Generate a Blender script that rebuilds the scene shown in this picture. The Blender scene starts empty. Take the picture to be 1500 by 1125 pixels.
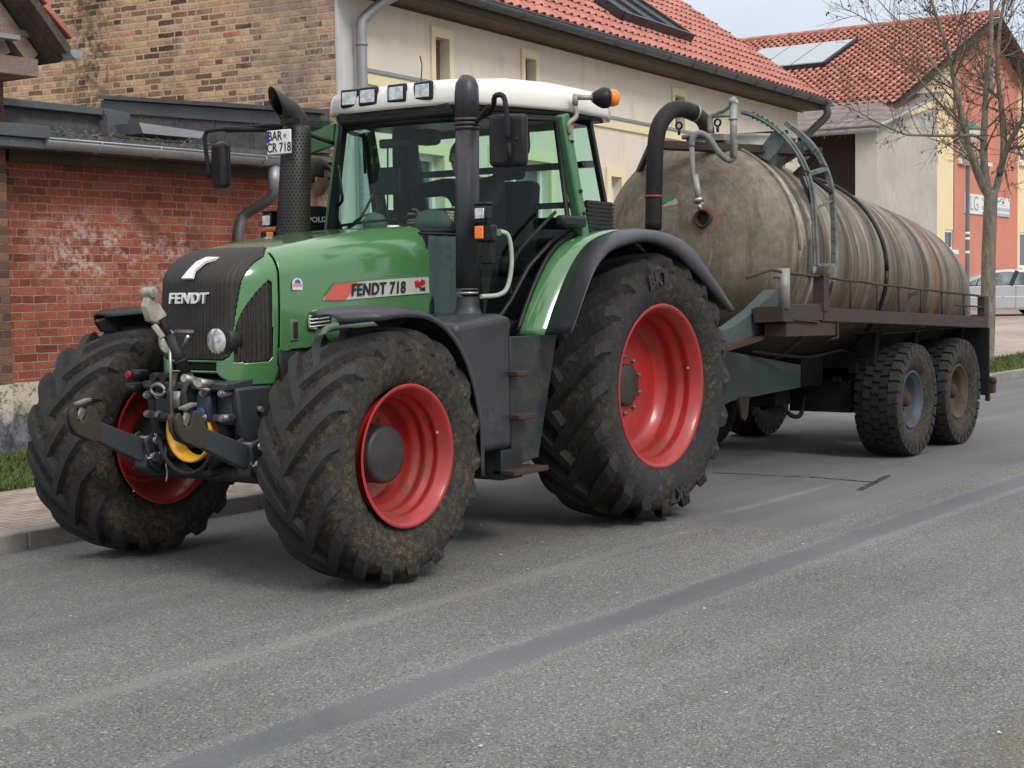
import bpy, bmesh, math, random
from mathutils import Vector, Matrix, Euler
random.seed(7)
sc = bpy.context.scene
COL = sc.collection
R = math.radians
PI = math.pi

# ------------------------------------------------------------------ camera
CAM = (9.14, 6.347, 1.554); YAW = 3.754; PIT = -.061; ROL = -.0138; FPX = 2325.0
_fw = Vector((math.cos(YAW)*math.cos(PIT), math.sin(YAW)*math.cos(PIT), math.sin(PIT)))
_r = _fw.cross(Vector((0, 0, 1))).normalized(); _u = _r.cross(_fw)
_r2 = math.cos(ROL)*_r+math.sin(ROL)*_u; _u2 = -math.sin(ROL)*_r+math.cos(ROL)*_u
def at(u, v, ax, val):
    """measured point of the photograph (1500 px wide) on a real plane of the place"""
    d = _fw+_r2*((u-750)/FPX)-_u2*((v-562.5)/FPX)
    i = 'xyz'.index(ax); t = (val-CAM[i])/d[i]
    return Vector(CAM)+d*t
cd = bpy.data.cameras.new('camera'); cam = bpy.data.objects.new('camera', cd); COL.objects.link(cam)
m = Matrix((_r2, _u2, -_fw)).transposed().to_4x4(); m.translation = Vector(CAM)
cam.matrix_world = m; cd.sensor_width = 36; cd.lens = FPX/1500*36; cd.clip_end = 2000; cd.clip_start = .1
sc.camera = cam

# ------------------------------------------------------------------ node helpers
class NT:
    def __init__(s, tree): s.t = tree; s.n = tree.nodes; s.l = tree.links
    def node(s, typ, **kw):
        n = s.n.new(typ)
        for k, v in kw.items(): setattr(n, k, v)
        return n
    def put(s, sock, v):
        if isinstance(v, bpy.types.NodeSocket): s.l.new(v, sock)
        else:
            if hasattr(sock.default_value, '__len__') and not hasattr(v, '__len__'): v = [v]*len(sock.default_value)
            if hasattr(sock.default_value, '__len__') and len(sock.default_value) == 4 and len(v) == 3: v = (*v, 1)
            sock.default_value = v
    def m(s, op, a, b=0.0, c=0.0, clamp=False):
        n = s.node('ShaderNodeMath', operation=op, use_clamp=clamp)
        s.put(n.inputs[0], a); s.put(n.inputs[1], b); s.put(n.inputs[2], c); return n.outputs[0]
    def mix(s, f, a, b, mode='MIX'):
        n = s.node('ShaderNodeMix', data_type='RGBA', blend_type=mode)
        s.put(n.inputs[0], f); s.put(n.inputs[6], a); s.put(n.inputs[7], b); return n.outputs[2]
    def noise(s, vec, scale, detail=4, rough=.55, dist=0):
        n = s.node('ShaderNodeTexNoise'); s.put(n.inputs['Vector'], vec); n.inputs['Scale'].default_value = scale
        n.inputs['Detail'].default_value = detail; n.inputs['Roughness'].default_value = rough
        n.inputs['Distortion'].default_value = dist; return n.outputs['Fac']
    def vor(s, vec, scale, feature='F1', out='Distance'):
        n = s.node('ShaderNodeTexVoronoi', feature=feature); s.put(n.inputs['Vector'], vec)
        n.inputs['Scale'].default_value = scale; return n.outputs[out]
    def ramp(s, f, stops, interp='LINEAR'):
        n = s.node('ShaderNodeValToRGB'); cr = n.color_ramp; cr.interpolation = interp
        while len(cr.elements) < len(stops): cr.elements.new(.5)
        for e, (p, c) in zip(cr.elements, stops):
            e.position = p; e.color = (*c, 1) if hasattr(c, '__len__') else (c, c, c, 1)
        s.put(n.inputs[0], f); return n.outputs['Color']
    def rng(s, v, a, b, c=0.0, d=1.0):
        n = s.node('ShaderNodeMapRange'); s.put(n.inputs[0], v)
        for i, x in enumerate((a, b, c, d)): n.inputs[i+1].default_value = x
        return n.outputs[0]
    def map(s, vec, scale=(1, 1, 1), loc=(0, 0, 0)):
        n = s.node('ShaderNodeMapping'); s.put(n.inputs['Vector'], vec)
        n.inputs['Scale'].default_value = scale; n.inputs['Location'].default_value = loc; return n.outputs[0]
    def bump(s, h, strength=.3, dist=.01):
        n = s.node('ShaderNodeBump'); s.put(n.inputs['Height'], h)
        n.inputs['Strength'].default_value = strength; n.inputs['Distance'].default_value = dist
        return n.outputs[0]
MATS = {}
def mat(name, fn):
    if name in MATS: return MATS[name]
    mm = bpy.data.materials.new(name); mm.use_nodes = True
    t = NT(mm.node_tree); b = mm.node_tree.nodes['Principled BSDF']
    tc = t.node('ShaderNodeTexCoord').outputs['Object']
    fn(t, b, tc); MATS[name] = mm; return mm

def pm(name, col, rough=.5, metal=0., dirt=.25, dcol=(.10, .08, .055), scale=3., var=.12, bump=.0, coat=0., spec=.5):
    """painted or plain surface with uneven tone, dust and fine grain"""
    def fn(t, b, tc):
        n1 = t.noise(tc, scale, 6, .6); n2 = t.noise(tc, scale*9, 5, .65); n3 = t.noise(tc, scale*60, 3)
        f = t.m('MULTIPLY', t.rng(n1, .38, .72), t.rng(n2, .3, .75))
        f = t.m('MULTIPLY', f, dirt*2.2, clamp=True)
        v = t.rng(n2, .25, .75, 1-var, 1+var)
        c = t.mix(1., col, t.node_v(v), 'MULTIPLY')
        c = t.mix(f, c, dcol)
        t.put(b.inputs['Base Color'], c)
        t.put(b.inputs['Roughness'], t.m('ADD', rough, t.m('ADD', t.m('MULTIPLY', f, .4), t.rng(n3, .3, .7, -.04, .04)), clamp=True))
        b.inputs['Metallic'].default_value = metal
        b.inputs['Specular IOR Level'].default_value = spec
        if coat: b.inputs['Coat Weight'].default_value = coat; b.inputs['Coat Roughness'].default_value = .08
        if bump: t.put(b.inputs['Normal'], t.bump(t.m('ADD', n2, t.m('MULTIPLY', n3, .6)), bump, .006))
    return mat(name, fn)
def _nv(s, v):
    n = s.node('ShaderNodeCombineColor'); 
    for i in range(3): s.put(n.inputs[i], v)
    return n.outputs[0]
NT.node_v = _nv

# ------------------------------------------------------------------ mesh builder
class MB:
    def __init__(s): s.v = []; s.f = []; s.sm = []; s.mi = []; s.cur = 0
    def add(s, vs, fs, smooth=False):
        o = len(s.v); s.v += [tuple(p) for p in vs]
        for f in fs: s.f.append([i+o for i in f]); s.sm.append(smooth); s.mi.append(s.cur)
        return s
    def box(s, c, d, rot=None):
        x, y, z = d[0]/2, d[1]/2, d[2]/2
        vs = [Vector((i*x, j*y, k*z)) for i in (-1, 1) for j in (-1, 1) for k in (-1, 1)]
        if rot is not None:
            q = rot if isinstance(rot, Matrix) else Euler(rot).to_matrix(); vs = [q@p for p in vs]
        return s.add([p+Vector(c) for p in vs], [(0, 1, 3, 2), (4, 6, 7, 5), (0, 4, 5, 1), (2, 3, 7, 6), (0, 2, 6, 4), (1, 5, 7, 3)])
    def box2(s, a, b): 
        return s.box([(p+q)/2 for p, q in zip(a, b)], [abs(p-q) for p, q in zip(a, b)])
    def beam(s, a, b, w, h, up=(0, 0, 1), w2=None, h2=None):
        a = Vector(a); b = Vector(b); d = (b-a).normalized(); up = Vector(up)
        if abs(d.dot(up)) > .99: up = Vector((1, 0, 0))
        r = d.cross(up).normalized(); u = r.cross(d); w2 = w2 or w; h2 = h2 or h
        vs = [a+r*(i*w/2)+u*(k*h/2) for i, k in ((-1, -1), (1, -1), (1, 1), (-1, 1))] + [b+r*(i*w2/2)+u*(k*h2/2) for i, k in ((-1, -1), (1, -1), (1, 1), (-1, 1))]
        return s.add(vs, [(3, 2, 1, 0), (4, 5, 6, 7), (0, 1, 5, 4), (1, 2, 6, 5), (2, 3, 7, 6), (3, 0, 4, 7)])
    def tube(s, path, r, n=10, caps=True, smooth=True):
        path = [Vector(p) for p in path]; rr = r if hasattr(r, '__len__') else [r]*len(path)
        rings = []; prev = None
        for i, p in enumerate(path):
            d = (path[min(i+1, len(path)-1)]-path[max(i-1, 0)])
            d = d.normalized() if d.length > 1e-9 else Vector((0, 0, 1))
            if prev is None:
                a = Vector((0, 0, 1)) if abs(d.z) < .9 else Vector((1, 0, 0)); x = d.cross(a).normalized()
            else:
                x = prev-d*prev.dot(d); x = x.normalized() if x.length > 1e-6 else d.orthogonal().normalized()
            prev = x; y = d.cross(x)
            rings.append([p+(x*math.cos(2*PI*k/n)+y*math.sin(2*PI*k/n))*rr[i] for k in range(n)])
        o = len(s.v); s.v += [tuple(q) for rg in rings for q in rg]
        for i in range(len(path)-1):
            for k in range(n):
                k2 = (k+1) % n; s.f.append([o+i*n+k, o+i*n+k2, o+(i+1)*n+k2, o+(i+1)*n+k]); s.sm.append(smooth); s.mi.append(s.cur)
        if caps:
            s.f.append([o+k for k in range(n)][::-1]); s.sm.append(False); s.mi.append(s.cur)
            e = o+(len(path)-1)*n; s.f.append([e+k for k in range(n)]); s.sm.append(False); s.mi.append(s.cur)
        return s
    def lathe(s, prof, origin=(0, 0, 0), axis='y', n=48, smooth=True, sc2=(1, 1)):
        """prof: (along axis, radius)"""
        o = len(s.v); O = Vector(origin)
        for a, r in prof:
            for k in range(n):
                c, q = r*math.cos(2*PI*k/n)*sc2[0], r*math.sin(2*PI*k/n)*sc2[1]
                p = {'y': (c, a, q), 'x': (a, c, q), 'z': (c, q, a)}[axis]; s.v.append(tuple(O+Vector(p)))
        for i in range(len(prof)-1):
            for k in range(n):
                k2 = (k+1) % n; f = [o+i*n+k, o+i*n+k2, o+(i+1)*n+k2, o+(i+1)*n+k]
                if axis == 'x' or axis == 'z': f = f[::-1]
                s.f.append(f); s.sm.append(smooth); s.mi.append(s.cur)
        return s
    def prism(s, poly, a, b, plane='xz', smooth=False):
        """extrude a 2d polygon from a to b along the remaining axis"""
        def P(p, t): return {'xz': (p[0], t, p[1]), 'xy': (p[0], p[1], t), 'yz': (t, p[0], p[1])}[plane]
        n = len(poly); vs = [P(p, a) for p in poly]+[P(p, b) for p in poly]
        fs = [list(range(n)), list(range(2*n-1, n-1, -1))]+[[i, i+n, (i+1) % n+n, (i+1) % n] for i in range(n)]
        return s.add(vs, fs, smooth)
    def loft(s, rows, smooth=True, thick=0.):
        o = len(s.v); m_ = len(rows[0]); n = len(rows)
        for rw in rows: s.v += [tuple(p) for p in rw]
        for i in range(n-1):
            for k in range(m_-1): s.f.append([o+i*m_+k, o+i*m_+k+1, o+(i+1)*m_+k+1, o+(i+1)*m_+k]); s.sm.append(smooth); s.mi.append(s.cur)
        return s
    def build(s, name, mats, parent=None, bevel=0, solid=0, seg=2, merge=False, off=-1):
        me = bpy.data.meshes.new(name); me.from_pydata(s.v, [], s.f)
        me.polygons.foreach_set('use_smooth', s.sm); me.polygons.foreach_set('material_index', s.mi)
        for q in (mats if isinstance(mats, (list, tuple)) else [mats]): me.materials.append(q)
        bm = bmesh.new(); bm.from_mesh(me)
        if merge: bmesh.ops.remove_doubles(bm, verts=bm.verts, dist=1e-4)
        bmesh.ops.recalc_face_normals(bm, faces=bm.faces); bm.to_mesh(me); bm.free()
        o = bpy.data.objects.new(name, me); COL.objects.link(o)
        if solid:
            q = o.modifiers.new('shell', 'SOLIDIFY'); q.thickness = solid; q.offset = off
        if bevel:
            q = o.modifiers.new('edge', 'BEVEL'); q.width = bevel; q.segments = seg; q.limit_method = 'ANGLE'; q.angle_limit = R(38)
            q.harden_normals = False
            for p in me.polygons: p.use_smooth = True
            me.set_sharp_from_angle(angle=R(38)) if hasattr(me, 'set_sharp_from_angle') else None
        attach(o, parent); return o
def attach(o, parent):
    if parent:
        o.parent = parent
        o.matrix_parent_inverse = Matrix.Translation(-Vector(parent.location)) if parent.type == 'EMPTY' else Matrix.Identity(4)
def tag(o, label=None, cat=None, group=None, kind=None):
    if label: o['label'] = label
    if cat: o['category'] = cat
    if group: o['group'] = group
    if kind: o['kind'] = kind
    return o
def thing(name, loc, label, cat, group=None):
    o = bpy.data.objects.new(name, None); COL.objects.link(o); o.location = loc; o.empty_display_size = .2
    return tag(o, label, cat, group)
def text(name, body, size, mats, loc, rot, parent, extrude=.002, bold=0., shear=0., sx=1., align='CENTER', bevel=0, space=1.):
    c = bpy.data.curves.new(name, 'FONT'); c.body = body; c.size = size; c.extrude = extrude; c.offset = bold; c.shear = shear
    c.align_x = align; c.align_y = 'CENTER'; c.bevel_depth = bevel; c.space_character = space; c.resolution_u = 4
    t = bpy.data.objects.new(name, c); COL.objects.link(t)
    dg = bpy.context.evaluated_depsgraph_get(); me = bpy.data.meshes.new_from_object(t.evaluated_get(dg))
    bpy.data.objects.remove(t); me.name = name
    M = Matrix.Translation(Vector(loc)) @ (rot if isinstance(rot, Matrix) else Euler(rot).to_matrix()).to_4x4() @ Matrix.Diagonal((sx, 1, 1, 1))
    me.transform(M); me.materials.clear(); me.materials.append(mats)
    o = bpy.data.objects.new(name, me); COL.objects.link(o); attach(o, parent); return o
def curve_pts(pts, n=24):
    """smooth Catmull-Rom through the points"""
    P = [Vector(p) for p in pts]; P = [P[0]*2-P[1]]+P+[P[-1]*2-P[-2]]; out = []
    segs = len(P)-3
    for i in range(segs):
        k = max(2, n//segs)
        for j in range(k):
            t = j/k; a, b, c, d = P[i:i+4]
            out.append(.5*((2*b)+(c-a)*t+(2*a-5*b+4*c-d)*t*t+(3*b-a-3*c+d)*t**3))
    out.append(P[-2]); return out
# orientation: text reading towards -X on a side that faces +Y
ROT_SIDE = Matrix(((-1, 0, 0), (0, 0, 1), (0, 1, 0)))       # text x -> -X, text y -> Z, normal -> +Y
ROT_FRONT = Matrix(((0, 0, 1), (1, 0, 0), (0, 1, 0)))       # text x -> +Y, text y -> Z, normal -> +X

# ------------------------------------------------------------------ materials
def brick_mat(name, stops, mortar, bw=.39, bh=.077, mw=.011, horiz='x', stain=None, rough=.9, wear=.35, light=None, mort_noise=.35, rag=.012):
    def fn(t, b, tc):
        sp = t.node('ShaderNodeSeparateXYZ'); t.put(sp.inputs[0], tc)
        wob = t.noise(tc, 9, 3)
        x = t.m('ADD', sp.outputs['XYZ'.index(horiz.upper())], t.m('MULTIPLY', t.m('SUBTRACT', t.noise(tc, 14, 3), .5), .02))
        z = t.m('ADD', sp.outputs[2], t.m('MULTIPLY', t.m('SUBTRACT', wob, .5), .022))
        zr = t.m('DIVIDE', z, bh); row = t.m('FLOOR', zr); fz = t.m('FRACT', zr)
        par = t.m('FRACT', t.m('MULTIPLY', row, .5))          # 0 or .5
        w1 = t.node('ShaderNodeTexWhiteNoise', noise_dimensions='1D'); t.put(w1.inputs['W'], row)
        xs = t.m('DIVIDE', t.m('ADD', t.m('ADD', x, t.m('MULTIPLY', par, bw)), t.m('MULTIPLY', w1.outputs['Value'], .06)), bw)
        per = t.m('FLOOR', xs); fx = t.m('FRACT', xs)
        hd = t.m('GREATER_THAN', fx, .667)
        # distance to brick ends in metres
        d1 = t.m('MULTIPLY', t.m('MINIMUM', fx, t.m('MINIMUM', t.m('ABSOLUTE', t.m('SUBTRACT', fx, .667)), t.m('SUBTRACT', 1., fx))), bw)
        d2 = t.m('MULTIPLY', t.m('MINIMUM', fz, t.m('SUBTRACT', 1., fz)), bh)
        d = t.m('ADD', t.m('MINIMUM', d1, d2), t.m('MULTIPLY', t.m('SUBTRACT', t.noise(tc, 48, 4, .7), .5), rag))
        brick = t.rng(d, mw*.35, mw*.62)
        cid = t.node('ShaderNodeCombineXYZ'); t.put(cid.inputs[0], t.m('ADD', t.m('MULTIPLY', per, 2.), hd)); t.put(cid.inputs[1], row)
        wn = t.node('ShaderNodeTexWhiteNoise', noise_dimensions='3D'); t.put(wn.inputs['Vector'], cid.outputs[0])
        big = t.noise(tc, .9, 4)
        fac = t.m('ADD', t.m('MULTIPLY', wn.outputs['Value'], .8), t.m('MULTIPLY', t.rng(big, .3, .7), .2))
        c = t.ramp(fac, stops)
        n2 = t.noise(tc, 35, 5, .65); n3 = t.noise(tc, 120, 3)
        c = t.mix(1., c, t.node_v(t.rng(n2, .2, .8, 1-wear, 1+wear)), 'MULTIPLY')
        mo = t.mix(t.rng(n2, .35, .7), mortar, tuple(q*mort_noise for q in mortar))
        c = t.mix(brick, mo, c)
        if stain: c = stain(t, tc, sp, c)
        t.put(b.inputs['Base Color'], c); b.inputs['Roughness'].default_value = rough
        b.inputs['Specular IOR Level'].default_value = .25
        h = t.m('ADD', t.m('MULTIPLY', brick, 1.), t.m('ADD', t.m('MULTIPLY', n2, .7), t.m('MULTIPLY', n3, .25)))
        t.put(b.inputs['Normal'], t.bump(h, .9, .007))
    return mat(name, fn)
def red_stain_shade(t, tc, sp, c):
    # chalky whitish smears at shoulder height and dark damp patches
    X, Z = sp.outputs[0], sp.outputs[2]
    n = t.noise(t.map(tc, (1., 1., 1.6)), 3.2, 6, .7); n2 = t.noise(tc, 16, 5, .7)
    band = t.m('MULTIPLY', t.rng(t.m('ABSOLUTE', t.m('SUBTRACT', Z, 1.92)), .50, .15), t.rng(t.m('ABSOLUTE', t.m('ADD', X, 1.45)), 1.25, .7))
    f = t.m('MULTIPLY', band, t.m('MULTIPLY', t.rng(n, .46, .56), t.rng(n2, .42, .56)))
    c = t.mix(t.m('MULTIPLY', f, .65), c, (.60, .50, .45))
    n4 = t.noise(tc, 1.3, 5, .6)
    f2 = t.m('MULTIPLY', t.rng(n4, .54, .7), .75)
    c = t.mix(f2, c, (.085, .035, .026))
    # shade under the eaves painted into the brick colour, with a ragged edge
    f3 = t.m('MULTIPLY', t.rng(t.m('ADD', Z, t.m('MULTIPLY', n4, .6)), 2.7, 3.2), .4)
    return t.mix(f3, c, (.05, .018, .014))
def gable_stain(t, tc, sp, c):
    Y, Z = sp.outputs[1], sp.outputs[2]
    n = t.noise(tc, 1.6, 6, .65); n2 = t.noise(tc, 11, 5, .7)
    # grey mortar smear next to the corner
    f = t.m('MULTIPLY', t.rng(Y, -7.0, -6.4), t.rng(t.m('ADD', n2, t.m('MULTIPLY', n, .5)), .66, .84))
    c = t.mix(t.m('MULTIPLY', f, .8), c, (.42, .37, .31))
    f2 = t.m('MULTIPLY', t.rng(t.m('ABSOLUTE', t.m('ADD', Y, t.m('ADD', 8.6, n))), .6, .1), t.rng(n2, .4, .6))
    c = t.mix(t.m('MULTIPLY', f2, .8), c, (.045, .038, .033))
    f3 = t.m('MULTIPLY', t.rng(n, .50, .68), .45)
    return t.mix(1., t.mix(f3, c, (.12, .10, .075)), (.96, .90, .87), 'MULTIPLY')
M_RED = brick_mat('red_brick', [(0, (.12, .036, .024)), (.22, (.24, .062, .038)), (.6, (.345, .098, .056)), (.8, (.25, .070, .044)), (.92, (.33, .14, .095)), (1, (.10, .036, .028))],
                  (.38, .29, .235), stain=red_stain_shade, wear=.5, mort_noise=.6)
M_OLD = brick_mat('yellow_brick', [(.05, (.06, .042, .034)), (.16, (.15, .10, .066)), (.27, (.28, .19, .11)), (.38, (.52, .37, .19)), (.5, (.66, .49, .27)), (.6, (.42, .29, .18)), (.68, (.58, .36, .21)), (.76, (.30, .17, .13)), (.83, (.58, .45, .31)), (.89, (.46, .18, .115)), (.94, (.20, .13, .10))],
                  (.68, .57, .41), horiz='y', stain=gable_stain, bh=.0745, wear=.6, mw=.020, mort_noise=.7, rag=.026)
M_DKB = brick_mat('dark_brick', [(0, (.07, .045, .035)), (.5, (.16, .09, .065)), (1, (.24, .13, .09))], (.22, .18, .15))

def f_asphalt(t, b, tc):
    sp = t.node('ShaderNodeSeparateXYZ'); t.put(sp.inputs[0], tc); X, Y = sp.outputs[0], sp.outputs[1]
    wob = t.m('MULTIPLY', t.m('SUBTRACT', t.noise(tc, 3, 5, .6), .5), .12)
    wob2 = t.m('MULTIPLY', t.m('SUBTRACT', t.noise(tc, 45, 3, .6), .5), .05)
    Yw = t.m('ADD', Y, t.m('ADD', wob, wob2))
    v = t.node('ShaderNodeTexVoronoi'); t.put(v.inputs['Vector'], tc); v.inputs['Scale'].default_value = 125
    vs = t.node('ShaderNodeSeparateColor'); t.put(vs.inputs[0], v.outputs['Color'])
    big = t.noise(tc, .55, 5, .55); mid = t.noise(tc, 7, 5, .6); fin = t.noise(tc, 70, 4, .7); fin2 = t.noise(tc, 230, 2, .6)
    coarse = t.ramp(vs.outputs[0], [(0, (.07, .068, .064)), (.12, (.14, .137, .132)), (.5, (.188, .185, .179)), (.88, (.228, .224, .215)), (.96, (.30, .29, .27)), (1, (.48, .46, .41))])
    pitl = t.m('ADD', .27, t.m('MULTIPLY', t.rng(t.noise(tc, 1.1, 4, .6), .35, .65), .17)); pit = t.m('DIVIDE', t.m('SUBTRACT', fin, t.m('SUBTRACT', pitl, .03)), .09, clamp=True)                                 # dark gaps between the stones
    coarse = t.mix(pit, (.07, .067, .06), coarse)
    smooth = t.ramp(fin, [(.2, .105), (.5, .135), (.8, .165)])
    # fine lane surface under the wheels, coarse worn surface elsewhere
    sm = t.m('MAXIMUM', t.m('MULTIPLY', t.rng(Yw, .95, .55), t.rng(X, 3.2, 1.6, .2, 1.)), t.m('MULTIPLY', t.rng(Yw, 2.15, 2.08), t.rng(t.m('ADD', X, t.m('MULTIPLY', wob, 2.)), .06, -.10)))
    c = t.mix(t.m('MULTIPLY', sm, .82), coarse, smooth)
    # joint filled with smooth bitumen
    band = t.m('MULTIPLY', t.rng(Yw, 2.415, 2.45), t.rng(Yw, 2.65, 2.615))
    c = t.mix(t.m('MULTIPLY', band, .85), c, t.mix(fin2, (.098, .100, .106), (.128, .130, .137)))
    # pale worn seams either side
    l1 = t.m('MAXIMUM', t.m('MULTIPLY', t.rng(t.m('ABSOLUTE', t.m('SUBTRACT', Yw, 1.54)), .075, .035), t.rng(X, -.2, .4)), t.m('MULTIPLY', t.rng(t.m('ABSOLUTE', t.m('SUBTRACT', Yw, 1.365)), .05, .015), t.m('MULTIPLY', t.rng(X, -.3, -.6), t.rng(X, -2.4, -2.0))))
    l2 = t.rng(t.m('ABSOLUTE', t.m('SUBTRACT', Yw, 2.68)), .05, .01)
    l3 = t.rng(t.m('ABSOLUTE', t.m('SUBTRACT', Yw, 2.39)), .04, .01)
    ll = t.m('MULTIPLY', t.m('MAXIMUM', l1, t.m('MULTIPLY', t.m('MAXIMUM', l2, l3), .7)), t.rng(mid, .3, .6, .18, .5))
    c = t.mix(ll, c, (.27, .265, .25))
    strk = t.noise(t.map(tc, (.12, 1.6, 1)), 2.2, 4, .5)
    c = t.mix(1., c, t.node_v(t.m('MULTIPLY', t.rng(big, .3, .7, .84, 1.16), t.rng(strk, .3, .7, .9, 1.12))), 'MULTIPLY')
    c = t.mix(t.m('MULTIPLY', t.rng(mid, .5, .75), .35), c, (.17, .155, .135))
    # gravelly, mossy edge at the near side
    e = t.rng(t.m('ADD', Y, t.m('MULTIPLY', t.noise(tc, 5, 5, .7), .9)), 5.02, 5.3)
    ec = t.ramp(fin, [(.3, (.03, .03, .018)), (.5, (.14, .12, .07)), (.7, (.38, .34, .27))])
    c = t.mix(t.m('MULTIPLY', e, t.rng(mid, .28, .42)), c, ec)
    t.put(b.inputs['Base Color'], c)
    t.put(b.inputs['Roughness'], t.m('SUBTRACT', .9, t.m('MULTIPLY', band, .18)))
    b.inputs['Specular IOR Level'].default_value = .35
    h = t.m('ADD', t.m('MULTIPLY', v.outputs['Distance'], -2.), t.m('ADD', t.m('MULTIPLY', fin, 1.2), fin2))
    hs = t.m('MULTIPLY', h, t.m('SUBTRACT', 1., t.m('MULTIPLY', t.m('MAXIMUM', sm, band), .6)))
    t.put(b.inputs['Normal'], t.bump(hs, .8, .005))
M_ASPH = mat('asphalt', f_asphalt)
def f_pav(t, b, tc):
    n = t.node('ShaderNodeTexBrick'); t.put(n.inputs['Vector'], tc); n.offset = .5
    for k, q in (('Scale', 1.), ('Mortar Size', .005), ('Brick Width', .2), ('Row Height', .1), ('Mortar Smooth', .1), ('Bias', 0.)): n.inputs[k].default_value = q
    n.inputs['Color1'].default_value = (.36, .29, .24, 1); n.inputs['Color2'].default_value = (.48, .41, .34, 1); n.inputs['Mortar'].default_value = (.13, .10, .08, 1)
    n1 = t.noise(tc, 2.2, 5); n2 = t.noise(tc, 60, 4, .7)
    c = t.mix(1., n.outputs['Color'], t.node_v(t.m('ADD', t.rng(n1, .3, .7, .72, 1.05), t.rng(n2, .3, .7, -.14, .14))), 'MULTIPLY')
    t.put(b.inputs['Base Color'], c); b.inputs['Roughness'].default_value = .9
    t.put(b.inputs['Normal'], t.bump(t.m('ADD', t.m('MULTIPLY', n.outputs['Fac'], -1.), t.m('MULTIPLY', n2, .5)), .6, .005))
M_PAV = mat('paving', f_pav)
def f_ground(t, b, tc):
    n1 = t.noise(tc, .35, 5); n2 = t.noise(tc, 5, 6, .7); n3 = t.noise(tc, 40, 4, .7)
    c = t.ramp(t.m('ADD', t.m('MULTIPLY', n1, .5), t.m('MULTIPLY', n2, .5)), [(.3, (.19, .15, .12)), (.5, (.33, .27, .22)), (.7, (.45, .40, .34))])
    c = t.mix(1., c, t.node_v(t.rng(n3, .3, .7, .75, 1.25)), 'MULTIPLY')
    t.put(b.inputs['Base Color'], c); b.inputs['Roughness'].default_value = .95; t.put(b.inputs['Normal'], t.bump(n3, .5, .01))
M_GROUND = mat('bare_ground', f_ground)
M_KERB = pm('kerb_stone', (.27, .255, .235), .9, dirt=.5, dcol=(.10, .09, .075), scale=4, var=.3, bump=.6)
def f_grass(t, b, tc):
    n = t.noise(tc, 6, 4); n2 = t.noise(tc, 50, 2)
    c = t.ramp(t.m('ADD', t.m('MULTIPLY', n, .5), t.m('MULTIPLY', n2, .5)), [(.35, (.03, .05, .014)), (.47, (.065, .10, .026)), (.56, (.13, .16, .05)), (.66, (.24, .21, .11))])
    t.put(b.inputs['Base Color'], c); b.inputs['Roughness'].default_value = .7; b.inputs['Specular IOR Level'].default_value = .2
M_GRASS = mat('grass', f_grass)
def stucco(name, col, blot=.1, grain=.08, sc_=1.2, dirty=(.25, .22, .18), da=.45):
    def fn(t, b, tc):
        n1 = t.noise(tc, sc_, 6, .6); n2 = t.noise(t.map(tc, (1, 1, .25)), 5, 5, .65); n3 = t.noise(tc, 110, 3, .7)
        c = t.mix(1., col, t.node_v(t.m('ADD', t.rng(n1, .3, .7, 1-blot, 1+blot), t.rng(n3, .3, .7, -grain, grain))), 'MULTIPLY')
        c = t.mix(t.m('MULTIPLY', t.m('MULTIPLY', t.rng(n2, .5, .75), t.rng(n1, .4, .65)), da), c, dirty)
        t.put(b.inputs['Base Color'], c); b.inputs['Roughness'].default_value = .92; b.inputs['Specular IOR Level'].default_value = .2
        t.put(b.inputs['Normal'], t.bump(t.m('ADD', n3, n2), .35, .006))
    return mat(name, fn)
M_CREAM = stucco('beige_render', (.70, .63, .525), .05, .05)
M_TRIM = stucco('cream_trim', (.76, .68, .44), .03, .03, da=.1)
M_GREYW = stucco('grey_render', (.44, .42, .385), .14, .05, dirty=(.2, .19, .175), da=.45)
M_YELL = stucco('yellow_render', (.80, .67, .40), .04, .03, da=.15)
M_ORNG = stucco('terracotta_render', (.58, .235, .165), .05, .03, da=.1)
def tilem(name, cols):
    def fn(t, b, tc):
        n1 = t.noise(tc, 2.5, 5, .6); n2 = t.noise(tc, 14, 5, .7); n3 = t.noise(tc, 90, 3)
        v = t.node('ShaderNodeTexWhiteNoise', noise_dimensions='3D')
        sn = t.node('ShaderNodeVectorMath', operation='SNAP'); t.put(sn.inputs[0], tc); sn.inputs[1].default_value = (.22, .22, .22)
        t.put(v.inputs['Vector'], sn.outputs[0])
        f = t.m('ADD', t.m('MULTIPLY', v.outputs['Value'], .35), t.m('MULTIPLY', t.m('ADD', n1, n2), .35))
        c = t.ramp(f, cols)
        c = t.mix(t.m('MULTIPLY', t.rng(n2, .55, .75), .25), c, (.09, .05, .04))
        t.put(b.inputs['Base Color'], c); b.inputs['Roughness'].default_value = .75
        t.put(b.inputs['Normal'], t.bump(n3, .3, .005))
    return mat(name, fn)
M_TILE = tilem('red_roof_tile', [(.25, (.31, .105, .072)), (.5, (.42, .15, .108)), (.75, (.50, .205, .155))])
M_TILE2 = tilem('worn_roof_tile', [(.25, (.24, .08, .052)), (.5, (.39, .14, .095)), (.75, (.52, .24, .18))])
def f_annex(t, b, tc):
    sp = t.node('ShaderNodeSeparateXYZ'); t.put(sp.inputs[0], tc)
    n = t.noise(tc, 3, 5); n2 = t.noise(tc, 20, 4)
    st = t.m('FRACT', t.m('MULTIPLY', sp.outputs[2], 5.))
    c = t.ramp(t.m('ADD', t.m('MULTIPLY', n, .6), t.m('MULTIPLY', n2, .4)), [(.3, (.11, .078, .07)), (.5, (.19, .145, .133)), (.7, (.29, .25, .235))])
    c = t.mix(t.rng(st, .86, .98), c, (.05, .03, .028))
    t.put(b.inputs['Base Color'], c); b.inputs['Roughness'].default_value = .8
M_ANX = mat('faded_roofing', f_annex)
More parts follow.
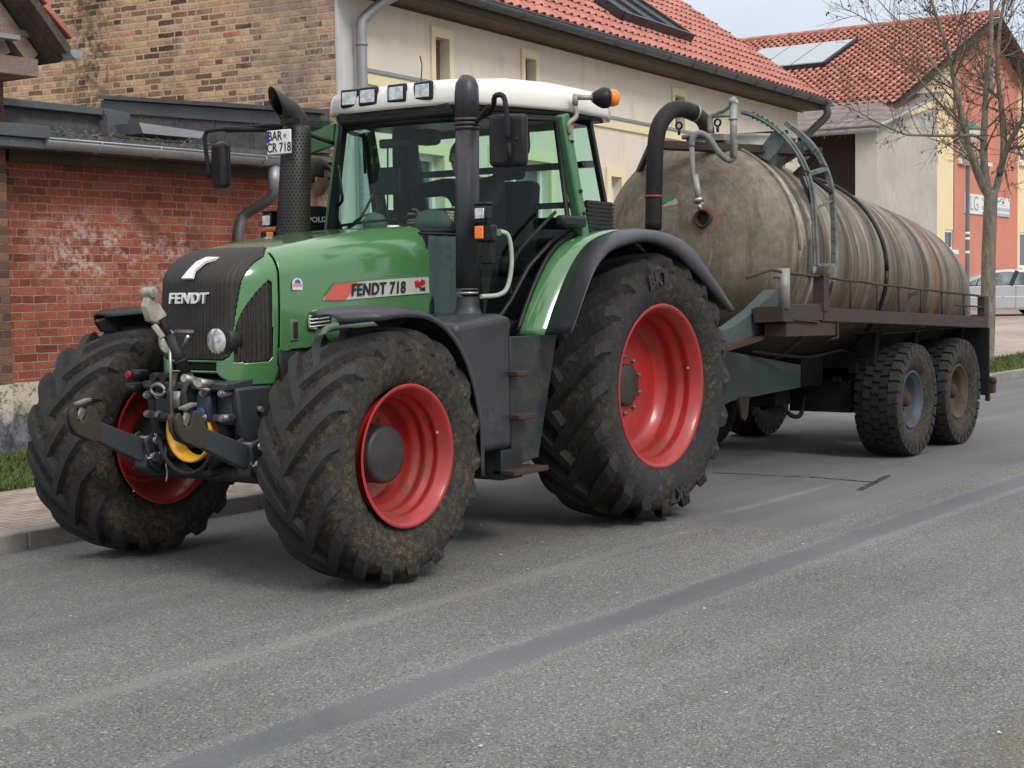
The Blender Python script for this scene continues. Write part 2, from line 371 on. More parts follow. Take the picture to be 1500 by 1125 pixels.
M_ZINC = pm('zinc', (.34, .36, .37), .48, .55, dirt=.35, scale=3, var=.2, dcol=(.17, .16, .15))
M_ZINCD = pm('dark_zinc', (.10, .108, .115), .5, .25, dirt=.4, scale=2.5, var=.3, dcol=(.06, .055, .05))
M_SLATE = pm('roofing_felt', (.075, .078, .082), .85, 0, dirt=.6, scale=1.6, var=.35, dcol=(.15, .14, .12), bump=.5)
M_WOODD = pm('weathered_dark_wood', (.055, .045, .038), .8, 0, dirt=.5, dcol=(.16, .12, .095), scale=3, var=.4, bump=.5)
M_WOODL = pm('weathered_beam', (.28, .21, .18), .85, 0, dirt=.6, dcol=(.09, .06, .05), scale=5, var=.4, bump=.6)
M_BLACKV = pm('unlit_interior', (.012, .011, .011), .9, 0, dirt=0)
def f_plinth(t, b, tc):
    sp = t.node('ShaderNodeSeparateXYZ'); t.put(sp.inputs[0], tc)
    n = t.noise(tc, 5, 6, .7); n2 = t.noise(tc, 22, 5, .7)
    c = t.ramp(t.m('ADD', t.m('MULTIPLY', n, .5), t.m('MULTIPLY', n2, .5)), [(.36, (.025, .027, .032)), (.5, (.085, .09, .105)), (.62, (.20, .205, .215))])
    f = t.m('MULTIPLY', t.rng(t.m('ADD', sp.outputs[2], t.m('MULTIPLY', n, .5)), .68, .80), t.rng(n2, .35, .5))
    c = t.mix(f, c, (.56, .50, .39))
    t.put(b.inputs['Base Color'], c); b.inputs['Roughness'].default_value = .9; t.put(b.inputs['Normal'], t.bump(t.m('ADD', n, n2), .7, .012))
M_PLINTH = mat('peeling_plinth', f_plinth)
# tractor
M_GRN = pm('green_paint', (.068, .195, .068), .20, 0, dirt=.12, dcol=(.085, .14, .075), scale=2.2, var=.05, coat=1.)
M_GRN2 = pm('green_frame_paint', (.06, .175, .075), .35, 0, dirt=.4, dcol=(.15, .19, .13), scale=5, var=.08)
M_BLK = pm('black_plastic', (.009, .0095, .011), .42, 0, dirt=.22, dcol=(.06, .053, .043), scale=3, var=.2, spec=.3)
M_BLKM = pm('matt_black_plastic', (.014, .014, .015), .6, 0, dirt=.3, dcol=(.05, .042, .032), scale=6, var=.2, spec=.25)
M_FEND = pm('fender_plastic', (.026, .027, .033), .42, 0, dirt=.18, dcol=(.11, .10, .085), scale=3, var=.1)
M_GRIL = pm('dusty_grille', (.013, .012, .011), .5, 0, dirt=.5, dcol=(.055, .042, .03), scale=4, var=.25)
M_CAST = pm('grey_casting', (.038, .044, .052), .42, .1, dirt=.6, dcol=(.035, .028, .022), scale=6, var=.25, bump=.25)
M_CASTD = pm('dark_casting', (.013, .014, .016), .5, .1, dirt=.5, dcol=(.03, .024, .018), scale=6, var=.3, bump=.25)
M_STEEL = pm('bare_steel', (.42, .41, .38), .38, .8, dirt=.5, dcol=(.12, .09, .06), scale=12, var=.3)
M_RUST = pm('rusty_steel', (.055, .034, .026), .7, .2, dirt=.6, dcol=(.06, .03, .02), scale=7, var=.4, bump=.4)
M_MUDM = pm('muddy_steel', (.045, .038, .030), .85, 0, dirt=.6, dcol=(.05, .04, .03), scale=9, var=.4, bump=.6)
M_REDR = pm('red_rim', (.42, .020, .019), .30, 0, dirt=.65, dcol=(.12, .045, .03), scale=4, var=.10, coat=.25)
M_YEL = pm('yellow_guard', (.75, .38, .015), .4, 0, dirt=.4, dcol=(.20, .11, .03), scale=7, var=.15)
M_ORA = pm('amber_lens', (.95, .22, .02), .2, 0, dirt=.05)
M_ROOF = pm('white_roof_shell', (.74, .73, .68), .28, 0, dirt=.10, dcol=(.35, .33, .27), scale=3, var=.03, coat=.3)
M_WHT = pm('white_plastic', (.75, .75, .74), .35, 0, dirt=.05)
M_SILV = pm('decal_silver', (.50, .50, .47), .4, .1, dirt=.12, scale=6)
M_LENS = mat('lamp_glass', lambda t, b, tc: (t.put(b.inputs['Base Color'], t.ramp(t.noise(t.map(tc, (1, 1, 1)), 28, 2), [(.35, (.42, .43, .42)), (.5, (.56, .57, .55)), (.65, (.70, .71, .69))])),
            setattr(b.inputs['Roughness'], 'default_value', .12), setattr(b.inputs['Metallic'], 'default_value', .55)))
def glassm(name, tint, fac=.06, rough=0.):
    def fn(t, b, tc):
        t.n.remove(b)
        tr = t.node('ShaderNodeBsdfTransparent'); tr.inputs[0].default_value = (*tint, 1)
        gl = t.node('ShaderNodeBsdfGlossy'); gl.inputs['Roughness'].default_value = .02; gl.inputs['Color'].default_value = (.9, .95, .95, 1)
        fr = t.node('ShaderNodeFresnel'); bf = t.node('ShaderNodeNewGeometry').outputs['Backfacing']; t.put(fr.inputs['IOR'], t.m('ADD', 1.33, t.m('MULTIPLY', bf, 1/1.33-1.33)))
        mx = t.node('ShaderNodeMixShader'); t.put(mx.inputs[0], t.m('ADD', fr.outputs[0], fac, clamp=True)); t.l.new(tr.outputs[0], mx.inputs[1]); t.l.new(gl.outputs[0], mx.inputs[2])
        df = t.node('ShaderNodeBsdfDiffuse'); df.inputs[0].default_value = (.30, .29, .25, 1)
        m2 = t.node('ShaderNodeMixShader'); t.put(m2.inputs[0], t.m('MULTIPLY', t.rng(t.noise(tc, 5, 6, .7), .45, .8), .012))
        t.l.new(mx.outputs[0], m2.inputs[1]); t.l.new(df.outputs[0], m2.inputs[2])
        out = [n for n in t.n if n.type == 'OUTPUT_MATERIAL'][0]; t.l.new(m2.outputs[0], out.inputs[0])
    return mat(name, fn)
M_GLASS = glassm('tinted_cab_glass', (.72, .93, .85), .0)
M_GLASS2 = glassm('dark_cab_glass', (.60, .78, .72), .03)
M_PANE = mat('window_pane', lambda t, b, tc: (t.put(b.inputs['Base Color'], (.06, .075, .085)), setattr(b.inputs['Roughness'], 'default_value', .06), setattr(b.inputs['Specular IOR Level'], 'default_value', .9)))
M_SOLAR = mat('skylight_glass', lambda t, b, tc: (t.put(b.inputs['Base Color'], (.16, .19, .21)), setattr(b.inputs['Roughness'], 'default_value', .08), setattr(b.inputs['Specular IOR Level'], 'default_value', 1.)))
M_SKIN = pm('skin', (.50, .27, .19), .5, 0, dirt=.05, dcol=(.4, .15, .1), scale=9, var=.08)
M_HAIR = pm('dark_hair', (.02, .015, .012), .6, 0, dirt=0, scale=40, var=.4, bump=.4)
M_CLO = pm('navy_cloth', (.007, .008, .013), .85, 0, dirt=.05, scale=2, var=.12)
M_CLO2 = pm('black_cloth', (.007, .007, .008), .85, 0, dirt=.05, scale=2, var=.12, spec=.2)

def rubber(name, mud, mudcol=(.115, .085, .050), lugcol=(.017, .018, .020)):
    """rubber with mud in the grooves and on the side walls; lug tops are rubbed clean"""
    def fn(t, b, tc):
        at_ = t.node('ShaderNodeAttribute', attribute_name='clean').outputs['Fac']
        n1 = t.noise(tc, 5, 6, .7); n2 = t.noise(tc, 28, 6, .75); n3 = t.noise(tc, 120, 4, .8)
        f = t.m('MULTIPLY', t.rng(t.m('ADD', t.m('MULTIPLY', n1, .55), t.m('MULTIPLY', n2, .45)), .52-.22*mud, .68-.14*mud), t.rng(n3, .25, .6, .45, 1.))
        f = t.m('MULTIPLY', f, t.m('SUBTRACT', 1., t.m('MULTIPLY', at_, .86)))
        mc = t.mix(t.rng(n2, .40, .62), tuple(q*.30 for q in mudcol), tuple(q*1.45 for q in mudcol))
        straw = t.m('MULTIPLY', t.m('MULTIPLY', t.rng(n3, .55, .62), t.rng(n2, .48, .58)), t.rng(n1, .45, .62))
        mc = t.mix(t.m('MULTIPLY', straw, .8), mc, (.42, .33, .15))
        base = t.mix(t.rng(n1, .3, .7), tuple(q*.75 for q in lugcol), tuple(q*1.35 for q in lugcol))
        t.put(b.inputs['Base Color'], t.mix(f, base, mc))
        t.put(b.inputs['Roughness'], t.m('ADD', .55, t.m('MULTIPLY', f, .4)))
        b.inputs['Specular IOR Level'].default_value = .4
        t.put(b.inputs['Normal'], t.bump(t.m('ADD', t.m('MULTIPLY', f, 1.5), t.m('ADD', n2, t.m('MULTIPLY', n3, .8))), .55, .010))
    return mat(name, fn)
M_TYF = rubber('muddy_tyre', .66, (.080, .061, .040))
M_TYR = rubber('worn_tyre', .45, (.055, .043, .031), (.015, .0155, .017))
M_TYT = rubber('trailer_tyre', .6, (.075, .056, .038), (.011, .011, .011))
def f_tank(t, b, tc):
    sp = t.node('ShaderNodeSeparateXYZ'); t.put(sp.inputs[0], tc); X, Z = sp.outputs[0], sp.outputs[2]
    st = t.noise(t.map(tc, (9., .8, .25)), 1.6, 7, .7); st2 = t.noise(t.map(tc, (30., 1.5, .6)), 1.2, 5, .7)
    n1 = t.noise(tc, 2.2, 6, .65); n2 = t.noise(tc, 14, 6, .7); n3 = t.noise(tc, 70, 3, .7)
    body = t.rng(X, -2.6, -2.8, .25, 1.)
    s = t.m('ADD', t.m('MULTIPLY', st, .6), t.m('MULTIPLY', st2, .4))
    c1 = t.ramp(s, [(.38, (.045, .038, .03)), (.435, (.12, .10, .075)), (.475, (.25, .215, .165)), (.505, (.11, .085, .068)), (.54, (.27, .235, .19)), (.57, (.17, .125, .105)), (.62, (.50, .46, .41))])
    c0 = t.ramp(t.m('ADD', t.m('MULTIPLY', n1, .6), t.m('MULTIPLY', n2, .4)), [(.34, (.075, .062, .042)), (.47, (.15, .125, .088)), (.56, (.22, .185, .135)), (.70, (.31, .27, .21))])
    c = t.mix(body, c0, c1)
    # lichen specks, dark green algae, and underside shade painted in low down
    runs = t.noise(t.map(tc, (7., 7., .45)), 1.5, 6, .7); rf_ = t.m('MULTIPLY', t.rng(runs, .50, .62), t.rng(n1, .35, .6)); c = t.mix(t.m('MULTIPLY', rf_, .65), c, (.085, .062, .042))
    spk = t.m('MULTIPLY', t.rng(n3, .66, .72), t.rng(n2, .5, .6)); c = t.mix(t.m('MULTIPLY', spk, .7), c, (.55, .52, .42))
    bandn = t.noise(t.map(tc, (5., .35, .12)), 1.1, 5, .6)
    c = t.mix(body, c, t.mix(1., c, t.node_v(t.rng(bandn, .40, .60, .38, 1.4)), 'MULTIPLY'))
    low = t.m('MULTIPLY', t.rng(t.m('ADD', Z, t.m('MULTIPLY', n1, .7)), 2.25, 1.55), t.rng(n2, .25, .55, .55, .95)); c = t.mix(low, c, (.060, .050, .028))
    under_shade = t.rng(t.m('ADD', Z, t.m('MULTIPLY', n1, .3)), 1.45, 1.15); c = t.mix(t.m('MULTIPLY', under_shade, .8), c, (.022, .018, .012))
    rust = t.m('MULTIPLY', t.rng(t.m('ABSOLUTE', t.m('ADD', X, t.m('ADD', 5.55, t.m('MULTIPLY', n1, .25)))), .10, .03), t.rng(st2, .4, .55)); c = t.mix(t.m('MULTIPLY', rust, .85), c, (.24, .12, .06))
    chalk = t.m('MULTIPLY', t.rng(t.m('ABSOLUTE', t.m('ADD', X, 2.72)), .07, .03), t.rng(n2, .3, .55)); c = t.mix(t.m('MULTIPLY', chalk, t.rng(Z, 1.75, 2.1, 0, .8)), c, (.55, .50, .44))
    c = t.mix(1., c, (.98, .99, 1.02), 'MULTIPLY')
    t.put(b.inputs['Base Color'], c); b.inputs['Roughness'].default_value = .8; b.inputs['Specular IOR Level'].default_value = .3
    t.put(b.inputs['Normal'], t.bump(t.m('ADD', t.m('MULTIPLY', s, 1.2), t.m('ADD', n2, t.m('MULTIPLY', n3, .4))), .5, .012))
M_TANK = mat('weathered_fibreglass', f_tank)
M_TEAL = pm('faded_teal_paint', (.05, .08, .078), .7, 0, dirt=.55, dcol=(.10, .065, .045), scale=3.5, var=.25, bump=.3)
M_TEALL = pm('flaking_pale_blue', (.155, .19, .18), .65, 0, dirt=1., dcol=(.07, .08, .075), scale=9, var=.3, bump=.3)
M_BRN = pm('oxide_red_steel', (.042, .025, .021), .7, 0, dirt=.5, dcol=(.055, .046, .038), scale=4, var=.35, bump=.35)
M_GALV = pm('galvanised_pipe', (.30, .30, .28), .5, .4, dirt=.5, dcol=(.12, .11, .09), scale=8, var=.25, bump=.2)
M_CHAS = pm('grimy_chassis', (.009, .0085, .008), .85, 0, dirt=.4, dcol=(.025, .02, .016), spec=.2, scale=6, var=.4)
# ================================================================== SETTING
def gz(x, y):
    """ground behind the kerb rises gently away from the street at the far end"""
    return .10+max(0., min(1., (-x-20)/28))*.38
def grid(mb, xs, ys, zf):
    o = len(mb.v)
    for x in xs:
        for y in ys: mb.v.append((x, y, zf(x, y)))
    n = len(ys)
    for i in range(len(xs)-1):
        for k in range(n-1):
            mb.f.append([o+i*n+k, o+(i+1)*n+k, o+(i+1)*n+k+1, o+i*n+k+1]); mb.sm.append(True); mb.mi.append(0)
b_ = MB(); grid(b_, [-600, -120, 60, 400], [-500, -60, 60, 400], lambda x, y: -.05)
tag(b_.build('ground', M_GROUND), kind='structure')
b_ = MB(); grid(b_, [-140, -60, -30, -10, 0, 6, 14, 40], [-1.68, 2, 12], lambda x, y: 0.)
tag(b_.build('road', M_ASPH), kind='structure')
b_ = MB(); x = 12.
while x > -60:
    b_.box2((x-.994, -1.70, -.04), (x, -1.57, .118+random.uniform(-.003, .003))); x -= 1.
tag(b_.build('kerb', M_KERB, bevel=.012), kind='structure')
b_ = MB(); b_.prism([(12, -1.705), (12, -3.45), (-14, -3.45), (-14, -1.705)], -.04, .10, 'xy')
b_.v = [(x, y, z) for x, y, z in b_.v]; tag(b_.build('pavement', M_PAV), kind='structure')
b_ = MB(); b_.prism([(12, -3.456), (12, -5.7), (-14, -5.7), (-14, -3.456)], -.04, .085, 'xy')
tag(b_.build('verge_soil', M_GROUND), kind='structure')
b_ = MB(); grid(b_, [-14.004, -20, -26, -32, -40, -48, -60, -90], [-3.3, -8, -16, -30, -60], gz)
tag(b_.build('yard', M_GROUND), kind='structure')
b_ = MB(); grid(b_, [-14.004, -20, -26, -32, -40, -48, -60], [-3.294, -1.705], lambda x, y: gz(x, y)+.005)
tag(b_.build('verge', M_GRASS), kind='structure')
# grass blades
def blades(name, n, x0, x1, y0, y1, zf, h=(.04, .11)):
    mb = MB()
    for i in range(n):
        x = random.uniform(x0, x1); y = random.uniform(y0, y1); z = zf(x, y)-.005; a = random.uniform(0, 2*PI); q = random.uniform(*h)
        w = random.uniform(.004, .009)*(1 if h[1] < .15 else 1.3); lean = random.uniform(.1, .8)*q; dx, dy = math.cos(a), math.sin(a)
        p = Vector((x, y, z)); s = Vector((-dy, dx, 0))*w
        mb.add([p-s, p+s, p+Vector((dx*lean*.4, dy*lean*.4, q*.6))+s*.7, p+Vector((dx*lean, dy*lean, q))], [(0, 1, 2), (0, 2, 3)])
    o = mb.build(name, M_GRASS); tag(o, 'short green grass growing along the foot of the wall' if 'far' not in name else 'thin grass on the verge around the tree', 'grass', kind='stuff'); return o
blades('grass', 15000, -1.5, 2.6, -5.45, -3.4, lambda x, y: .085)
blades('far_grass', 9000, -30, -15, -3.1, -1.72, gz, (.05, .13)).name = 'grass'
b_ = MB()                                                                 # seams of tar poured into cracks
def tarline(mb, pts, w):
    pts = [Vector((*p, 0)) for p in pts]; L = []; 
    for i, p in enumerate(pts):
        d = (pts[min(i+1, len(pts)-1)]-pts[max(0, i-1)]).normalized(); s = Vector((-d.y, d.x, 0)); ww = w*random.uniform(.6, 1.4)
        L.append([p+s*ww+Vector((0, 0, .004)), p-s*ww+Vector((0, 0, .004))])
    mb.loft(L)
def jag(a, b, n, amp): 
    a = Vector((*a, 0)); b = Vector((*b, 0)); return [tuple((a.lerp(b, i/n)+Vector((random.uniform(-amp, amp), random.uniform(-amp, amp), 0)))[:2]) for i in range(n+1)]
tarline(b_, jag((-2.47, .2), (-2.55, .97), 26, .006), .010)
tarline(b_, jag((-2.58, 1.02), (-2.50, 1.62), 20, .008), .014)
tarline(b_, jag((-2.96, 1.53), (-2.00, 1.68), 22, .012), .022)
tag(b_.build('tar_seams', pm('tar', (.035, .035, .037), .5, dirt=.2)), kind='structure')
b_ = MB()                                                                 # pale chips and litter on the road
for i in range(46):
    x, y = random.uniform(-4, 5.5), random.uniform(.2, 4.8); s = random.uniform(.004, .012); a = random.uniform(0, 6)
    b_.add([(x+s*math.cos(a+k*2.1+random.uniform(-.3, .3)), y+s*math.sin(a+k*2.1), .004+.004*(k == 1)) for k in range(3)], [(0, 1, 2)])
tag(b_.build('road_litter', pm('pale_chip', (.6, .58, .52), .7)), 'scattered small pale chips lying on the asphalt', 'litter', kind='stuff')

# ------------------------------------------------------------------ cream building with brick gable
XG = -4.31; YF = -5.40
TH = R(5.27); PC = Vector((XG, YF, 0)); RM = Matrix.Rotation(TH, 3, 'Z')       # the house stands slightly askew to the kerb
def atF(u, v, ax='y', val=None):
    """like at(), in the house's own axes"""
    d = _fw+_r2*((u-750)/FPX)-_u2*((v-562.5)/FPX); o = RM.transposed()@(Vector(CAM)-PC)+PC; d = RM.transposed()@d
    i = 'xyz'.index(ax); t = ((YF if val is None else val)-o[i])/d[i]; return o+d*t
cb = thing('rendered_house', (XG, YF, 0), 'long beige rendered house with red tiled roof and yellow brick gable behind the tractor', 'house')
XE = -19.25; ZE = 4.92; SL = math.tan(R(35.5)); YB = -15.5; YR = (YF+YB)/2; ZR = ZE+(YF-YR)*SL
# facade wall with window holes (grid of panels between openings)
def wall_holes(mb, x0, x1, z0, z1, y, holes, th=.3):
    """facade in the xz plane at y (outer face) with reveals of depth th"""
    xs = sorted(set([x0, x1]+[h[0] for h in holes]+[h[1] for h in holes])); zs = sorted(set([z0, z1]+[h[2] for h in holes]+[h[3] for h in holes]))
    for i in range(len(xs)-1):
        for k in range(len(zs)-1):
            cx, cz = (xs[i]+xs[i+1])/2, (zs[k]+zs[k+1])/2
            if any(h[0] < cx < h[1] and h[2] < cz < h[3] for h in holes): continue
            mb.add([(xs[i], y, zs[k]), (xs[i+1], y, zs[k]), (xs[i+1], y, zs[k+1]), (xs[i], y, zs[k+1])], [(0, 1, 2, 3)])
    for a, b, c, d in holes:
        mb.add([(a, y, c), (b, y, c), (b, y, d), (a, y, d), (a, y-th, c), (b, y-th, c), (b, y-th, d), (a, y-th, d)], [(0, 1, 5, 4), (1, 2, 6, 5), (2, 3, 7, 6), (3, 0, 4, 7)])
up = []                                      # narrow upper windows: (x right .. x left, z low, z high)
for u0, u1, v in ((634, 657, 53), (766, 784, 84), (986, 1002, 139)):
    a = atF(u0, v); b = atF(u1, v); up.append((b.x+.02, a.x-.02, 4.06, a.z))
low = []
for u0, u1, v0, v1 in ((722, 806, 228, 330), (596, 650, 222, 330), (893, 909, 258, 300)):
    a = atF(u0, v0); b = atF(u1, v1); low.append((b.x, a.x, 2.0, a.z))
b_ = MB(); wall_holes(b_, XE, XG-.004, 0, ZE+.1, YF, up+low, .22)
b_.build('facade', M_CREAM, cb)
b_ = MB(); b_.add([(XE, YF, 0), (XE, YB, 0), (XE, YB, ZE), (XE, YR, ZR-.1), (XE, YF, ZE)], [(0, 1, 2, 3, 4)]); b_.add([(XE, YB, 0), (XG, YB, 0), (XG, YB, ZE), (XE, YB, ZE)], [(0, 1, 2, 3)])
b_.build('rear_wall', M_CREAM, cb)
b_ = MB(); b_.add([(XG, YF, 0), (XG, YB, 0), (XG, YB, ZE), (XG, YR, ZR-.1), (XG, YF, ZE)], [(0, 1, 2, 3, 4)])
b_.build('gable', M_OLD, cb)
b_ = MB(); b_.box2((XG-.30, YF-.02, 0), (XG+.008, YF+.012, ZE)); b_.build('corner_render', stucco('corner_render', (.58, .575, .555), .05, .04), cb)
for i, (a, b, c, d) in enumerate(up+low):
    small = i < 3; fr = .07
    f = MB(); tw = .085 if small else .13; tt = .12 if small else .13
    for p, q in (((a-tw, YF+.004, d), (b+tw, YF+.028, d+tt)), ((a-tw, YF+.004, c-.02), (a, YF+.028, d)), ((b, YF+.004, c-.02), (b+tw, YF+.028, d))): f.box2(p, q)
    w = f.build('window', M_TRIM, cb)
    g = MB()
    yy = YF-.15
    for p, q in (((a, yy-.03, d-fr), (b, yy+.03, d)), ((a, yy-.03, c), (b, yy+.03, c+fr)), ((a, yy-.03, c+fr), (a+fr, yy+.03, d-fr)), ((b-fr, yy-.03, c+fr), (b, yy+.03, d-fr))): g.box2(p, q)
    if not small: g.box2(((a+b)/2-.035, yy-.028, c+fr), ((a+b)/2+.035, yy+.028, d-fr))
    g.build('frame', M_WHT if not small else pm('brown_frame', (.12, .09, .07), .6), w)
    g = MB(); g.add([(a, yy-.01, c), (b, yy-.01, c), (b, yy-.01, d), (a, yy-.01, d)], [(0, 1, 2, 3)]); g.build('pane', M_PANE, w)
    g = MB(); g.box2((a-.03, YF-.19, c-.03), (b+.03, YF+.05, c-.002)); g.build('sill', M_ZINC if not small else M_TRIM, w)
zc = 4.01
b_ = MB(); b_.box2((XE+.3, YF+.003, zc-.13), (XG-.42, YF+.035, zc)); b_.build('cornice', M_TRIM, cb)
b_ = MB(); b_.box2((XE+.3, YF+.003, zc+.003), (XG-.42, YF+.055, zc+.045)); b_.build('cornice_flashing', M_ZINC, cb)
# eaves: soffit boards, gutter, tiled roof
b_ = MB(); b_.box2((XE-.25, YF+.02, ZE-.06), (XG+.1, YF+.42, ZE-.03)); b_.box2((XE-.25, YF+.40, ZE-.05), (XG+.1, YF+.44, ZE+.13)); b_.box2((XE-.25, YF+.003, ZE-.085), (XG+.1, YF+.02, ZE-.062))
b_.build('soffit', pm('brown_soffit', (.07, .05, .04), .7, dirt=.3), cb)
def gutter(name, x0, x1, y, z, r, parent, mats, n=8, brackets=.9, axis='x'):
    mb = MB(); rows = []
    for k in range(n+1):
        a = PI+PI*k/n; rows.append([(x0, y+r*math.cos(a), z+r*math.sin(a)), (x1, y+r*math.cos(a), z+r*math.sin(a))])
    if axis == 'y': rows = [[(p[1], p[0], p[2]) for p in rw] for rw in rows]
    mb.loft(rows)
    e = [(y+r*math.cos(PI+PI*k/n), z+r*math.sin(PI+PI*k/n)) for k in range(n+1)]
    for xx in (x0, x1): mb.add([((xx, p[0], p[1]) if axis == 'x' else (p[0], xx, p[1])) for p in e], [list(range(n+1))])
    x = min(x0, x1)+.3
    while x < max(x0, x1):
        pts = [(x, y+(r+.006)*math.cos(PI+PI*k/n), z+(r+.006)*math.sin(PI+PI*k/n)) for k in range(n+1)]
        if axis == 'y': pts = [(p[1], p[0], p[2]) for p in pts]
        mb.tube(pts, .009, 5); x += brackets
    p0, p1 = (x0, y+r, z+.004), (x1, y+r, z+.004)
    if axis == 'y': p0, p1 = (p0[1], p0[0], p0[2]), (p1[1], p1[0], p1[2])
    mb.tube([p0, p1], .011, 6)
    return mb.build(name, mats, parent, solid=.004)
gutter('gutter', XE-.25, XG+.15, YF+.53, ZE+.10, .085, cb, M_ZINCD)
M_GAPSH = pm('lap_gap_shade', (.04, .014, .010), .9, dirt=0)
def tiled(name, x0, x1, ya, za, yb, zb, parent, mats, tw=.215, th=.34, amp=.020, step=.020, axis='x', ridge=True, nper=6):
    """pantiles: courses of a rolled profile lapping each other; runs along 'axis' from x0 to x1, rising from (ya,za) to (yb,zb)"""
    mb = MB(); L = math.hypot(yb-ya, zb-za); nc = max(1, int(L/th)); uy, uz = (yb-ya)/L, (zb-za)/L; ny, nz = -uz, uy
    if nz < 0: ny, nz = -ny, -nz
    nt = int(abs(x1-x0)/tw); sgn = 1 if x1 > x0 else -1
    prof = [(0, 0), (.12, .75), (.27, 1.), (.42, .75), (.55, .1), (.8, -.12)][:nper]
    for c in range(nc):
        s0, s1 = c*th-.03, (c+1)*th+.02; hj = random.uniform(-.003, .003); rows = [[], [], []]
        for t in range(nt):
            tj = random.uniform(-.005, .005)
            for fx, fh in prof:
                x = x0+sgn*(t+fx)*tw; h = fh*amp+hj+tj
                for r_, (s, e) in enumerate(((s0, step-.03), (s0, step), (s1, 0.))):
                    hh = h+e if r_ else h+e-.01
                    p = (x, ya+uy*s+ny*hh, za+uz*s+nz*hh); rows[r_].append(p if axis == 'x' else (p[1], p[0], p[2]))
        mb.loft(rows, smooth=False)
        mb.cur = 1; jx = tw*.5*(c % 2)                       # dark quads painting the shadow gaps under the rolls at each lap
        for t in range(nt):
            for fx, w_, s, h0, h1 in ((.20, .105*tw/.215, s0-.004, -.004, amp+step+.006),):
                x = x0+sgn*((t+fx)*tw); q = []
                for xx, hh, ss in ((x, h0, s-.012), (x+sgn*w_, h0, s-.012), (x+sgn*w_*.8, h1, s+.006), (x+sgn*w_*.2, h1, s+.006)):
                    p = (xx, ya+uy*ss+ny*hh, za+uz*ss+nz*hh); q.append(p if axis == 'x' else (p[1], p[0], p[2]))
                mb.add(q, [(0, 1, 2, 3)])
        mb.cur = 0
    o = mb.build(name, [mats, M_GAPSH], parent)
    return o
tiled('roof', XG+.15, XE-.18, YF+.50, ZE+.16, YR, ZE+.16+(YF+.5-YR)*SL, cb, M_TILE)
b_ = MB(); b_.add([(XG+.1, YF+.45, ZE+.05), (XE-.2, YF+.45, ZE+.05), (XE-.2, YR, ZE+.05+(YF+.45-YR)*SL), (XG+.1, YR, ZE+.05+(YF+.45-YR)*SL), (XE-.2, YB-.4, ZE), (XG+.1, YB-.4, ZE)], [(0, 1, 2, 3), (3, 2, 4, 5)])
b_.build('roof_deck', M_WOODD, cb)

def roofwin(xa, xb, sa, sb, name='roof_window', nb=3, parent=cb):
    """glazed box lying on the slope; s = distance up the slope from the gutter"""
    cs, sn = math.cos(R(35.5)), math.sin(R(35.5))
    def Q(x, s, h): return (x, YF+.5-s*cs+h*sn, ZE+.16+s*sn+h*cs)
    f = MB(); w = .07
    for p, q in (((xa, sa), (xb, sa)), ((xa, sb), (xb, sb))): f.beam(Q(p[0], p[1], .09), Q(q[0], q[1], .09), w, .14, up=(0, sn, cs))
    for k in range(nb+1):
        x = xa+(xb-xa)*k/nb; f.beam(Q(x, sa, .09), Q(x, sb, .09), w if k in (0, nb) else .05, .13, up=(0, sn, cs))
    o = f.build(name, pm('dark_flashing', (.03, .032, .035), .5, .3, dirt=.2), parent)
    g = MB(); g.add([Q(xa, sa, .10), Q(xb, sa, .10), Q(xb, sb, .10), Q(xa, sb, .10)], [(0, 1, 2, 3)]); g.build('pane', M_SOLAR, o)
roofwin(-11.9, -14.5, .85, 2.9)
roofwin(-8.4, -10.2, 1.25, 2.6)
def pipe(name, pts, r, parent, mats, n=12, rings=()):
    mb = MB(); mb.tube(pts, r, n)
    for p, q in rings: mb.tube([p, q], r*1.18, n)
    return mb.build(name, mats, parent)
y0 = YF+.13; yg = YF+.53
pipe('downpipe', curve_pts([(XG-.72, yg-.02, 5.0), (XG-.68, yg-.02, 4.92), (XG-.50, yg-.22, 4.78), (XG-.32, y0+.02, 4.58), (XG-.28, y0, 4.46), (XG-.28, y0, 4.3)], 24)+[Vector((XG-.28, y0, z)) for z in (3.9, 3, 1.5, .1)], .062, cb, M_ZINC,
     rings=[((XG-.28, y0, 4.30), (XG-.28, y0, 4.27)), ((XG-.28, y0, 3.8), (XG-.28, y0, 3.77))])
pipe('downpipe', curve_pts([(XE-.15, yg, 5.02), (XE-.15, yg, 4.90), (XE-.16, yg, 4.74), (XE-.14, y0+.16, 4.52), (XE-.12, y0, 4.36), (XE-.12, y0, 4.2)], 20)+[Vector((XE-.12, y0, z)) for z in (3, .1)], .075, cb, M_ZINCD)
cb.rotation_euler = (0, 0, TH)

# ------------------------------------------------------------------ low brick outbuilding
lb = thing('brick_outbuilding', (-2., -7.2, .1), 'low red brick outbuilding with grey gutter and flat roof behind the front wheels', 'outbuilding')
YW = -5.74; GO = .24                       # wall face; the eaves stand out in front of it
b_ = MB(); b_.box2((XG+.006, YW, 0), (.05, YW-.3, 2.93)); b_.box2((-.2, YW-.304, 0), (.05, YB, 2.93))
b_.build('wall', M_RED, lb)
b_ = MB(); b_.box2((-.38, YW+.004, 0), (.05, YW+.035, .74)); b_.build('plinth', M_PLINTH, lb)
b_ = MB(); b_.box2((XG+.006, YW+.05+GO, 2.96), (-.21, YB, 3.02)); b_.box2((XG+.006, YW-.1, 3.024), (.35, YB, 3.08)); b_.build('roof', M_SLATE, lb)
b_ = MB(); b_.box2((XG+.01, YW+.004, 2.86), (-.1, YW+.13+GO, 2.92)); b_.box2((XG+.01, YW+.004, 2.76), (-.1, YW+.07, 2.857)); b_.build('eaves_board', M_WOODD, lb)
gutter('gutter', -3.22, -.16, YW+.23+GO, 2.93, .085, lb, M_ZINC, brackets=.72)
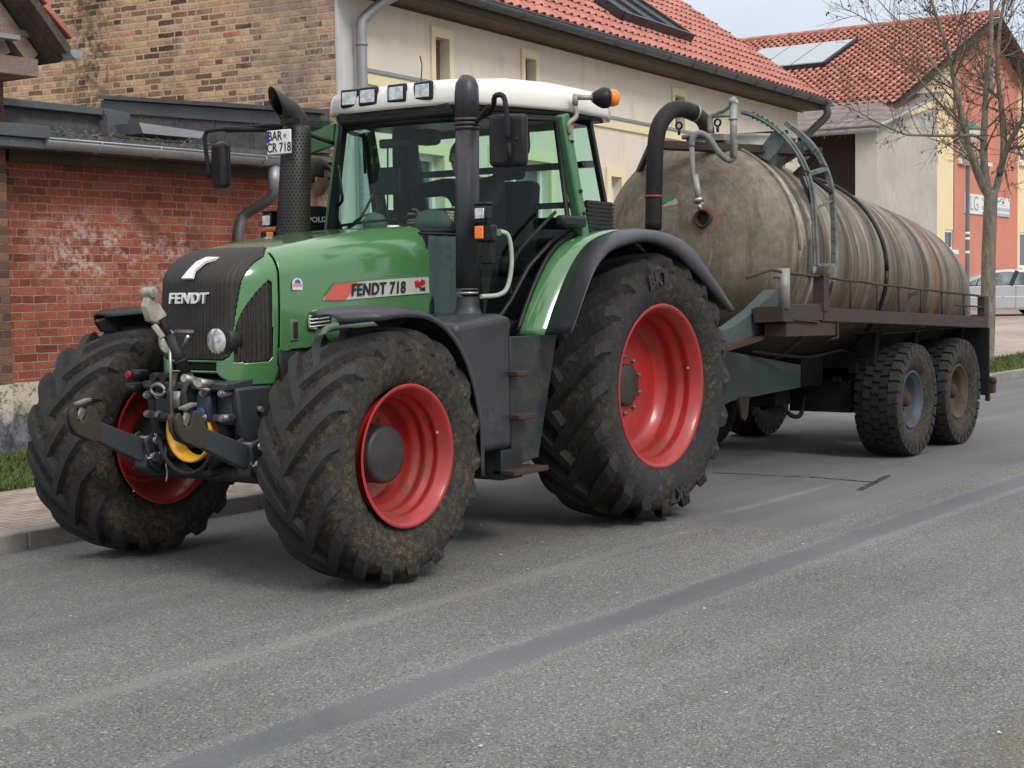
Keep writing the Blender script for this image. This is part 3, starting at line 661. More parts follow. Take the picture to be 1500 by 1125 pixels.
b_ = MB(); b_.box2((-.19, YW+.01, 2.93), (.9, YW+.30+GO, 3.04)); b_.box2((-.15, YW+.05+GO, 2.84), (.85, YW+.26+GO, 2.927)); b_.build('fascia_sheet', M_ZINCD, lb, bevel=.006)
b_ = MB()                                       # upstand clad in felt, with a capping, bending back at its right end
pts = [(1.2, -6.02), (-1.42, -6.02), (-1.78, -6.12)]
for i in range(2):
    p, q = pts[i], pts[i+1]; b_.add([(p[0], p[1], 3.08), (q[0], q[1], 3.08), (q[0], q[1], 3.29), (p[0], p[1], 3.29)], [(0, 1, 2, 3)])
b_.add([(-1.78, -6.12, 3.08), (-1.78, -6.45, 3.08), (-1.78, -6.45, 3.29), (-1.78, -6.12, 3.29)], [(0, 1, 2, 3)])
b_.build('upstand', M_SLATE, lb, solid=.12)
b_ = MB()
for i in range(2): b_.beam((pts[i][0], pts[i][1], 3.325), (pts[i+1][0]-.05*i, pts[i+1][1], 3.325-.012*i), .2, .07)
b_.build('capping', M_ZINCD, lb, bevel=.006)
b_ = MB(); X4 = XG+.14; p, q = (X4, -9.15, 3.93), (X4, YW-.02, 3.50)
gx = lambda y: (YF-y)*math.sin(TH)
p, q = (X4+gx(-8.75), -8.75, 3.89), (X4, YW+.22, 3.50)
b_.add([(p[0], -8.75, 3.07), (X4, YW+.22, 3.07), q, p, (p[0]-.13, -8.75, 3.07), (XG+.01, YW+.22, 3.07), (XG+.01, q[1], q[2]), (p[0]-.13, p[1], p[2])], [(0, 1, 2, 3), (0, 3, 7, 4), (1, 5, 6, 2)])
b_.build('wall_upstand', M_SLATE, lb)
b_ = MB(); b_.beam((p[0]+.02, -8.77, 3.91), (X4+.02, YW+.24, 3.52), .12, .045); b_.beam((p[0]+.012, -8.77, 3.80), (X4+.012, YW+.22, 3.41), .03, .14); b_.build('flashing', M_ZINCD, lb)
for k in range(1, 6):
    b_ = MB(); yy = -8.7+k*.55; b_.beam((X4+gx(yy)+.006, yy, 3.08), (X4+gx(yy)+.006, yy, 3.35+.11*(6-k)*.5), .018, .012); b_.build('felt_seam', M_SLATE, lb)
yd = YW+.10
b_ = [(-3.12, YW+.23+GO, 2.86), (-3.12, YW+.23+GO, 2.68), (-3.10, YW+.2+GO, 2.52), (-3.06, yd, 2.36), (-2.98, yd, 2.24), (-2.95, yd, 2.10), (-2.95, yd, 1.9)]
pipe('downpipe', curve_pts(b_, 36)+[Vector((-2.95, yd, z)) for z in (1.5, .1)], .055, lb, M_ZINCD)
b_ = MB(); b_.tube([(-3.12, YW+.23+GO, 2.60), (-3.12, YW+.23+GO, 2.84)], .066, 12); b_.tube([(-2.95, yd, 2.04), (-2.95, yd, .3)], .062, 12); b_.build('pipe_sleeve', M_ZINC, lb)
b_ = MB()                                       # loose zinc sheet and leaf litter on the roof edge
b_.prism([(-1.5, 3.09), (-2.25, 3.09), (-2.35, 3.16), (-1.45, 3.19)], -5.45, -5.8, 'xz'); b_.build('roof_sheet', M_ZINC, lb)
b_ = MB()
for i in range(420):
    x = random.uniform(-2.6, -.2); y = random.uniform(YW-.1+GO, YW+.27+GO); s = random.uniform(.01, .028); z = 3.0+random.uniform(-.03, .03)+(.05 if y < YW+.1+GO else 0); a = random.uniform(0, 6); t = random.uniform(-.6, .6)
    b_.add([(x+s*math.cos(a), y+s*math.sin(a), z), (x-s*math.sin(a), y+s*math.cos(a)*.6, z+t*s), (x-s*math.cos(a), y-s*math.sin(a), z+s*.4)], [(0, 1, 2)])
o = b_.build('leaf_litter', pm('dead_leaves', (.17, .14, .085), .9, dirt=.5)); tag(o, 'mossy leaf litter lying along the gutter of the brick outbuilding', 'leaf litter', kind='stuff')

# ------------------------------------------------------------------ neighbour at the left edge
nb = thing('brick_neighbour', (2.5, -7.5, .1), 'dark brick building at the left edge with a tiled verge and timber rafters', 'building')
YW += .24
b_ = MB(); b_.box2((.056, YW-.02, .75), (6, YB, 3.5)); b_.build('wall', M_DKB, nb)
b_ = MB(); b_.box2((.056, YW-.025, 0), (6, YB+.1, .745)); b_.build('plinth', M_PLINTH, nb)
# roof slope falls towards -X, gable faces the street
b_ = MB(); yv = -4.95
b_.beam((-.14, yv-2, 3.60), (3.2, yv-2, 7.2), 4.0, .08, up=(0, 0, 1)); b_.build('roof_deck', M_WOODD, nb)
b_ = MB(); b_.beam((-.10, yv+.0, 3.66), (3.2, yv+.0, 7.2), .07, .30, up=(0, 1, 0)); b_.build('barge_board', M_WOODD, nb)
b_ = MB()
for k in range(10):
    q = Vector((-.12+k*.225, 0, 3.72+k*.2415)); e = q+Vector((.27, 0, .262))
    b_.beam((q.x, yv-1.9, q.z+.055), (e.x, yv-1.9, e.z+.02), 3.95, .045, up=(0, 0, 1)); b_.beam((q.x-.01, yv+.07, q.z+.06), (e.x, yv+.07, e.z+.035), .05, .20, up=(0, 1, 0)); b_.beam((q.x-.03, yv+.02, q.z+.10), (e.x, yv+.02, e.z+.07), .14, .06, up=(0, 0, 1))
b_.build('roof_tiles', M_TILE, nb, bevel=.008)
b_ = MB(); b_.box2((.02, YW-.4, 3.44), (3, yv-.12, 3.60)); b_.box2((.02, yv-.5, 3.78), (2.4, yv-.14, 3.84)); b_.build('timber_plate', M_WOODL, nb, bevel=.01)
b_ = MB()
b_.beam((.35, yv-.2, 3.6), (.95, yv-.2, 4.6), .12, .12); b_.beam((.05, yv-.2, 3.60), (1.7, yv-.2, 5.35), .1, .14); b_.build('rafter', M_WOODL, nb)
b_ = MB(); b_.box2((.30, yv-.1, 3.72), (1.6, yv+.0, 3.76)); b_.build('flashing', M_ZINC, nb)
gutter('gutter', yv+.12, yv-3.5, -.20, 3.68, .075, nb, M_ZINC, axis='y')

# ------------------------------------------------------------------ terracotta house with gable to the street, and its annex
Y1 = -13.; XA, ZA = -48.4, 11.0; XL, ZL = -38.9, 7.15; XRr = -57.9
gh = thing('terracotta_house', (-48.4, -20, .5), 'yellow and terracotta house with white sign on its gable behind the bare tree', 'house')
holes = []
def gf(u0, u1, v0, v1):
    a = at(u0, v0, 'y', Y1); b = at(u1, v1, 'y', Y1); return (min(a.x, b.x), max(a.x, b.x), min(a.z, b.z), max(a.z, b.z))
ow = gf(1397, 1490, 100, 440)
wins = [gf(1404, 1419, 214, 236), gf(1433, 1447, 214, 238), gf(1494, 1512, 214, 240), gf(1384, 1397, 336, 366), gf(1494, 1530, 340, 392)]
b_ = MB()
wall_holes(b_, XRr, ow[0], 0, 6.4, Y1, [wins[2], wins[4]], .12)
wall_holes(b_, ow[1], XL-.004, 0, 6.4, Y1, [wins[3]], .12)
def gabz(x): return ZL+(ZA-ZL)*(1-abs(x-XA)/(XA-XL)*-1) if False else ZL+(ZA-ZL)*(1-abs(x-XA)/abs(XL-XA))
for x0, x1 in ((XRr, ow[0]), (ow[1], XL-.004)):
    b_.add([(x0, Y1, 6.4), (x1, Y1, 6.4), (x1, Y1, gabz(x1)), (x0, Y1, gabz(x0))], [(0, 1, 2, 3)])
b_.build('gable_wall', M_YELL, gh)
b_ = MB(); wall_holes(b_, ow[0], ow[1], 0, 6.4, Y1, [wins[0], wins[1]], .12)
b_.add([(ow[0], Y1, 6.4), (ow[1], Y1, 6.4), (ow[1], Y1, gabz(ow[1])), (XA, Y1, ZA), (ow[0], Y1, gabz(ow[0]))], [(0, 1, 2, 3, 4)]); b_.build('terracotta_panel', M_ORNG, gh)
b_ = MB(); b_.add([(XL, Y1, 0), (XL, Y1-24, 0), (XL, Y1-24, ZL), (XL, Y1, ZL)], [(0, 1, 2, 3)]); b_.add([(XRr, Y1, 0), (XRr, Y1-24, 0), (XRr, Y1-24, ZL), (XRr, Y1, ZL)], [(0, 1, 2, 3)]); b_.build('side_wall', M_YELL, gh)
for a, b, c, d in wins:
    f = MB(); fr = .09; yy = Y1-.09
    for p, q in (((a, yy, d-fr), (b, yy+.06, d)), ((a, yy, c), (b, yy+.06, c+fr)), ((a, yy, c+fr), (a+fr, yy+.06, d-fr)), ((b-fr, yy, c+fr), (b, yy+.06, d-fr))): f.box2(p, q)
    w = f.build('window', M_WHT, gh)
    g = MB(); g.add([(a, yy+.02, c), (b, yy+.02, c), (b, yy+.02, d), (a, yy+.02, d)], [(0, 1, 2, 3)]); g.build('pane', M_PANE, w)
    g = MB(); g.box2((a-.12, Y1+.003, c-.16), (b+.12, Y1+.14, c)); g.build('sill', M_WHT, w, bevel=.01)
sgb = gf(1412, 1477, 283, 318)
f = MB(); f.box2((sgb[0], Y1+.004, sgb[2]), (sgb[1], Y1+.05, sgb[3])); sign = f.build('sign', M_WHT, gh)
M_SGN = pm('sign_teal', (.28, .38, .38), .5, dirt=0); M_SGG = pm('sign_grey', (.42, .46, .52), .5, dirt=0)
lgx = sgb[1]-.95
text('lettering', 'LG', .75, M_SGN, (lgx, Y1+.056, (sgb[2]+sgb[3])/2), ROT_SIDE, sign, extrude=.004)
f = MB(); zc_ = (sgb[2]+sgb[3])/2
for k, (l, dz) in enumerate(((1.2, .22), (3.1, -.10), (3.1, -.30))):
    x = lgx-.85
    while x > lgx-.85-l:
        w = random.uniform(.10, .22); f.box2((x, Y1+.052, zc_+dz-.06), (x-w, Y1+.058, zc_+dz+.06)); x -= w+.05
f.build('small_text', M_SGG, sign)
f = MB(); q = at(1447, 340, 'y', Y1); f.box2((q.x-.25, Y1+.004, q.z-.5), (q.x+.35, Y1+.06, q.z+.5)); f.build('notice_board', pm('board_blue', (.03, .05, .12), .4), gh)
f = MB(); q = at(1448, 108, 'y', Y1); f.box2((q.x-.45, Y1+.003, q.z-.6), (q.x+.45, Y1+.03, q.z+.6)); f.build('attic_window', M_PANE, gh)
sl = (ZA-ZL)/(XL-XA)
for sgn in (1, -1):
    b_ = MB(); xe = XL+.55 if sgn > 0 else XRr-.55; ze = ZA-sl*abs(xe-XA)
    b_.add([(xe, Y1+.55, ze), (xe, Y1-24, ze), (XA, Y1-24, ZA), (XA, Y1+.55, ZA)], [(0, 1, 2, 3)]); b_.build('roof_deck', M_WOODD, gh)
tiled('roof', Y1+.6, Y1-12., XL+.6, ZA-sl*(XL+.6-XA)+.17, XA, ZA+.17, gh, M_TILE2, tw=.27, th=.38, amp=.05, step=.05, axis='y')
b_ = MB(); b_.tube([(XA, Y1+.6, ZA+.16), (XA, Y1-24, ZA+.16)], .14, 8); b_.build('ridge', M_TILE2, gh)
b_ = MB(); b_.beam((XL+.62, Y1+.6, ZA-sl*(XL+.62-XA)-.05), (XA, Y1+.6, ZA-.03), .06, .20, up=(0, 1, 0)); b_.beam((XRr-.62, Y1+.6, ZA-sl*(XL+.62-XA)-.05), (XA, Y1+.6, ZA-.03), .06, .24, up=(0, 1, 0)); b_.build('verge_board', M_WOODD, gh)
gutter('gutter', Y1+.3, Y1-14, XL+.72, ZA-sl*(XL+.62-XA)-.02, .12, gh, M_ZINC, axis='y', brackets=2)
f = MB()                                        # solar collector on the slope
def rs(y, x, h=.36): return (x, y, ZA-sl*(x-XA)+h)
for k in range(3):
    y0_, y1_ = -17.0-k*1.25, -18.2-k*1.25; f.add([rs(y0_, -43.4), rs(y1_, -43.4), rs(y1_, -46.1), rs(y0_, -46.1), rs(y0_, -43.4, .1), rs(y1_, -43.4, .1), rs(y1_, -46.1, .1), rs(y0_, -46.1, .1)], [(0, 1, 2, 3), (0, 1, 5, 4), (0, 3, 7, 4), (1, 2, 6, 5)])
o = f.build('solar_panel', mat('solar_glass', lambda t, b, tc: (t.put(b.inputs['Base Color'], (.38, .42, .43)), setattr(b.inputs['Roughness'], 'default_value', .15), setattr(b.inputs['Specular IOR Level'], 'default_value', 1.), setattr(b.inputs['Metallic'], 'default_value', .5))), gh)
f = MB(); f.beam(rs(-16.9, -43.25, .22), rs(-20.8, -43.25, .22), .16, .26); f.beam(rs(-16.9, -43.25, .22), rs(-16.9, -46.2, .22), .12, .26); f.build('frame', M_BLKM, o)

ax = thing('grey_annex', (-38.5, -15, .3), 'grey rendered annex with faded lean-to roof and dark opening beside the terracotta house', 'annex')
YA = -12.; XC = -36.0; XD = -41.05; ZEa = 6.12
b_ = MB(); zt = 7.2
b_.add([(XC, YA, 0), (XD, YA, 0), (XD, YA, zt), (XC, YA, ZEa)], [(0, 1, 2, 3)]); b_.build('side_wall', M_GREYW, ax)
b_ = MB(); op = (YA-2.35, YA-6.5)
b_.add([(XC, YA, 0), (XC, YA-.68, 0), (XC, YA-.68, ZEa), (XC, YA, ZEa)], [(0, 1, 2, 3)]); b_.add([(XC, op[1], 0), (XC, op[1]-3, 0), (XC, op[1]-3, ZEa), (XC, op[1], ZEa)], [(0, 1, 2, 3)])
b_.build('front_wall', stucco('pale_render', (.54, .51, .46), .05, .04), ax)
b_ = MB(); b_.add([(XC-.8, YA-.3, 0), (XC-.8, YA-9, 0), (XC-.8, YA-9, ZEa), (XC-.8, YA-.3, ZEa)], [(0, 1, 2, 3)]); b_.build('opening', pm('opening_shade', (.022, .014, .011), .8), ax)  # flat dark sheet standing in for the shaded depth of the opening
b_ = MB(); b_.add([(XC+.35, YA+.2, ZEa-.05), (XC+.35, YA-9, ZEa-.05), (-38.86, YA-9, zt+.05), (-38.86, YA-1.0, zt+.05), (-41.1, YA-.98, zt+.35), (-41.1, YA+.2, zt+.35)], [(0, 1, 2, 3), (0, 3, 4, 5)]); b_.build('roof', M_ANX, ax, solid=.1)
b_ = MB(); b_.beam((XC+.38, YA+.22, ZEa+.02), (-41.1, YA+.22, zt+.42), .05, .22, up=(0, 1, 0)); b_.build('verge_trim', M_ZINC, ax)
b_ = MB(); b_.beam((-38.8, YA-1., zt+.11), (-38.8, YA-9, zt+.11), .12, .08); b_.build('ridge_flashing', pm('red_flashing', (.22, .05, .045), .6), ax)
gutter('gutter', YA+.2, YA-9, XC+.45, ZEa-.06, .11, ax, M_ZINC, axis='y', brackets=1.5)
b_ = curve_pts([(XC+.4, YA-2.6, ZEa-.12), (XC+.4, YA-2.6, ZEa-.9), (XC+.35, YA-2.1, ZEa-1.5), (XC+.3, YA-1.75, ZEa-2.0), (XC+.3, YA-1.75, ZEa-2.6)], 20)+[Vector((XC+.3, YA-1.75, 0))]
b_ = [Vector((p.x, p.y+.15, p.z)) for p in b_]
pipe('downpipe', b_, .10, ax, M_ZINC)

# ------------------------------------------------------------------ bare street tree
tr = thing('bare_tree', (-18.6, -2.9, .1), 'bare young street tree with forked grey trunk by the kerb', 'tree')
def bark(t, b, tc):
    n = t.noise(t.map(tc, (1, 1, .3)), 14, 6, .7); n2 = t.noise(tc, 45, 4, .7)
    c = t.ramp(t.m('ADD', t.m('MULTIPLY', n, .6), t.m('MULTIPLY', n2, .4)), [(.32, (.06, .05, .037)), (.5, (.17, .15, .115)), (.68, (.31, .285, .235))])
    t.put(b.inputs['Base Color'], c); b.inputs['Roughness'].default_value = .9; t.put(b.inputs['Normal'], t.bump(n, .8, .02))
M_BARK = mat('bark', bark)
M_TWIG = pm('twig_bark', (.115, .095, .078), .9, dirt=.2, var=.4)
def TP(u, v, dy=0.): 
    q = at(u, v, 'y', -2.9); return Vector((-18.6+(q.x+18.6)*1., -2.9, q.z))+Vector((-.82, -.57, 0))*dy if False else _tp(u, v, dy)
def _tp(u, v, dep):
    # point at distance (28+dep) m along the view direction from the camera
    d = _fw+_r2*((u-750)/FPX)-_u2*((v-562.5)/FPX); return Vector(CAM)+d*(28.15+dep)
mb = MB()
base = Vector((-18.6, -2.9, .05))
trunk = curve_pts([base, TP(1447, 470, 0), TP(1448, 380, .0), TP(1451, 300, 0), TP(1452, 280, 0)], 16)
mb.tube(trunk, [.175]+[.135-.02*i/(len(trunk)-2) for i in range(len(trunk)-1)], 12)
limbs = []
def limb(pts, r0, r1, n=24):
    c = curve_pts(pts, n); rr = [r0+(r1-r0)*i/(len(c)-1) for i in range(len(c))]
    mb.tube(c, rr, 9); limbs.append((c, rr))
f0 = TP(1452, 292, 0)
limb([f0, TP(1438, 268, -.05), TP(1422, 225, -.25), TP(1412, 185, -.4), TP(1400, 132, -.5), TP(1391, 82, -.6), TP(1374, 30, -.7), TP(1350, -40, -.8)], .085, .022)
limb([f0, TP(1444, 262, .05), TP(1441, 210, .1), TP(1446, 120, .2), TP(1452, 50, .2), TP(1452, -40, .25)], .085, .03)
limb([f0, TP(1460, 272, .1), TP(1470, 222, .3), TP(1466, 147, .5), TP(1461, 100, .6), TP(1466, 30, .8), TP(1480, -40, 1)], .075, .022)
limb([TP(1464, 255, .1), TP(1476, 215, -.1), TP(1498, 175, -.4), TP(1520, 130, -.6), TP(1540, 60, -.8)], .062, .02)
limb([TP(1440, 205, .1), TP(1425, 198, -.3), TP(1400, 199, -.7), TP(1350, 198, -1.2), TP(1324, 196, -1.5), TP(1283, 178, -1.9), TP(1250, 160, -2.2), TP(1216, 148, -2.4)], .034, .006)
limb([TP(1412, 185, -.4), TP(1385, 160, -.8), TP(1350, 120, -1.2), TP(1310, 70, -1.6), TP(1270, 30, -1.9), TP(1222, 5, -2.2)], .028, .005)
limb([TP(1400, 132, -.5), TP(1372, 100, .2), TP(1352, 70, .7), TP(1325, 40, 1.1), TP(1295, 10, 1.4), TP(1262, -30, 1.6)], .026, .006)
limb([TP(1446, 120, .2), TP(1425, 95, .5), TP(1405, 50, .8), TP(1392, -10, 1.)], .024, .006)
limb([TP(1470, 222, .3), TP(1487, 216, -.2), TP(1520, 210, -.8), TP(1580, 190, -1.4)], .036, .01)
limb([TP(1434, 232, .05), TP(1420, 225, .4), TP(1408, 205, .8), TP(1400, 170, 1.1), TP(1398, 120, 1.3), TP(1415, 60, 1.5)], .022, .005)
mb.build('trunk', M_BARK, tr)
mt = MB(); ml = MB(); rnd = random.Random(11)
def twig(p, d, L, r, depth):
    pts = [p]; dd = d.copy(); n = max(4, int(L/.11)); rr = [r]
    for i in range(n):
        dd = (dd+Vector((rnd.uniform(-.2, .2), rnd.uniform(-.2, .2), rnd.uniform(-.13, .22)))).normalized(); pts.append(pts[-1]+dd*(L/n)); rr.append(max(.0026, r*(1-.8*(i+1)/n)))
    mt.tube(pts, rr, 5 if depth < 2 else 4, caps=False)
    if depth < 3:
        k = rnd.randint(3, 5) if depth < 2 else rnd.randint(1, 3)
        for _ in range(k):
            i = rnd.randint(1, n-1); q = (pts[i+1]-pts[i]).normalized(); side = q.orthogonal().normalized(); side.rotate(Matrix.Rotation(rnd.uniform(0, 2*PI), 3, q))
            twig(pts[i], (q*.8+side*rnd.uniform(.5, .95)).normalized(), L*rnd.uniform(.35, .65), rr[i]*.7, depth+1)
    if depth >= 1 and rnd.random() < .16:
        for _ in range(rnd.randint(1, 3)):                       # dried leaves and seed keys still hanging on
            i = rnd.randint(n//2, n); q = pts[i]; s = rnd.uniform(.014, .028); a = rnd.uniform(0, 6)
            ml.add([q, q+Vector((s*math.cos(a), s*math.sin(a), -s)), q+Vector((s*.3*math.cos(a+1), s*.3*math.sin(a+1), -s*2.2)), q+Vector((-s*.6*math.cos(a), -s*.6*math.sin(a), -s*1.2))], [(0, 1, 2), (0, 2, 3)])
for li, (c, rr) in enumerate(limbs):
    n = len(c); cnt = 13 if li < 4 else 20
    for j in range(cnt):
        i = int(n*(.22+.76*(j+rnd.random())/cnt)) if li < 4 else int(n*(.1+.88*(j+rnd.random())/cnt)); i = min(n-2, i)
        q = (c[i+1]-c[i]).normalized(); side = q.orthogonal().normalized(); side.rotate(Matrix.Rotation(rnd.uniform(0, 2*PI), 3, q))
        twig(c[i], (q*.7+side*rnd.uniform(.6, 1.)).normalized(), rnd.uniform(.7, 1.6) if li < 4 else rnd.uniform(.4, 1.1), max(.006, min(.018, rr[i]*.42)), 0 if li < 4 else 1)
mt.build('twigs', M_TWIG, tr); ml.build('dead_leaves', pm('dead_leaf', (.12, .055, .035), .8), tr)

# ------------------------------------------------------------------ street lamp, post, barrier, car
LX, LY = at(1417, 400, 'y', -6.4)[:2]
lp = thing('street_lamp', (LX, LY, .2), 'grey post lamp with green cap behind the bare tree', 'street lamp')
s_ = lambda v: at(1417, v, 'y', -6.4).z
mb = MB(); mb.tube([(LX, LY, 0), (LX, LY, 1.2), (LX, LY, 1.22), (LX, LY, s_(243))], [.075, .075, .052, .05], 12); mb.build('post', M_ZINCD, lp)
mb = MB(); mb.lathe([(s_(243), .06), (s_(240), .12), (s_(215), .17), (s_(200), .26), (s_(190), .29), (s_(189), 0.)], (LX, LY, 0), 'z', 24); mb.build('lamp_shade', pm('opal_lamp', (.62, .60, .50), .4), lp)
mb = MB(); mb.lathe([(s_(190), .32), (s_(189), .32), (s_(183), .22), (s_(180), .12), (s_(178), .11), (s_(177.5), .0)], (LX, LY, 0), 'z', 24); mb.build('cap', pm('green_cap', (.05, .16, .12), .5), lp)
mb = MB()
for v in (344, 352, 372): mb.tube([(LX, LY, s_(v)), (LX, LY, s_(v)+.07)], .056, 12)
mb.build('sticker', M_WHT, lp)

def make_car():
    L, W, H = 4.3, 1.76, 1.50
    A = R(-62)                                     # direction the bonnet points to
    c0 = at(1452, 455, 'x', -42.5); z0 = gz(c0.x, c0.y)
    t = thing('parked_car', (c0.x, c0.y, z0), 'silver parked hatchback seen from the side beyond the kerb tree', 'car')
    # local: +x bonnet; near side is +y
    low = [(-2.1, .55), (-2.12, .85), (-2.02, 1.0), (-1.5, 1.0), (.65, .98), (1.15, .95), (1.7, .84), (2.05, .70), (2.15, .50), (2.12, .30), (1.85, .24)]
    def arch(cx): return [(cx+.36*math.cos(a), .30+.36*math.sin(a)) for a in [PI*k/10 for k in range(11)]]
    body = low+[(cx, cz) for cx, cz in arch(1.32)]+[(.9, .22), (-.9, .22)]+[(cx, cz) for cx, cz in arch(-1.3)]+[(-1.9, .28)]
    g = MB(); g.prism(body, -W/2, W/2, 'xz'); bo = g.build('body', pm('silver_paint', (.50, .52, .54), .3, .35, dirt=.05, var=.03, coat=.5), None, bevel=.03, seg=3)
    roofp = [(-1.95, .98), (-1.72, 1.30), (-1.25, 1.46), (-.4, 1.50), (.2, 1.46), (.75, 1.24), (1.28, .95)]
    g = MB(); rows = []
    for y_, k in ((-W/2+.02, 0), (-W/2+.20, 1), (W/2-.20, 1), (W/2-.02, 0)):
        rows.append([(x*(1 if k else 1), y_, z if k else .97) for x, z in roofp])
    g.loft([[(x, -W/2+.16, z) for x, z in roofp], [(x, W/2-.16, z) for x, z in roofp]], smooth=False)
    for sgn in (-1, 1):
        y0_, y1_ = sgn*(W/2-.02), sgn*(W/2-.16)
        top = [(x, y1_, z) for x, z in roofp]; n = len(top)
        inner = [(x*.955-.02, y0_+(y1_-y0_)*((z-.09-.97)/.55), z-.075) for x, z in roofp[1:-1]]
        g.loft([[top[0]]+top[1:-1]+[top[-1]], [(roofp[0][0]+.1, y0_, .97)]+inner+[(roofp[-1][0]-.15, y0_, .97)]], smooth=False)
        pass
    roof = g.build('roof', MATS['silver_paint'], None, solid=.02)
    g = MB()
    for sgn in (-1, 1):
        y0_, y1_ = sgn*(W/2-.035), sgn*(W/2-.17)
        g.add([(-1.85, y0_, .97)]+[(x*.96-.02, y0_+(y1_-y0_)*((z-.09-.97)/.55), z-.08) for x, z in roofp[1:-1]]+[(1.12, y0_, .97)], [list(range(7))])
    side = g.build('side_window', mat('car_glass', lambda t, b, tc: (t.put(b.inputs['Base Color'], t.ramp(t.noise(tc, 1.6, 3), [(.4, (.05, .06, .065)), (.55, (.16, .19, .20)), (.7, (.30, .34, .35))])), setattr(b.inputs['Roughness'], 'default_value', .06), setattr(b.inputs['Specular IOR Level'], 'default_value', .8))), None)
    parts = [bo, roof, side]
    g = MB()
    for sgn in (-1, 1):
        y0_, y1_ = sgn*(W/2-.012), sgn*(W/2-.15); g.beam((-.46, y0_, .97), (-.68, y1_, 1.45), .13, .03, up=(0, 1, 0)); g.beam((.62, y0_, .97), (.50, y1_, 1.30), .04, .03, up=(0, 1, 0)); g.beam((-1.45, y0_, .97), (-1.50, y1_, 1.36), .09, .03, up=(0, 1, 0))
    parts.append(g.build('window_pillar', M_BLK, None))
    g = MB(); g.box2((-1.7, W/2-.08, .975), (1.15, W/2-.01, .995)); parts.append(g.build('window_trim', M_BLK, None))
    g = MB(); g.box2((-.15, W/2-.002, .60), (1.0, W/2+.012, .63)); g.box2((-1.15, W/2-.002, .60), (-.25, W/2+.012, .63)); parts.append(g.build('rubbing_strip', M_WHT, None))
    g = MB(); g.box2((-.95, W/2-.002, .20), (.95, W/2+.015, .27)); parts.append(g.build('sill', M_ZINC, None))
    g = MB(); g.box2((.0, W/2, .84), (.18, W/2+.03, .87)); parts.append(g.build('door_handle', M_ZINC, None))
    g = MB(); g.box2((-.62, W/2-.002, .25), (-.61, W/2+.004, .97)); parts.append(g.build('door_gap', M_BLK, None))
    g = MB()
    for x_ in (.25, -.85):
        g.lathe([(-.1, .0), (-.1, .2), (.12, .17), (.3, .08), (.3, 0)], (x_-.25, .35, .95), 'z', 12); g.lathe([(0, 0), (0, .09), (.2, .1), (.26, 0)], (x_-.27, .35, 1.2), 'z', 10)
    parts.append(g.build('seat', M_CLO2, None))
    for sx in (1.32, -1.3):
        for sy in (1, -1):
            g = MB(); g.lathe([(-.1, .19), (-.1, .29), (-.07, .315), (.07, .315), (.1, .29), (.1, .19)], (sx, sy*(W/2-.11), .315), 'y', 28); w = g.build('wheel', M_BLK, None); parts.append(w)
            g = MB(); g.lathe([(.08*sy, .2), (.06*sy, .18), (.03*sy, .05), (.05*sy, 0)], (sx, sy*(W/2-.11), .315), 'y', 20); r_ = g.build('rim', M_ZINC, None); r_.parent = w
    t.rotation_euler = (0, 0, A)
    for p in parts: p.parent = t; p.matrix_parent_inverse = Matrix.Identity(4)
    t.location.z = z0
    return t
make_car()
# ================================================================== WHEELS
def interp(pts, t):
    for i in range(len(pts)-1):
        a, b = pts[i], pts[i+1]
        if t <= b[0] or i == len(pts)-2:
            k = (t-a[0])/(b[0]-a[0]); return [a[j]+(b[j]-a[j])*k for j in range(1, len(a))]
def ag_tyre(name, Rr, W, rf, n, lh, mats, parent, sweep=.62, phase=0., nseg=72):
    """tractor tyre: round carcass plus chevron lugs; axis y; rolling forward is towards +x"""
    rc = Rr-lh; h = rc-rf
    half = [(W*.36, rf-.005), (W*.395, rf+.01), (W*.45, rf+.20*h), (W*.485, rf+.42*h), (W*.49, rf+.60*h), (W*.47, rf+.80*h), (W*.43, rc-.022), (W*.34, rc-.008), (W*.18, rc), (0, rc+.003)]
    prof = half+[(-a, r) for a, r in half[::-1][1:]]
    mb = MB(); mb.lathe(prof, n=nseg)
    clean = [0.]*len(mb.v)
    path = [(0, -.035, Rr, rc-.02), (.35, W*.16, Rr-.001, rc-.02), (.62, W*.31, Rr-.007, rc-.035), (.80, W*.415, Rr-.018, rc-.055), (.90, W*.475, Rr-.045, rc-.085), (1., W*.495, rc-.075, rc-.11)]
    rnd = random.Random(3)
    for s in (-1, 1):
        for i in range(n):
            ph0 = phase+2*PI*(i+(0.5 if s > 0 else 0))/n; N = 11; o = len(mb.v); wj = rnd.uniform(.94, 1.06)
            for j in range(N+1):
                t = j/N; y, rt, rb = interp(path, t)
                ph = ph0+sweep*(t**.92)*(W/ Rr)*1.05
                w = (.036+.020*t)*wj*.62
                # cross-section offsets follow the normal of the lug direction
                wt = w*.86; wb = w*1.5; rb2 = rb
                yb = y-.06*W if t > .85 else y
                for (r, ww, yy) in ((rb2, -wb, yb), (rt, -wt, y), (rt, wt, y), (rb2, wb, yb)):
                    a = ph+ww/.62*.95; yo = s*(yy-ww*.75*Rr*(1 if t < .8 else .4))
                    mb.v.append((r*math.cos(a), yo, r*math.sin(a))); clean.append(1. if r == rt and t < .95 else .15)
            for j in range(N):
                for k in range(3):
                    q = [o+j*4+k, o+j*4+k+1, o+j*4+k+5, o+j*4+k+4]; mb.f.append(q if s > 0 else q[::-1]); mb.sm.append(False); mb.mi.append(0)
            mb.f.append([o, o+1, o+2, o+3]); mb.sm.append(False); mb.mi.append(0)
            e = o+N*4; mb.f.append([e+3, e+2, e+1, e]); mb.sm.append(False); mb.mi.append(0)
    o = mb.build(name, mats, parent)
    at_ = o.data.attributes.new('clean', 'FLOAT', 'POINT'); at_.data.foreach_set('value', clean)
    return o
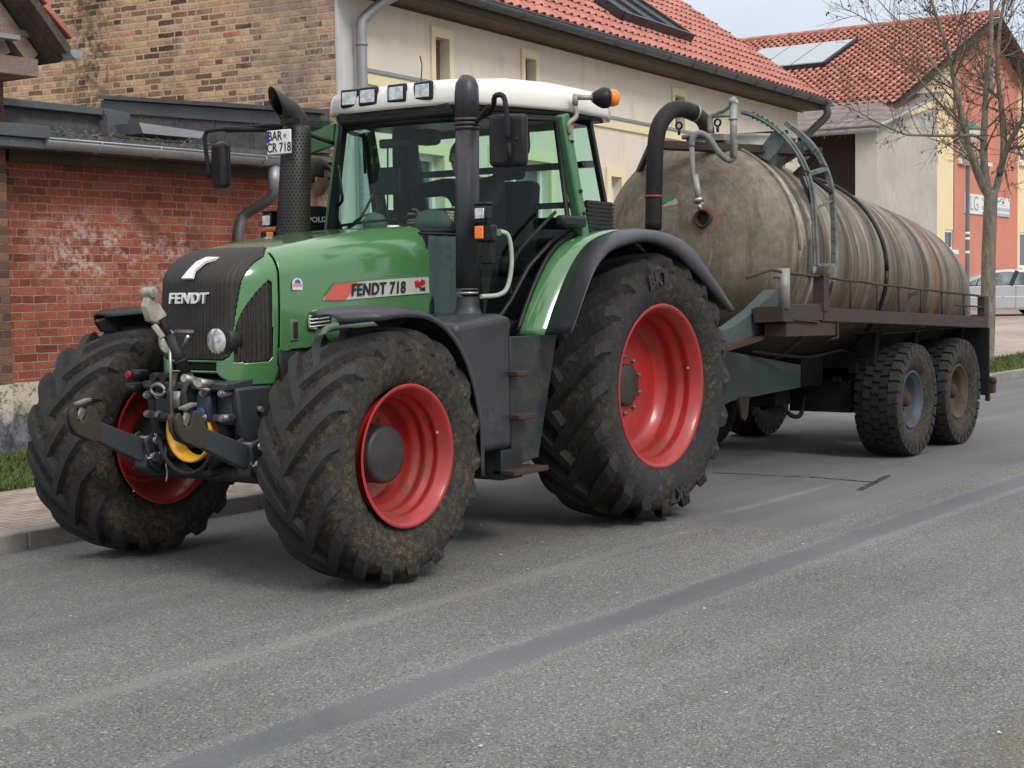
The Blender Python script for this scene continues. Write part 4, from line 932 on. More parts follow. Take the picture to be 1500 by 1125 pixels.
def block_tyre(name, Rr, W, rf, n, mats, parent):
    """old lorry-pattern tyre with staggered tread blocks"""
    lh = .022; rc = Rr-lh; h = rc-rf
    half = [(W*.30, rf-.005), (W*.35, rf+.01), (W*.44, rf+.25*h), (W*.495, rf+.50*h), (W*.49, rf+.72*h), (W*.45, rf+.9*h), (W*.40, rc-.008), (W*.2, rc), (0, rc)]
    prof = half+[(-a, r) for a, r in half[::-1][1:]]
    mb = MB(); mb.lathe(prof, n=64); clean = [0.]*len(mb.v); rnd = random.Random(5)
    rows = [(-.5, -.30, 0), (-.28, -.10, .5), (-.085, .085, 0), (.10, .28, .5), (.30, .5, 0)]
    for a, b, off in rows:
        for i in range(n):
            p0 = 2*PI*(i+off+.10)/n; p1 = 2*PI*(i+off+.88)/n; sk = .25*2*PI/n*(1 if a+b > 0 else -1)
            vs = []
            for (yy, sgn) in ((a*W, -1), (b*W, 1)):
                edge = abs(yy) > .45*W
                for p in (p0, p1):
                    pp = p+sk*(yy/W)*2+rnd.uniform(-.004, .004)
                    vs.append(((Rr-(.022 if edge else .002))*math.cos(pp), yy*.985, (Rr-(.022 if edge else .002))*math.sin(pp)))
                    vs.append(((rc-(.07 if edge else .01))*math.cos(pp), yy, (rc-(.07 if edge else .01))*math.sin(pp)))
            # 0 t00 1 b00 2 t01 3 b01 4 t10 5 b10 6 t11 7 b11
            mb.add(vs, [(0, 2, 6, 4), (0, 1, 3, 2), (4, 6, 7, 5), (0, 4, 5, 1), (2, 3, 7, 6)]); clean += [1., .1]*4
    o = mb.build(name, mats, parent); at_ = o.data.attributes.new('clean', 'FLOAT', 'POINT'); at_.data.foreach_set('value', clean)
    return o
def wheel(loc, s, Rr, W, rf, rimprof, hub, bolts, n, lh, tyre_mat, parent, rot=0, phase=0., sweep=.62, rim_mat=None, sector=False, label=None):
    """rim (the wheel), with tyre, hub and nuts; s=+1 outer side faces +y"""
    g = MB(); g.lathe([(a*s, r) for a, r in rimprof], n=64)
    w = g.build('wheel', rim_mat or M_REDR, None)
    w.location = loc; w.rotation_euler = (0, 0, rot)
    w.parent = parent; w.matrix_parent_inverse = Matrix.Translation(-Vector(parent.location))
    ag_tyre('tyre', Rr, W, rf, n, lh, tyre_mat, w, sweep, phase)
    g = MB(); g.lathe([(a*s, r) for a, r in hub], n=40); g.build('hub', pm('grey_hub', (.026, .028, .030), .5, dirt=.3, scale=9), w)
    br, bn, by, bs = bolts; g = MB()
    for i in range(bn):
        a = 2*PI*(i+.5)/bn; x, z = br*math.cos(a), br*math.sin(a)
        g.tube([(x, by*s, z), (x, (by+.020)*s, z), (x, (by+.030)*s, z)], [bs, bs, bs*.5], 6, smooth=False)
    g.build('nuts', pm('worn_nuts', (.20, .155, .12), .5, .3, dirt=.5, scale=30), w)
    g = MB(); g.tube([(-rf*.80, (rimprof[4][0])*s, .1), (-rf*.74, (rimprof[4][0]+.03)*s, .1)], .008, 6); g.build('valve', M_STEEL, w)
    return w

# ================================================================== TRACTOR
T = thing('tractor', (1.3, 0, 0), 'green farm tractor with red rims and white cab roof pulling a slurry tanker', 'tractor')
RP_F = [(.24, .398), (.243, .388), (.235, .372), (.20, .362), (.185, .340), (.165, .336), (.150, .345), (.135, .342), (.12, .318), (.095, .313), (.08, .322), (.06, .318), (.045, .296), (.01, .290), (-.02, .286), (-.05, .262), (-.075, .235), (-.085, .17), (-.085, .0)]
RP_Fb = [(-.085, .17), (-.05, .26), (-.10, .29), (-.17, .335), (-.22, .365), (-.24, .398)]
RP_R = [(.262, .530), (.266, .518), (.255, .500), (.22, .488), (.20, .468), (.175, .463), (.155, .474), (.135, .470), (.115, .446), (.07, .442), (.045, .450), (.02, .446), (.0, .424), (-.03, .412), (-.045, .38), (-.035, .33), (-.045, .24), (-.05, .0)]
def full(rp, back): return rp
wf_z, wr_z = .683, .893
def mk_front(x, y, s, rot):
    rp = [(a, r*.948) for a, r in RP_F]
    w = wheel((x, y, wf_z), s, .675, .51, .366, rp, [(-.09, .155), (.07, .155), (.088, .148), (.094, .13), (.094, 0)], (.205, 10, -.083, .014), 18, .042, M_TYF, T, rot=rot, phase=.1, sweep=.80)
    g = MB(); g.lathe([(a*s, r) for a, r in ((-.08, .17), (-.055, .24), (-.04, .270), (-.10, .28), (-.17, .32), (-.22, .348), (-.243, .372), (-.24, .380))], n=64); g.build('rim_well', M_REDR, w)
    return w
mk_front(2.71, .93, 1, R(-.8)); mk_front(2.67, -.93, -1, R(-.8))
def mk_rear(y, s):
    w = wheel((.08, y, wr_z), s, .885, .64, .522, [(a, r*1.02) for a, r in RP_R], [(-.05, .142), (-.012, .142), (-.002, .125), (-.002, .0)], (.190, 10, -.046, .016), 20, .058, M_TYR, T, rot=R(-1.2), phase=.05, sweep=.66)
    g = MB(); g.lathe([(a*s, r) for a, r in ((-.06, .20), (-.07, .41), (-.15, .45), (-.22, .50), (-.255, .545))], n=64); g.build('rim_well', M_REDR, w)
    return w
wr = mk_rear(.93, 1); mk_rear(-.93, -1)
M_LET = pm('rubber_lettering', (.018, .018, .019), .6, dirt=.2)
LS = -1
for ang, r in ((R(78), .715), (R(-98), .715)):
    # raised maker's lettering curved round the side wall
    for ch, da in (('B', .115*LS), ('K', 0.), ('T', -.115*LS)):
        a = ang+da; x, z = r*math.cos(a), r*math.sin(a)
        # local frame: text up = radial outwards, text right = clockwise seen from +y side
        up_ = Vector((math.cos(a), 0, math.sin(a))); rt = Vector((-math.sin(a), 0, math.cos(a)))*-1.
        rt = up_.cross(Vector((0, 1, 0)))*1.; 
        Mx = Matrix((rt, up_, rt.cross(up_))).transposed()
        if (Mx @ Vector((0, 0, 1))).y < 0: Mx = Matrix((-rt, up_, (-rt).cross(up_))).transposed()
        text('lettering', ch, .125, M_LET, (x, .317, z), Mx, wr, extrude=.012, bold=.006)

# chassis, gearbox, axles
g = MB(); g.box2((-.35, -.30, .62), (1.6, .30, 1.15)); g.box2((1.5, -.24, .70), (3.02, .24, 1.08)); g.box2((-.4, -.22, 1.15), (.3, .22, 1.4)); g.build('transmission', M_CASTD, T, bevel=.03)
g = MB(); g.tube([(0, -.86, wr_z), (0, .86, wr_z)], .16, 20); g.tube([(0, -.6, wr_z), (0, .6, wr_z)], .22, 20); g.build('rear_axle', M_CASTD, T)
g = MB(); g.tube([(2.69, -.84, wf_z), (2.69, .84, wf_z)], .085, 14); g.lathe([(-.22, .0), (-.2, .12), (-.1, .19), (.1, .19), (.2, .12), (.22, 0)], (2.69, 0, wf_z), 'y', 20)
for s in (-1, 1): g.lathe([(.0, .14), (.14, .15), (.2, .12)], (2.69, s*.62 if s > 0 else -.82, wf_z), 'y', 20)
g.beam((2.5, -.6, .70), (2.5, .6, .70), .07, .07); g.build('front_axle', M_CASTD, T, bevel=.01)
# front bolster: side plates, bolts, lifting eyes
g = MB()
prof = [(3.14, 1.04), (3.10, .80), (3.02, .72), (2.98, .62), (2.86, .50), (2.70, .56), (2.55, .78), (2.3, .85), (2.2, 1.20), (2.86, 1.20), (2.90, 1.045)]
for y0_, y1_ in ((.30, .355), (-.355, -.30)): g.prism(prof, y0_, y1_)
g.box2((2.98, -.30, .84), (3.12, .30, 1.06)); g.build('front_bolster', M_CAST, T, bevel=.015)
g = MB(); g.prism([(2.84, 1.24), (2.2, 1.33), (1.5, 1.36), (1.5, 1.0), (2.3, .95), (2.80, 1.02)], .33, .38); g.prism([(2.84, 1.24), (2.2, 1.33), (1.5, 1.36), (1.5, 1.0), (2.3, .95), (2.80, 1.02)], -.38, -.33); g.build('side_frame', M_CAST, T, bevel=.01)
g = MB()
for y in (.16, .30): 
    for z in (.885, 1.015): g.tube([(3.11, y, z), (3.20, y, z)], .020, 12); g.tube([(3.19, y, z), (3.212, y, z)], .014, 6)
for y in (-.31, -.22):
    for z in (.885, .99): g.tube([(3.11, y, z), (3.17, y, z)], .020, 12); g.tube([(3.16, y, z), (3.182, y, z)], .013, 6)
for x, z in ((2.98, .92), (2.90, .84), (2.97, .80), (2.78, .93), (2.72, .86)): g.tube([(x, .35, z), (x, .385, z)], .017, 8)
g.build('bolt', pm('worn_bolts', (.24, .25, .25), .4, .5, dirt=.6, scale=9), T)
g = MB()                                         # bracket, hose couplings and loose fittings above the pto
g.prism([(3.12, 1.05), (3.12, .88), (3.22, .88), (3.24, 1.02), (3.18, 1.12)], -.075, -.035); g.prism([(3.12, 1.05), (3.12, .88), (3.22, .88), (3.24, 1.02), (3.18, 1.12)], .035, .075)
g.box2((3.12, -.30, .86), (3.17, .32, .90)); g.box2((3.10, -.30, 1.03), (3.20, .34, 1.07)); g.box2((3.12, .09, .90), (3.17, .15, 1.03))
g.prism([(3.0, 1.02), (3.13, 1.04), (3.10, 1.075), (2.98, 1.085)], -.30, .33); g.build('front_bracket', M_CAST, T, bevel=.008)
g = MB(); c = []
for k in range(17): a = 2*PI*k/16; c.append((3.22+.02*math.cos(a), -.155+.075*math.cos(a), 1.025+.030*math.sin(a)))
g.tube(c, .009, 8); c = []
g.tube(curve_pts([(3.18, .10, 1.06), (3.24, .14, 1.08), (3.25, .19, 1.05), (3.20, .22, 1.03)], 12), .012, 8)
g.tube([(3.17, .12, 1.07), (3.30, .13, 1.10)], .022, 10); g.tube([(3.17, .20, 1.06), (3.27, .21, 1.075)], .025, 10)
g.tube([(3.25, -.02, .88), (3.25, -.02, 1.34)], .009, 8); g.tube([(3.20, -.02, .93), (3.20, -.02, 1.02)], .03, 10); g.build('steel_fittings', M_STEEL, T)
g = MB(); g.tube([(3.14, -.33, 1.10), (3.24, -.35, 1.105)], .028, 12); g.tube([(3.14, -.36, 1.03), (3.25, -.39, 1.03)], .028, 12); g.tube([(3.1, -.22, 1.085), (3.2, -.22, 1.09)], .026, 12); g.tube([(3.1, -.14, 1.085), (3.2, -.14, 1.09)], .026, 12); g.build('hose_coupling', M_BLK, T)
g = MB(); g.tube([(3.235, -.35, 1.105), (3.262, -.354, 1.106)], .02, 12); g.build('coupling_cap', pm('red_cap', (.25, .01, .02), .5), T)
g = MB(); g.box2((3.12, .09, .86), (3.19, .20, 1.01)); sk = g.build('trailer_socket', pm('socket_blue', (.012, .02, .05), .4), T, bevel=.02)
g = MB(); g.tube([(3.19, .145, .91), (3.205, .145, .91)], .028, 14); g.build('cap', pm('cap_blue', (.01, .09, .22), .4), sk)
# pto guard: yellow rimmed bowl
g = MB(); g.lathe([(3.02, .0), (3.02, .10), (3.08, .155), (3.17, .165)], (0, .02, .80), 'x', 36); g.lathe([(3.16, .168), (3.18, .165), (3.17, .150), (3.06, .12)], (0, .02, .80), 'x', 36); g.build('pto_guard', M_YEL, T)
g = MB(); g.tube([(3.0, .02, .80), (3.2, .02, .80)], .035, 16); g.lathe([(3.0, .19), (3.10, .20), (3.10, .0)], (0, .02, .78), 'x', 28); g.build('pto_shaft', M_CASTD, T)
g = MB(); c = [(3.19+.0*k, .02+.215*math.cos(R(a)), .79+.215*math.sin(R(a))) for k, a in enumerate(range(190, 345, 10))]; g.tube(c, .014, 8); g.build('hydraulic_hose', M_BLKM, T)
# lower link arms with hook ends
def link(sy):
    ya = .40*sy; new = []
    e = MB(); A_ = Vector((3.10, ya, .585)); B_ = Vector((3.36, ya, .62)); C_ = Vector((3.80, ya, .83))
    e.beam(A_, B_, .06, .15); e.prism([(2.98, .50), (3.34, .53), (3.42, .58), (3.40, .74), (3.30, .76), (3.20, .66), (3.0, .67)], ya-.045, ya+.045)
    e.prism([(3.33, .55), (3.40, .60), (3.44, .74), (3.36, .78), (3.29, .73)], ya-.075, ya-.05); e.prism([(3.33, .55), (3.40, .60), (3.44, .74), (3.36, .78), (3.29, .73)], ya+.05, ya+.075)
    o = e.build('lower_link', M_CAST, T, bevel=.012)
    e = MB(); e.prism([(3.36, .63), (3.44, .62), (3.74, .765), (3.71, .86), (3.36, .725)], ya-.028, ya+.028); e.build('link_blade', pm('worn_grey_arm', (.06, .068, .078), .5, .2, dirt=.3, dcol=(.05, .045, .04), scale=8, var=.15), o, bevel=.006)
    hk = [(3.70, .74), (3.76, .745), (3.88, .80), (3.92, .86), (3.93, .93), (3.90, .965), (3.87, .93), (3.875, .885), (3.845, .865), (3.81, .885), (3.80, .93), (3.78, .97), (3.73, .955), (3.69, .87)]
    hk = [(3.80+(x-3.80)*.86, .85+(z-.85)*.86) for x, z in hk]
    e = MB(); e.prism(hk, ya-.035, ya-.012); e.prism(hk, ya+.012, ya+.035); e.prism([(3.80, .80), (3.86, .82), (3.865, .865), (3.845, .862), (3.81, .882)], ya-.013, ya+.013); e.build('hook', M_MUDM, o, bevel=.004)
    e = MB(); e.beam((3.835, ya, .88), (3.80, ya, .935), .022, .03); e.beam((3.76, ya, .985), (3.84, ya, .965), .05, .012); e.build('hook_latch', M_STEEL, o)
    e = MB()
    for x, z, r_ in ((3.365, .735, .020), (3.33, .655, .016), (3.39, .645, .018)): e.tube([(x, ya-.1, z), (x, ya+.1, z)], r_, 12); e.tube([(x, ya+.098, z), (x, ya+.108, z)], r_*1.5, 12)
    e.tube([(3.36, ya+.11, .76), (3.40, ya+.11, .77)], .006, 6); e.tube([(3.32, ya+.105, .70), (3.325, ya+.115, .64), (3.31, ya+.11, .60)], .006, 6); e.tube([(3.39, ya+.11, .645), (3.45, ya+.10, .64)], .006, 6)
    e.tube(curve_pts([(3.325, ya+.11, .60), (3.32, ya+.115, .55), (3.33, ya+.115, .50)], 8), .006, 6); e.build('pin', M_STEEL, o)
    e = MB(); e.tube([(3.28, sy*.335, .64), (3.04, sy*.27, .93)], [.055, .06], 16); e.tube([(3.35, sy*.36, .60), (3.26, sy*.33, .67)], .035, 12)
    for k in range(5):
        q = Vector((3.27, sy*.332, .652)).lerp(Vector((3.20, sy*.313, .735)), k/5); q2 = q+Vector((-.012, -.003*sy, .014)); e.tube([q, q2], .066, 16)
    e.build('lift_cylinder', M_CAST, o)
before = set(bpy.data.objects)
link(1); link(-1)
for o in set(bpy.data.objects)-before:                    # arms sit close under the nose
    o.data.transform(Matrix.Translation((-.27, 0, 0)))
g = MB(); g.tube([(2.98, -.44, .56), (2.98, .44, .56)], .045, 14); g.box2((2.96, -.1, .55), (3.10, .1, .75)); g.build('cross_shaft', M_CASTD, T, bevel=.015)
# front quick-hitch hook standing in front of the pto, top link folded upright
g = MB(); g.prism([(3.34, .52), (3.46, .55), (3.44, .78), (3.40, .92), (3.30, .94), (3.30, .78), (3.26, .60)], .14, .20); g.prism([(3.34, .52), (3.46, .55), (3.44, .78), (3.40, .92), (3.30, .94), (3.30, .78), (3.26, .60)], .30, .36)
TLN = Vector((3.16, .06, 1.04)); TLT = Vector((3.31, -.075, 1.50))
g = MB(); d = (TLT-TLN); g.tube([TLN, TLN+d*.2], .022, 10); g.tube([TLN+d*.18, TLN+d*.62], .031, 14); g.tube([TLN+d*.62, TLN+d*.8], .019, 10); g.tube([TLN+d*.30, TLN+d*.33], .040, 12)
for k in range(10): g.tube([TLN+d*(.63+.015*k), TLN+d*(.636+.015*k)], .022, 10)
tl = g.build('top_link', M_CASTD, T)
g = MB(); q = TLN+d*.8; g.beam(q, q+Vector((.03, -.03, .07)), .05, .07); g.prism([(3.28, 1.38), (3.35, 1.40), (3.38, 1.48), (3.35, 1.54), (3.30, 1.52), (3.31, 1.47), (3.28, 1.45)], -.10, -.05); g.lathe([(-.12, .0), (-.115, .03), (-.035, .03), (-.03, 0)], (3.335, 0, 1.55), 'y', 16); g.beam((3.31, -.075, 1.38), (3.28, -.035, 1.31), .05, .03); g.build('hook_end', pm('bleached_steel', (.40, .38, .32), .6, .2, dirt=.6, scale=14), tl, bevel=.006)
g = MB(); g.tube([(3.25, .08, 1.26), (3.30, .17, 1.32)], .008, 8); g.box2((3.19, -.02, 1.335), (3.22, .10, 1.35)); g.build('grip', M_STEEL, tl)

# ---------------------------------------------------------------- bonnet
H0, H1 = 1.55, 3.09; YH = .40
def warp(p):
    x, y, z = p; t = (x-H0)/(H1-H0); t = max(0, min(1, t))
    w = 1.03-.03*t-.19*max(0, (t-.6)/.4)**1.4
    ztop = 1.935-.09*t-.115*t*t
    k = (z-1.05)/(1.85-1.05)
    zz = 1.05+(ztop-1.05)*k
    # sides bulge a little at mid height and crease along the top
    w *= 1.+.035*math.sin(min(1, max(0, k))*PI)
    xx = x+.03*t*t*(.5-k)
    return Vector((xx, y*w, zz))
def rbox(p, lo, hi, rv, open_bottom=True):
    q = [max(lo[i]+(rv[i] if not (i == 2 and open_bottom) and not (i == 0) else 0), min(hi[i]-rv[i], p[i])) for i in range(3)]
    dvec = [(p[i]-q[i])/rv[i] for i in range(3)]; L = math.sqrt(sum(a*a for a in dvec))
    if L < 1e-9: return p
    return [q[i]+rv[i]*dvec[i]/L for i in range(3)]
def zbot(x, y):
    """lower edge of the sheet metal"""
    if x > 2.86:
        if abs(y) < .17: return 1.115
        if x > 3.0: return max(1.045, 1.115-.0+-.07*(abs(y)-.17)/.12) if abs(y) < .29 else 1.045
        return 1.045
    if x > 2.80: return 1.045+(1.225-1.045)*(2.86-x)/.06
    return 1.225+.07*(2.80-x)/1.25
def hood():
    lo, hi, rv = (H0, -YH, 1.05), (H1, YH, 1.85), (.24, .15, .17)
    st = .0075; faces = []
    def fr(a, b): n = max(1, round(abs(b-a)/st)); return [a+(b-a)*i/n for i in range(n+1)]
    xs, ys, zs = fr(H0, H1), fr(-YH, YH), fr(1.05, 1.85)
    out = {'g': MB(), 'n': MB(), 's': MB(), 't': MB(), 'b': MB(), 'slot': MB()}
    idx = {k: {} for k in out}
    def emit(quad, raw):
        c = sum(quad, Vector())/4; rc_ = [sum(r[i] for r in raw)/4 for i in range(3)]
        if c.z < zbot(c.x, c.y): return
        key = 'g'; disp = 0
        # nose grille: front face wrapping over the top
        yy = c.y; hz = (c.z-1.19)/(1.79-1.19)
        half_w = .262+.058*min(1, max(0, hz))**1.4
        if c.x > 2.60:
            inz = c.z > 1.185 and abs(yy) < half_w
            if inz and c.z < 1.185+.05 and abs(yy) > half_w-.05 and math.hypot(abs(yy)-(half_w-.05), c.z-1.235) > .05: inz = False
            xlim = 2.77 if abs(yy) < half_w-.08 else 2.77+(abs(yy)-(half_w-.08))*1.2
            if inz and c.x > xlim: key = 'n'
            if key == 'g' and 1.128 < c.z < 1.168 and abs(yy) < .17 and c.x > 3: key = 'slot'
        if key == 'g' and abs(yy) > .25 and c.z < 1.72:
            # side grille: pointed at its lower front, upright at the rear
            xr = 2.858; zt_, zb_ = 1.605, 1.17
            xf = 3.068-.17*max(0, (c.z-1.22)/.38)**2.7 if c.z > 1.22 else 3.068
            ins = xr+.012 < c.x < xf and zb_ < c.z < zt_-.0
            if c.z < zb_+.05 and c.x < 2.90 and (2.90-c.x)+(zb_+.05-c.z) > .05: ins = False
            if ins: key = 's'
            elif abs(c.x-(2.832-.045*max(0,(c.z-1.2))*.6)) < .0065 : key = 'b'
        elif key == 'g' and abs(yy) > .05 and abs(c.x-(2.832-.045*max(0,(c.z-1.2))*.6)) < .0065 and abs(yy) > .30: key = 'b'
        mb = out[key]; ids = []
        for v in quad:
            k = (round(v.x, 5), round(v.y, 5), round(v.z, 5))
            if k not in idx[key]: idx[key][k] = len(mb.v); mb.v.append((v.x, v.y, v.z))
            ids.append(idx[key][k])
        mb.f.append(ids); mb.sm.append(True); mb.mi.append(0)
    def face(A, B, f):
        pts = [[f(a, b) for b in B] for a in A]; W_ = [[warp(rbox(p, lo, hi, rv)) for p in row] for row in pts]
        for i in range(len(A)-1):
            for j in range(len(B)-1):
                emit([W_[i][j], W_[i+1][j], W_[i+1][j+1], W_[i][j+1]], [pts[i][j], pts[i+1][j], pts[i+1][j+1], pts[i][j+1]])
    face(xs, zs, lambda a, b: (a, YH, b)); face(xs, zs, lambda a, b: (a, -YH, b)); face(xs, ys, lambda a, b: (a, b, 1.85)); face(ys, zs, lambda a, b: (H1, a, b))
    # displace: grilles sink slightly and carry ribs
    def shift(mb, amt, ribs, axis):
        me = bpy.data.meshes.new('t'); me.from_pydata(mb.v, [], mb.f); bm = bmesh.new(); bm.from_mesh(me); bmesh.ops.recalc_face_normals(bm, faces=bm.faces); bm.normal_update()
        ctr = Vector((2.2, 0, 1.4)); nv = []
        for v in bm.verts:
            n = v.normal if v.normal.dot(v.co-ctr) > 0 else -v.normal
            q = v.co[axis]; bd = v.is_boundary
            d = (-abs(amt)*1.3 if bd else amt+ribs[1]*math.sin(q*2*PI/ribs[0]))
            nv.append(tuple(v.co+n*d))
        bm.free(); mb.v = nv
    shift(out['n'], .004, (.025, .0035), 1); shift(out['s'], -.010, (.026, .006), 0); shift(out['b'], -.012, (1, 0), 0); shift(out['slot'], -.02, (1, 0), 0)
    body = out['g'].build('bonnet', M_GRN, T, solid=.006)
    out['n'].build('nose_grille', M_GRIL, T, solid=.004); out['s'].build('side_grille', M_GRIL, T); out['b'].build('panel_gap', M_BLKM, T); out['slot'].build('lower_slot', M_BLKM, T)
    return body
bonnet = hood()
def hy(x, z, off=0.):
    """outer surface of the bonnet side at x, z"""
    k = (z-1.05)/.8; w = warp((x, .40, 1.05+.8*k)); return w.y+off
g = MB(); g.box2((1.6, -.28, 1.10), (2.80, .28, 1.62)); g.build('engine_bay', M_BLKM, T)
# head lamps in round pods at the lower corners of the grille
for y, rot in ((.172, -.12), (-.205, .12)):
    g = MB(); g.lathe([(2.96, .09), (3.085, .088), (3.10, .078), (3.095, .070)], (0, y, 1.285), 'x', 32); 
    hp = g.build('headlight', M_BLK, T)
    g = MB(); g.lathe([(3.098, .072), (3.104, .060), (3.109, .035), (3.111, .0)], (0, y, 1.285), 'x', 32); g.build('lens', M_LENS, hp)
for s in (1, -1):
    g = MB(); g.lathe([(2.90, .0), (2.93, .08), (2.98, .118), (3.03, .122), (3.075, .108), (3.10, .086), (3.09, .0)], (0, .192 if s > 0 else -.212, 1.285), 'x', 36, sc2=(.84, .92)); g.build('lamp_pod', M_BLK, T)
# lettering and emblem on the nose
text('lettering', 'FENDT', .080, M_WHT, (3.098, -.035, 1.515), ROT_FRONT, T, extrude=.008, bold=.0022, shear=.12, sx=1.10, space=1.12)
g = MB()                                        # pale triangular bonnet emblem running up over the edge
em = [((3.078, -.080, 1.605), (3.078, .005, 1.605)), ((3.055, -.055, 1.645), (3.055, .0, 1.645)), ((3.01, -.035, 1.692), (3.01, .030, 1.692)), ((2.955, -.01, 1.718), (2.955, .085, 1.715))]
g.loft([[Vector(a)+Vector((.018, 0, .018)), Vector(b)+Vector((.018, 0, .018))] for a, b in em], smooth=False)
g.build('emblem', M_WHT, T, solid=.014, off=0)
# side decal with model lettering
def strip(name, pts, off, mats, parent=None, solid=.003):
    g = MB(); n = len(pts)//2; top = pts[:n]; bot = pts[n:][::-1]
    g.loft([[Vector((x, hy(x, z, off), z)) for x, z in top], [Vector((x, hy(x, z, off), z)) for x, z in bot]], smooth=False); return g.build(name, mats, parent or T, solid=solid, off=0)
dec = strip('decal', [(2.50, 1.52), (2.42, 1.585), (2.1, 1.605), (1.8, 1.617), (1.575, 1.625), (1.575, 1.525), (1.8, 1.517), (2.1, 1.505), (2.42, 1.492), (2.52, 1.495)], .006, M_SILV)
strip('decal_fade', [(2.50, 1.518), (2.42, 1.584), (2.25, 1.595), (2.22, 1.588), (2.34, 1.497), (2.42, 1.4935), (2.50, 1.4955), (2.52, 1.497)][:4]+[(2.33, 1.50), (2.38, 1.4955), (2.43, 1.494), (2.51, 1.497)], .0085, pm('decal_red', (.62, .10, .07), .4, dirt=.1), dec)
strip('decal_rim', [(2.50, 1.525), (2.42, 1.592), (2.1, 1.613), (1.8, 1.625), (1.575, 1.633), (1.575, 1.627), (1.8, 1.619), (2.1, 1.607), (2.42, 1.586), (2.50, 1.519)], .010, pm('trim_green', (.05, .25, .10), .3), dec)
M_INK = pm('black_ink', (.015, .015, .017), .5, dirt=0)
ty = hy(1.95, 1.555)
text('lettering', 'FENDT 718', .096, M_INK, (2.05, ty+.013, 1.553), ROT_SIDE @ Matrix.Rotation(R(1.6), 3, 'Z').to_3x3(), dec, extrude=.0015, bold=.0024, shear=.12, sx=.98, space=1.08)
text('lettering', 'Vario', .052, pm('script_red', (.5, .015, .03), .4, dirt=0), (1.672, ty+.013, 1.583), ROT_SIDE @ Matrix.Rotation(R(12), 3, 'Z').to_3x3(), dec, extrude=.0015, bold=.004, shear=.35, sx=.85)
text('lettering', 'TMS', .030, M_INK, (1.645, ty+.013, 1.548), ROT_SIDE, dec, extrude=.0015, bold=.001)
# small round-topped sticker, latch recess, louvred intake with bright surround
g = MB(); sx_, sz_ = 2.70, 1.555; yy = hy(sx_, sz_)+.004
g.prism([(sx_-.04, sz_), (sx_+.04, sz_)]+[(sx_+.04*math.cos(a), sz_+.035+.03*math.sin(a)) for a in [PI*k/8 for k in range(9)]], yy-.003, yy); st_ = g.build('sticker', pm('sticker_pale', (.72, .66, .62), .5, dirt=.1), T)
g = MB(); g.prism([(sx_+.024*math.cos(a), sz_+.036+.022*math.sin(a)) for a in [PI*k/8 for k in range(9)]], yy, yy+.0015); g.build('blue_arch', pm('sticker_blue', (.06, .12, .45), .5, dirt=0), st_)
g = MB(); g.prism([(sx_-.036, sz_+.018), (sx_+.036, sz_+.018), (sx_+.036, sz_+.034), (sx_-.036, sz_+.034)], yy, yy+.0012); g.build('pink_band', pm('sticker_pink', (.62, .25, .33), .5, dirt=0), st_)
g = MB(); zz = 1.335; yy = hy(2.725, zz); g.box2((2.688, yy-.02, zz-.06), (2.758, yy+.006, zz+.06)); sq = g.build('latch_frame', pm('latch_grey', (.10, .14, .10), .5, dirt=.4), T, bevel=.008)
g = MB(); g.box2((2.704, yy+.002, zz-.046), (2.742, yy+.009, zz+.046)); g.build('latch', M_GRIL, sq, bevel=.004)
for x0, x1, z0, z1 in ((2.44, 2.60, 1.345, 1.425), (2.18, 2.36, 1.372, 1.44)):
    yy = hy((x0+x1)/2, (z0+z1)/2)
    g = MB(); g.prism([(x1, z0), (x1+.03, z0+.02), (x1, z1), (x0, z1), (x0+.02, z0)], yy-.02, yy+.004); vt = g.build('vent', M_BLKM, T)
    g = MB(); pts = [(x1-.02, z0-.006), (x1+.035, z0+.01), (x1+.01, z1+.006), (x0, z1+.006)]; g.tube(curve_pts([(a, yy+.008, b) for a, b in pts], 18), .008, 8)
    for k in range(4): zk = z0+.008+(z1-z0-.02)*k/3; g.tube([(x1+.045, yy+.014, zk-.003), (x0+.04, yy+.012, zk+.006)], .0055, 6)
    g.build('chrome_bars', pm('pale_bars', (.50, .52, .48), .35, .4, dirt=.3), vt)
g = MB(); g.tube(curve_pts([(2.62, .47, 1.22), (2.62, .50, 1.30), (2.55, .50, 1.345), (2.35, .50, 1.35), (2.1, .5, 1.36)], 20), .022, 10); g.build('engine_pipe', pm('grey_green_pipe', (.09, .14, .11), .5, dirt=.4), T)

# ---------------------------------------------------------------- cab
ZB, ZT = 1.27, 2.64
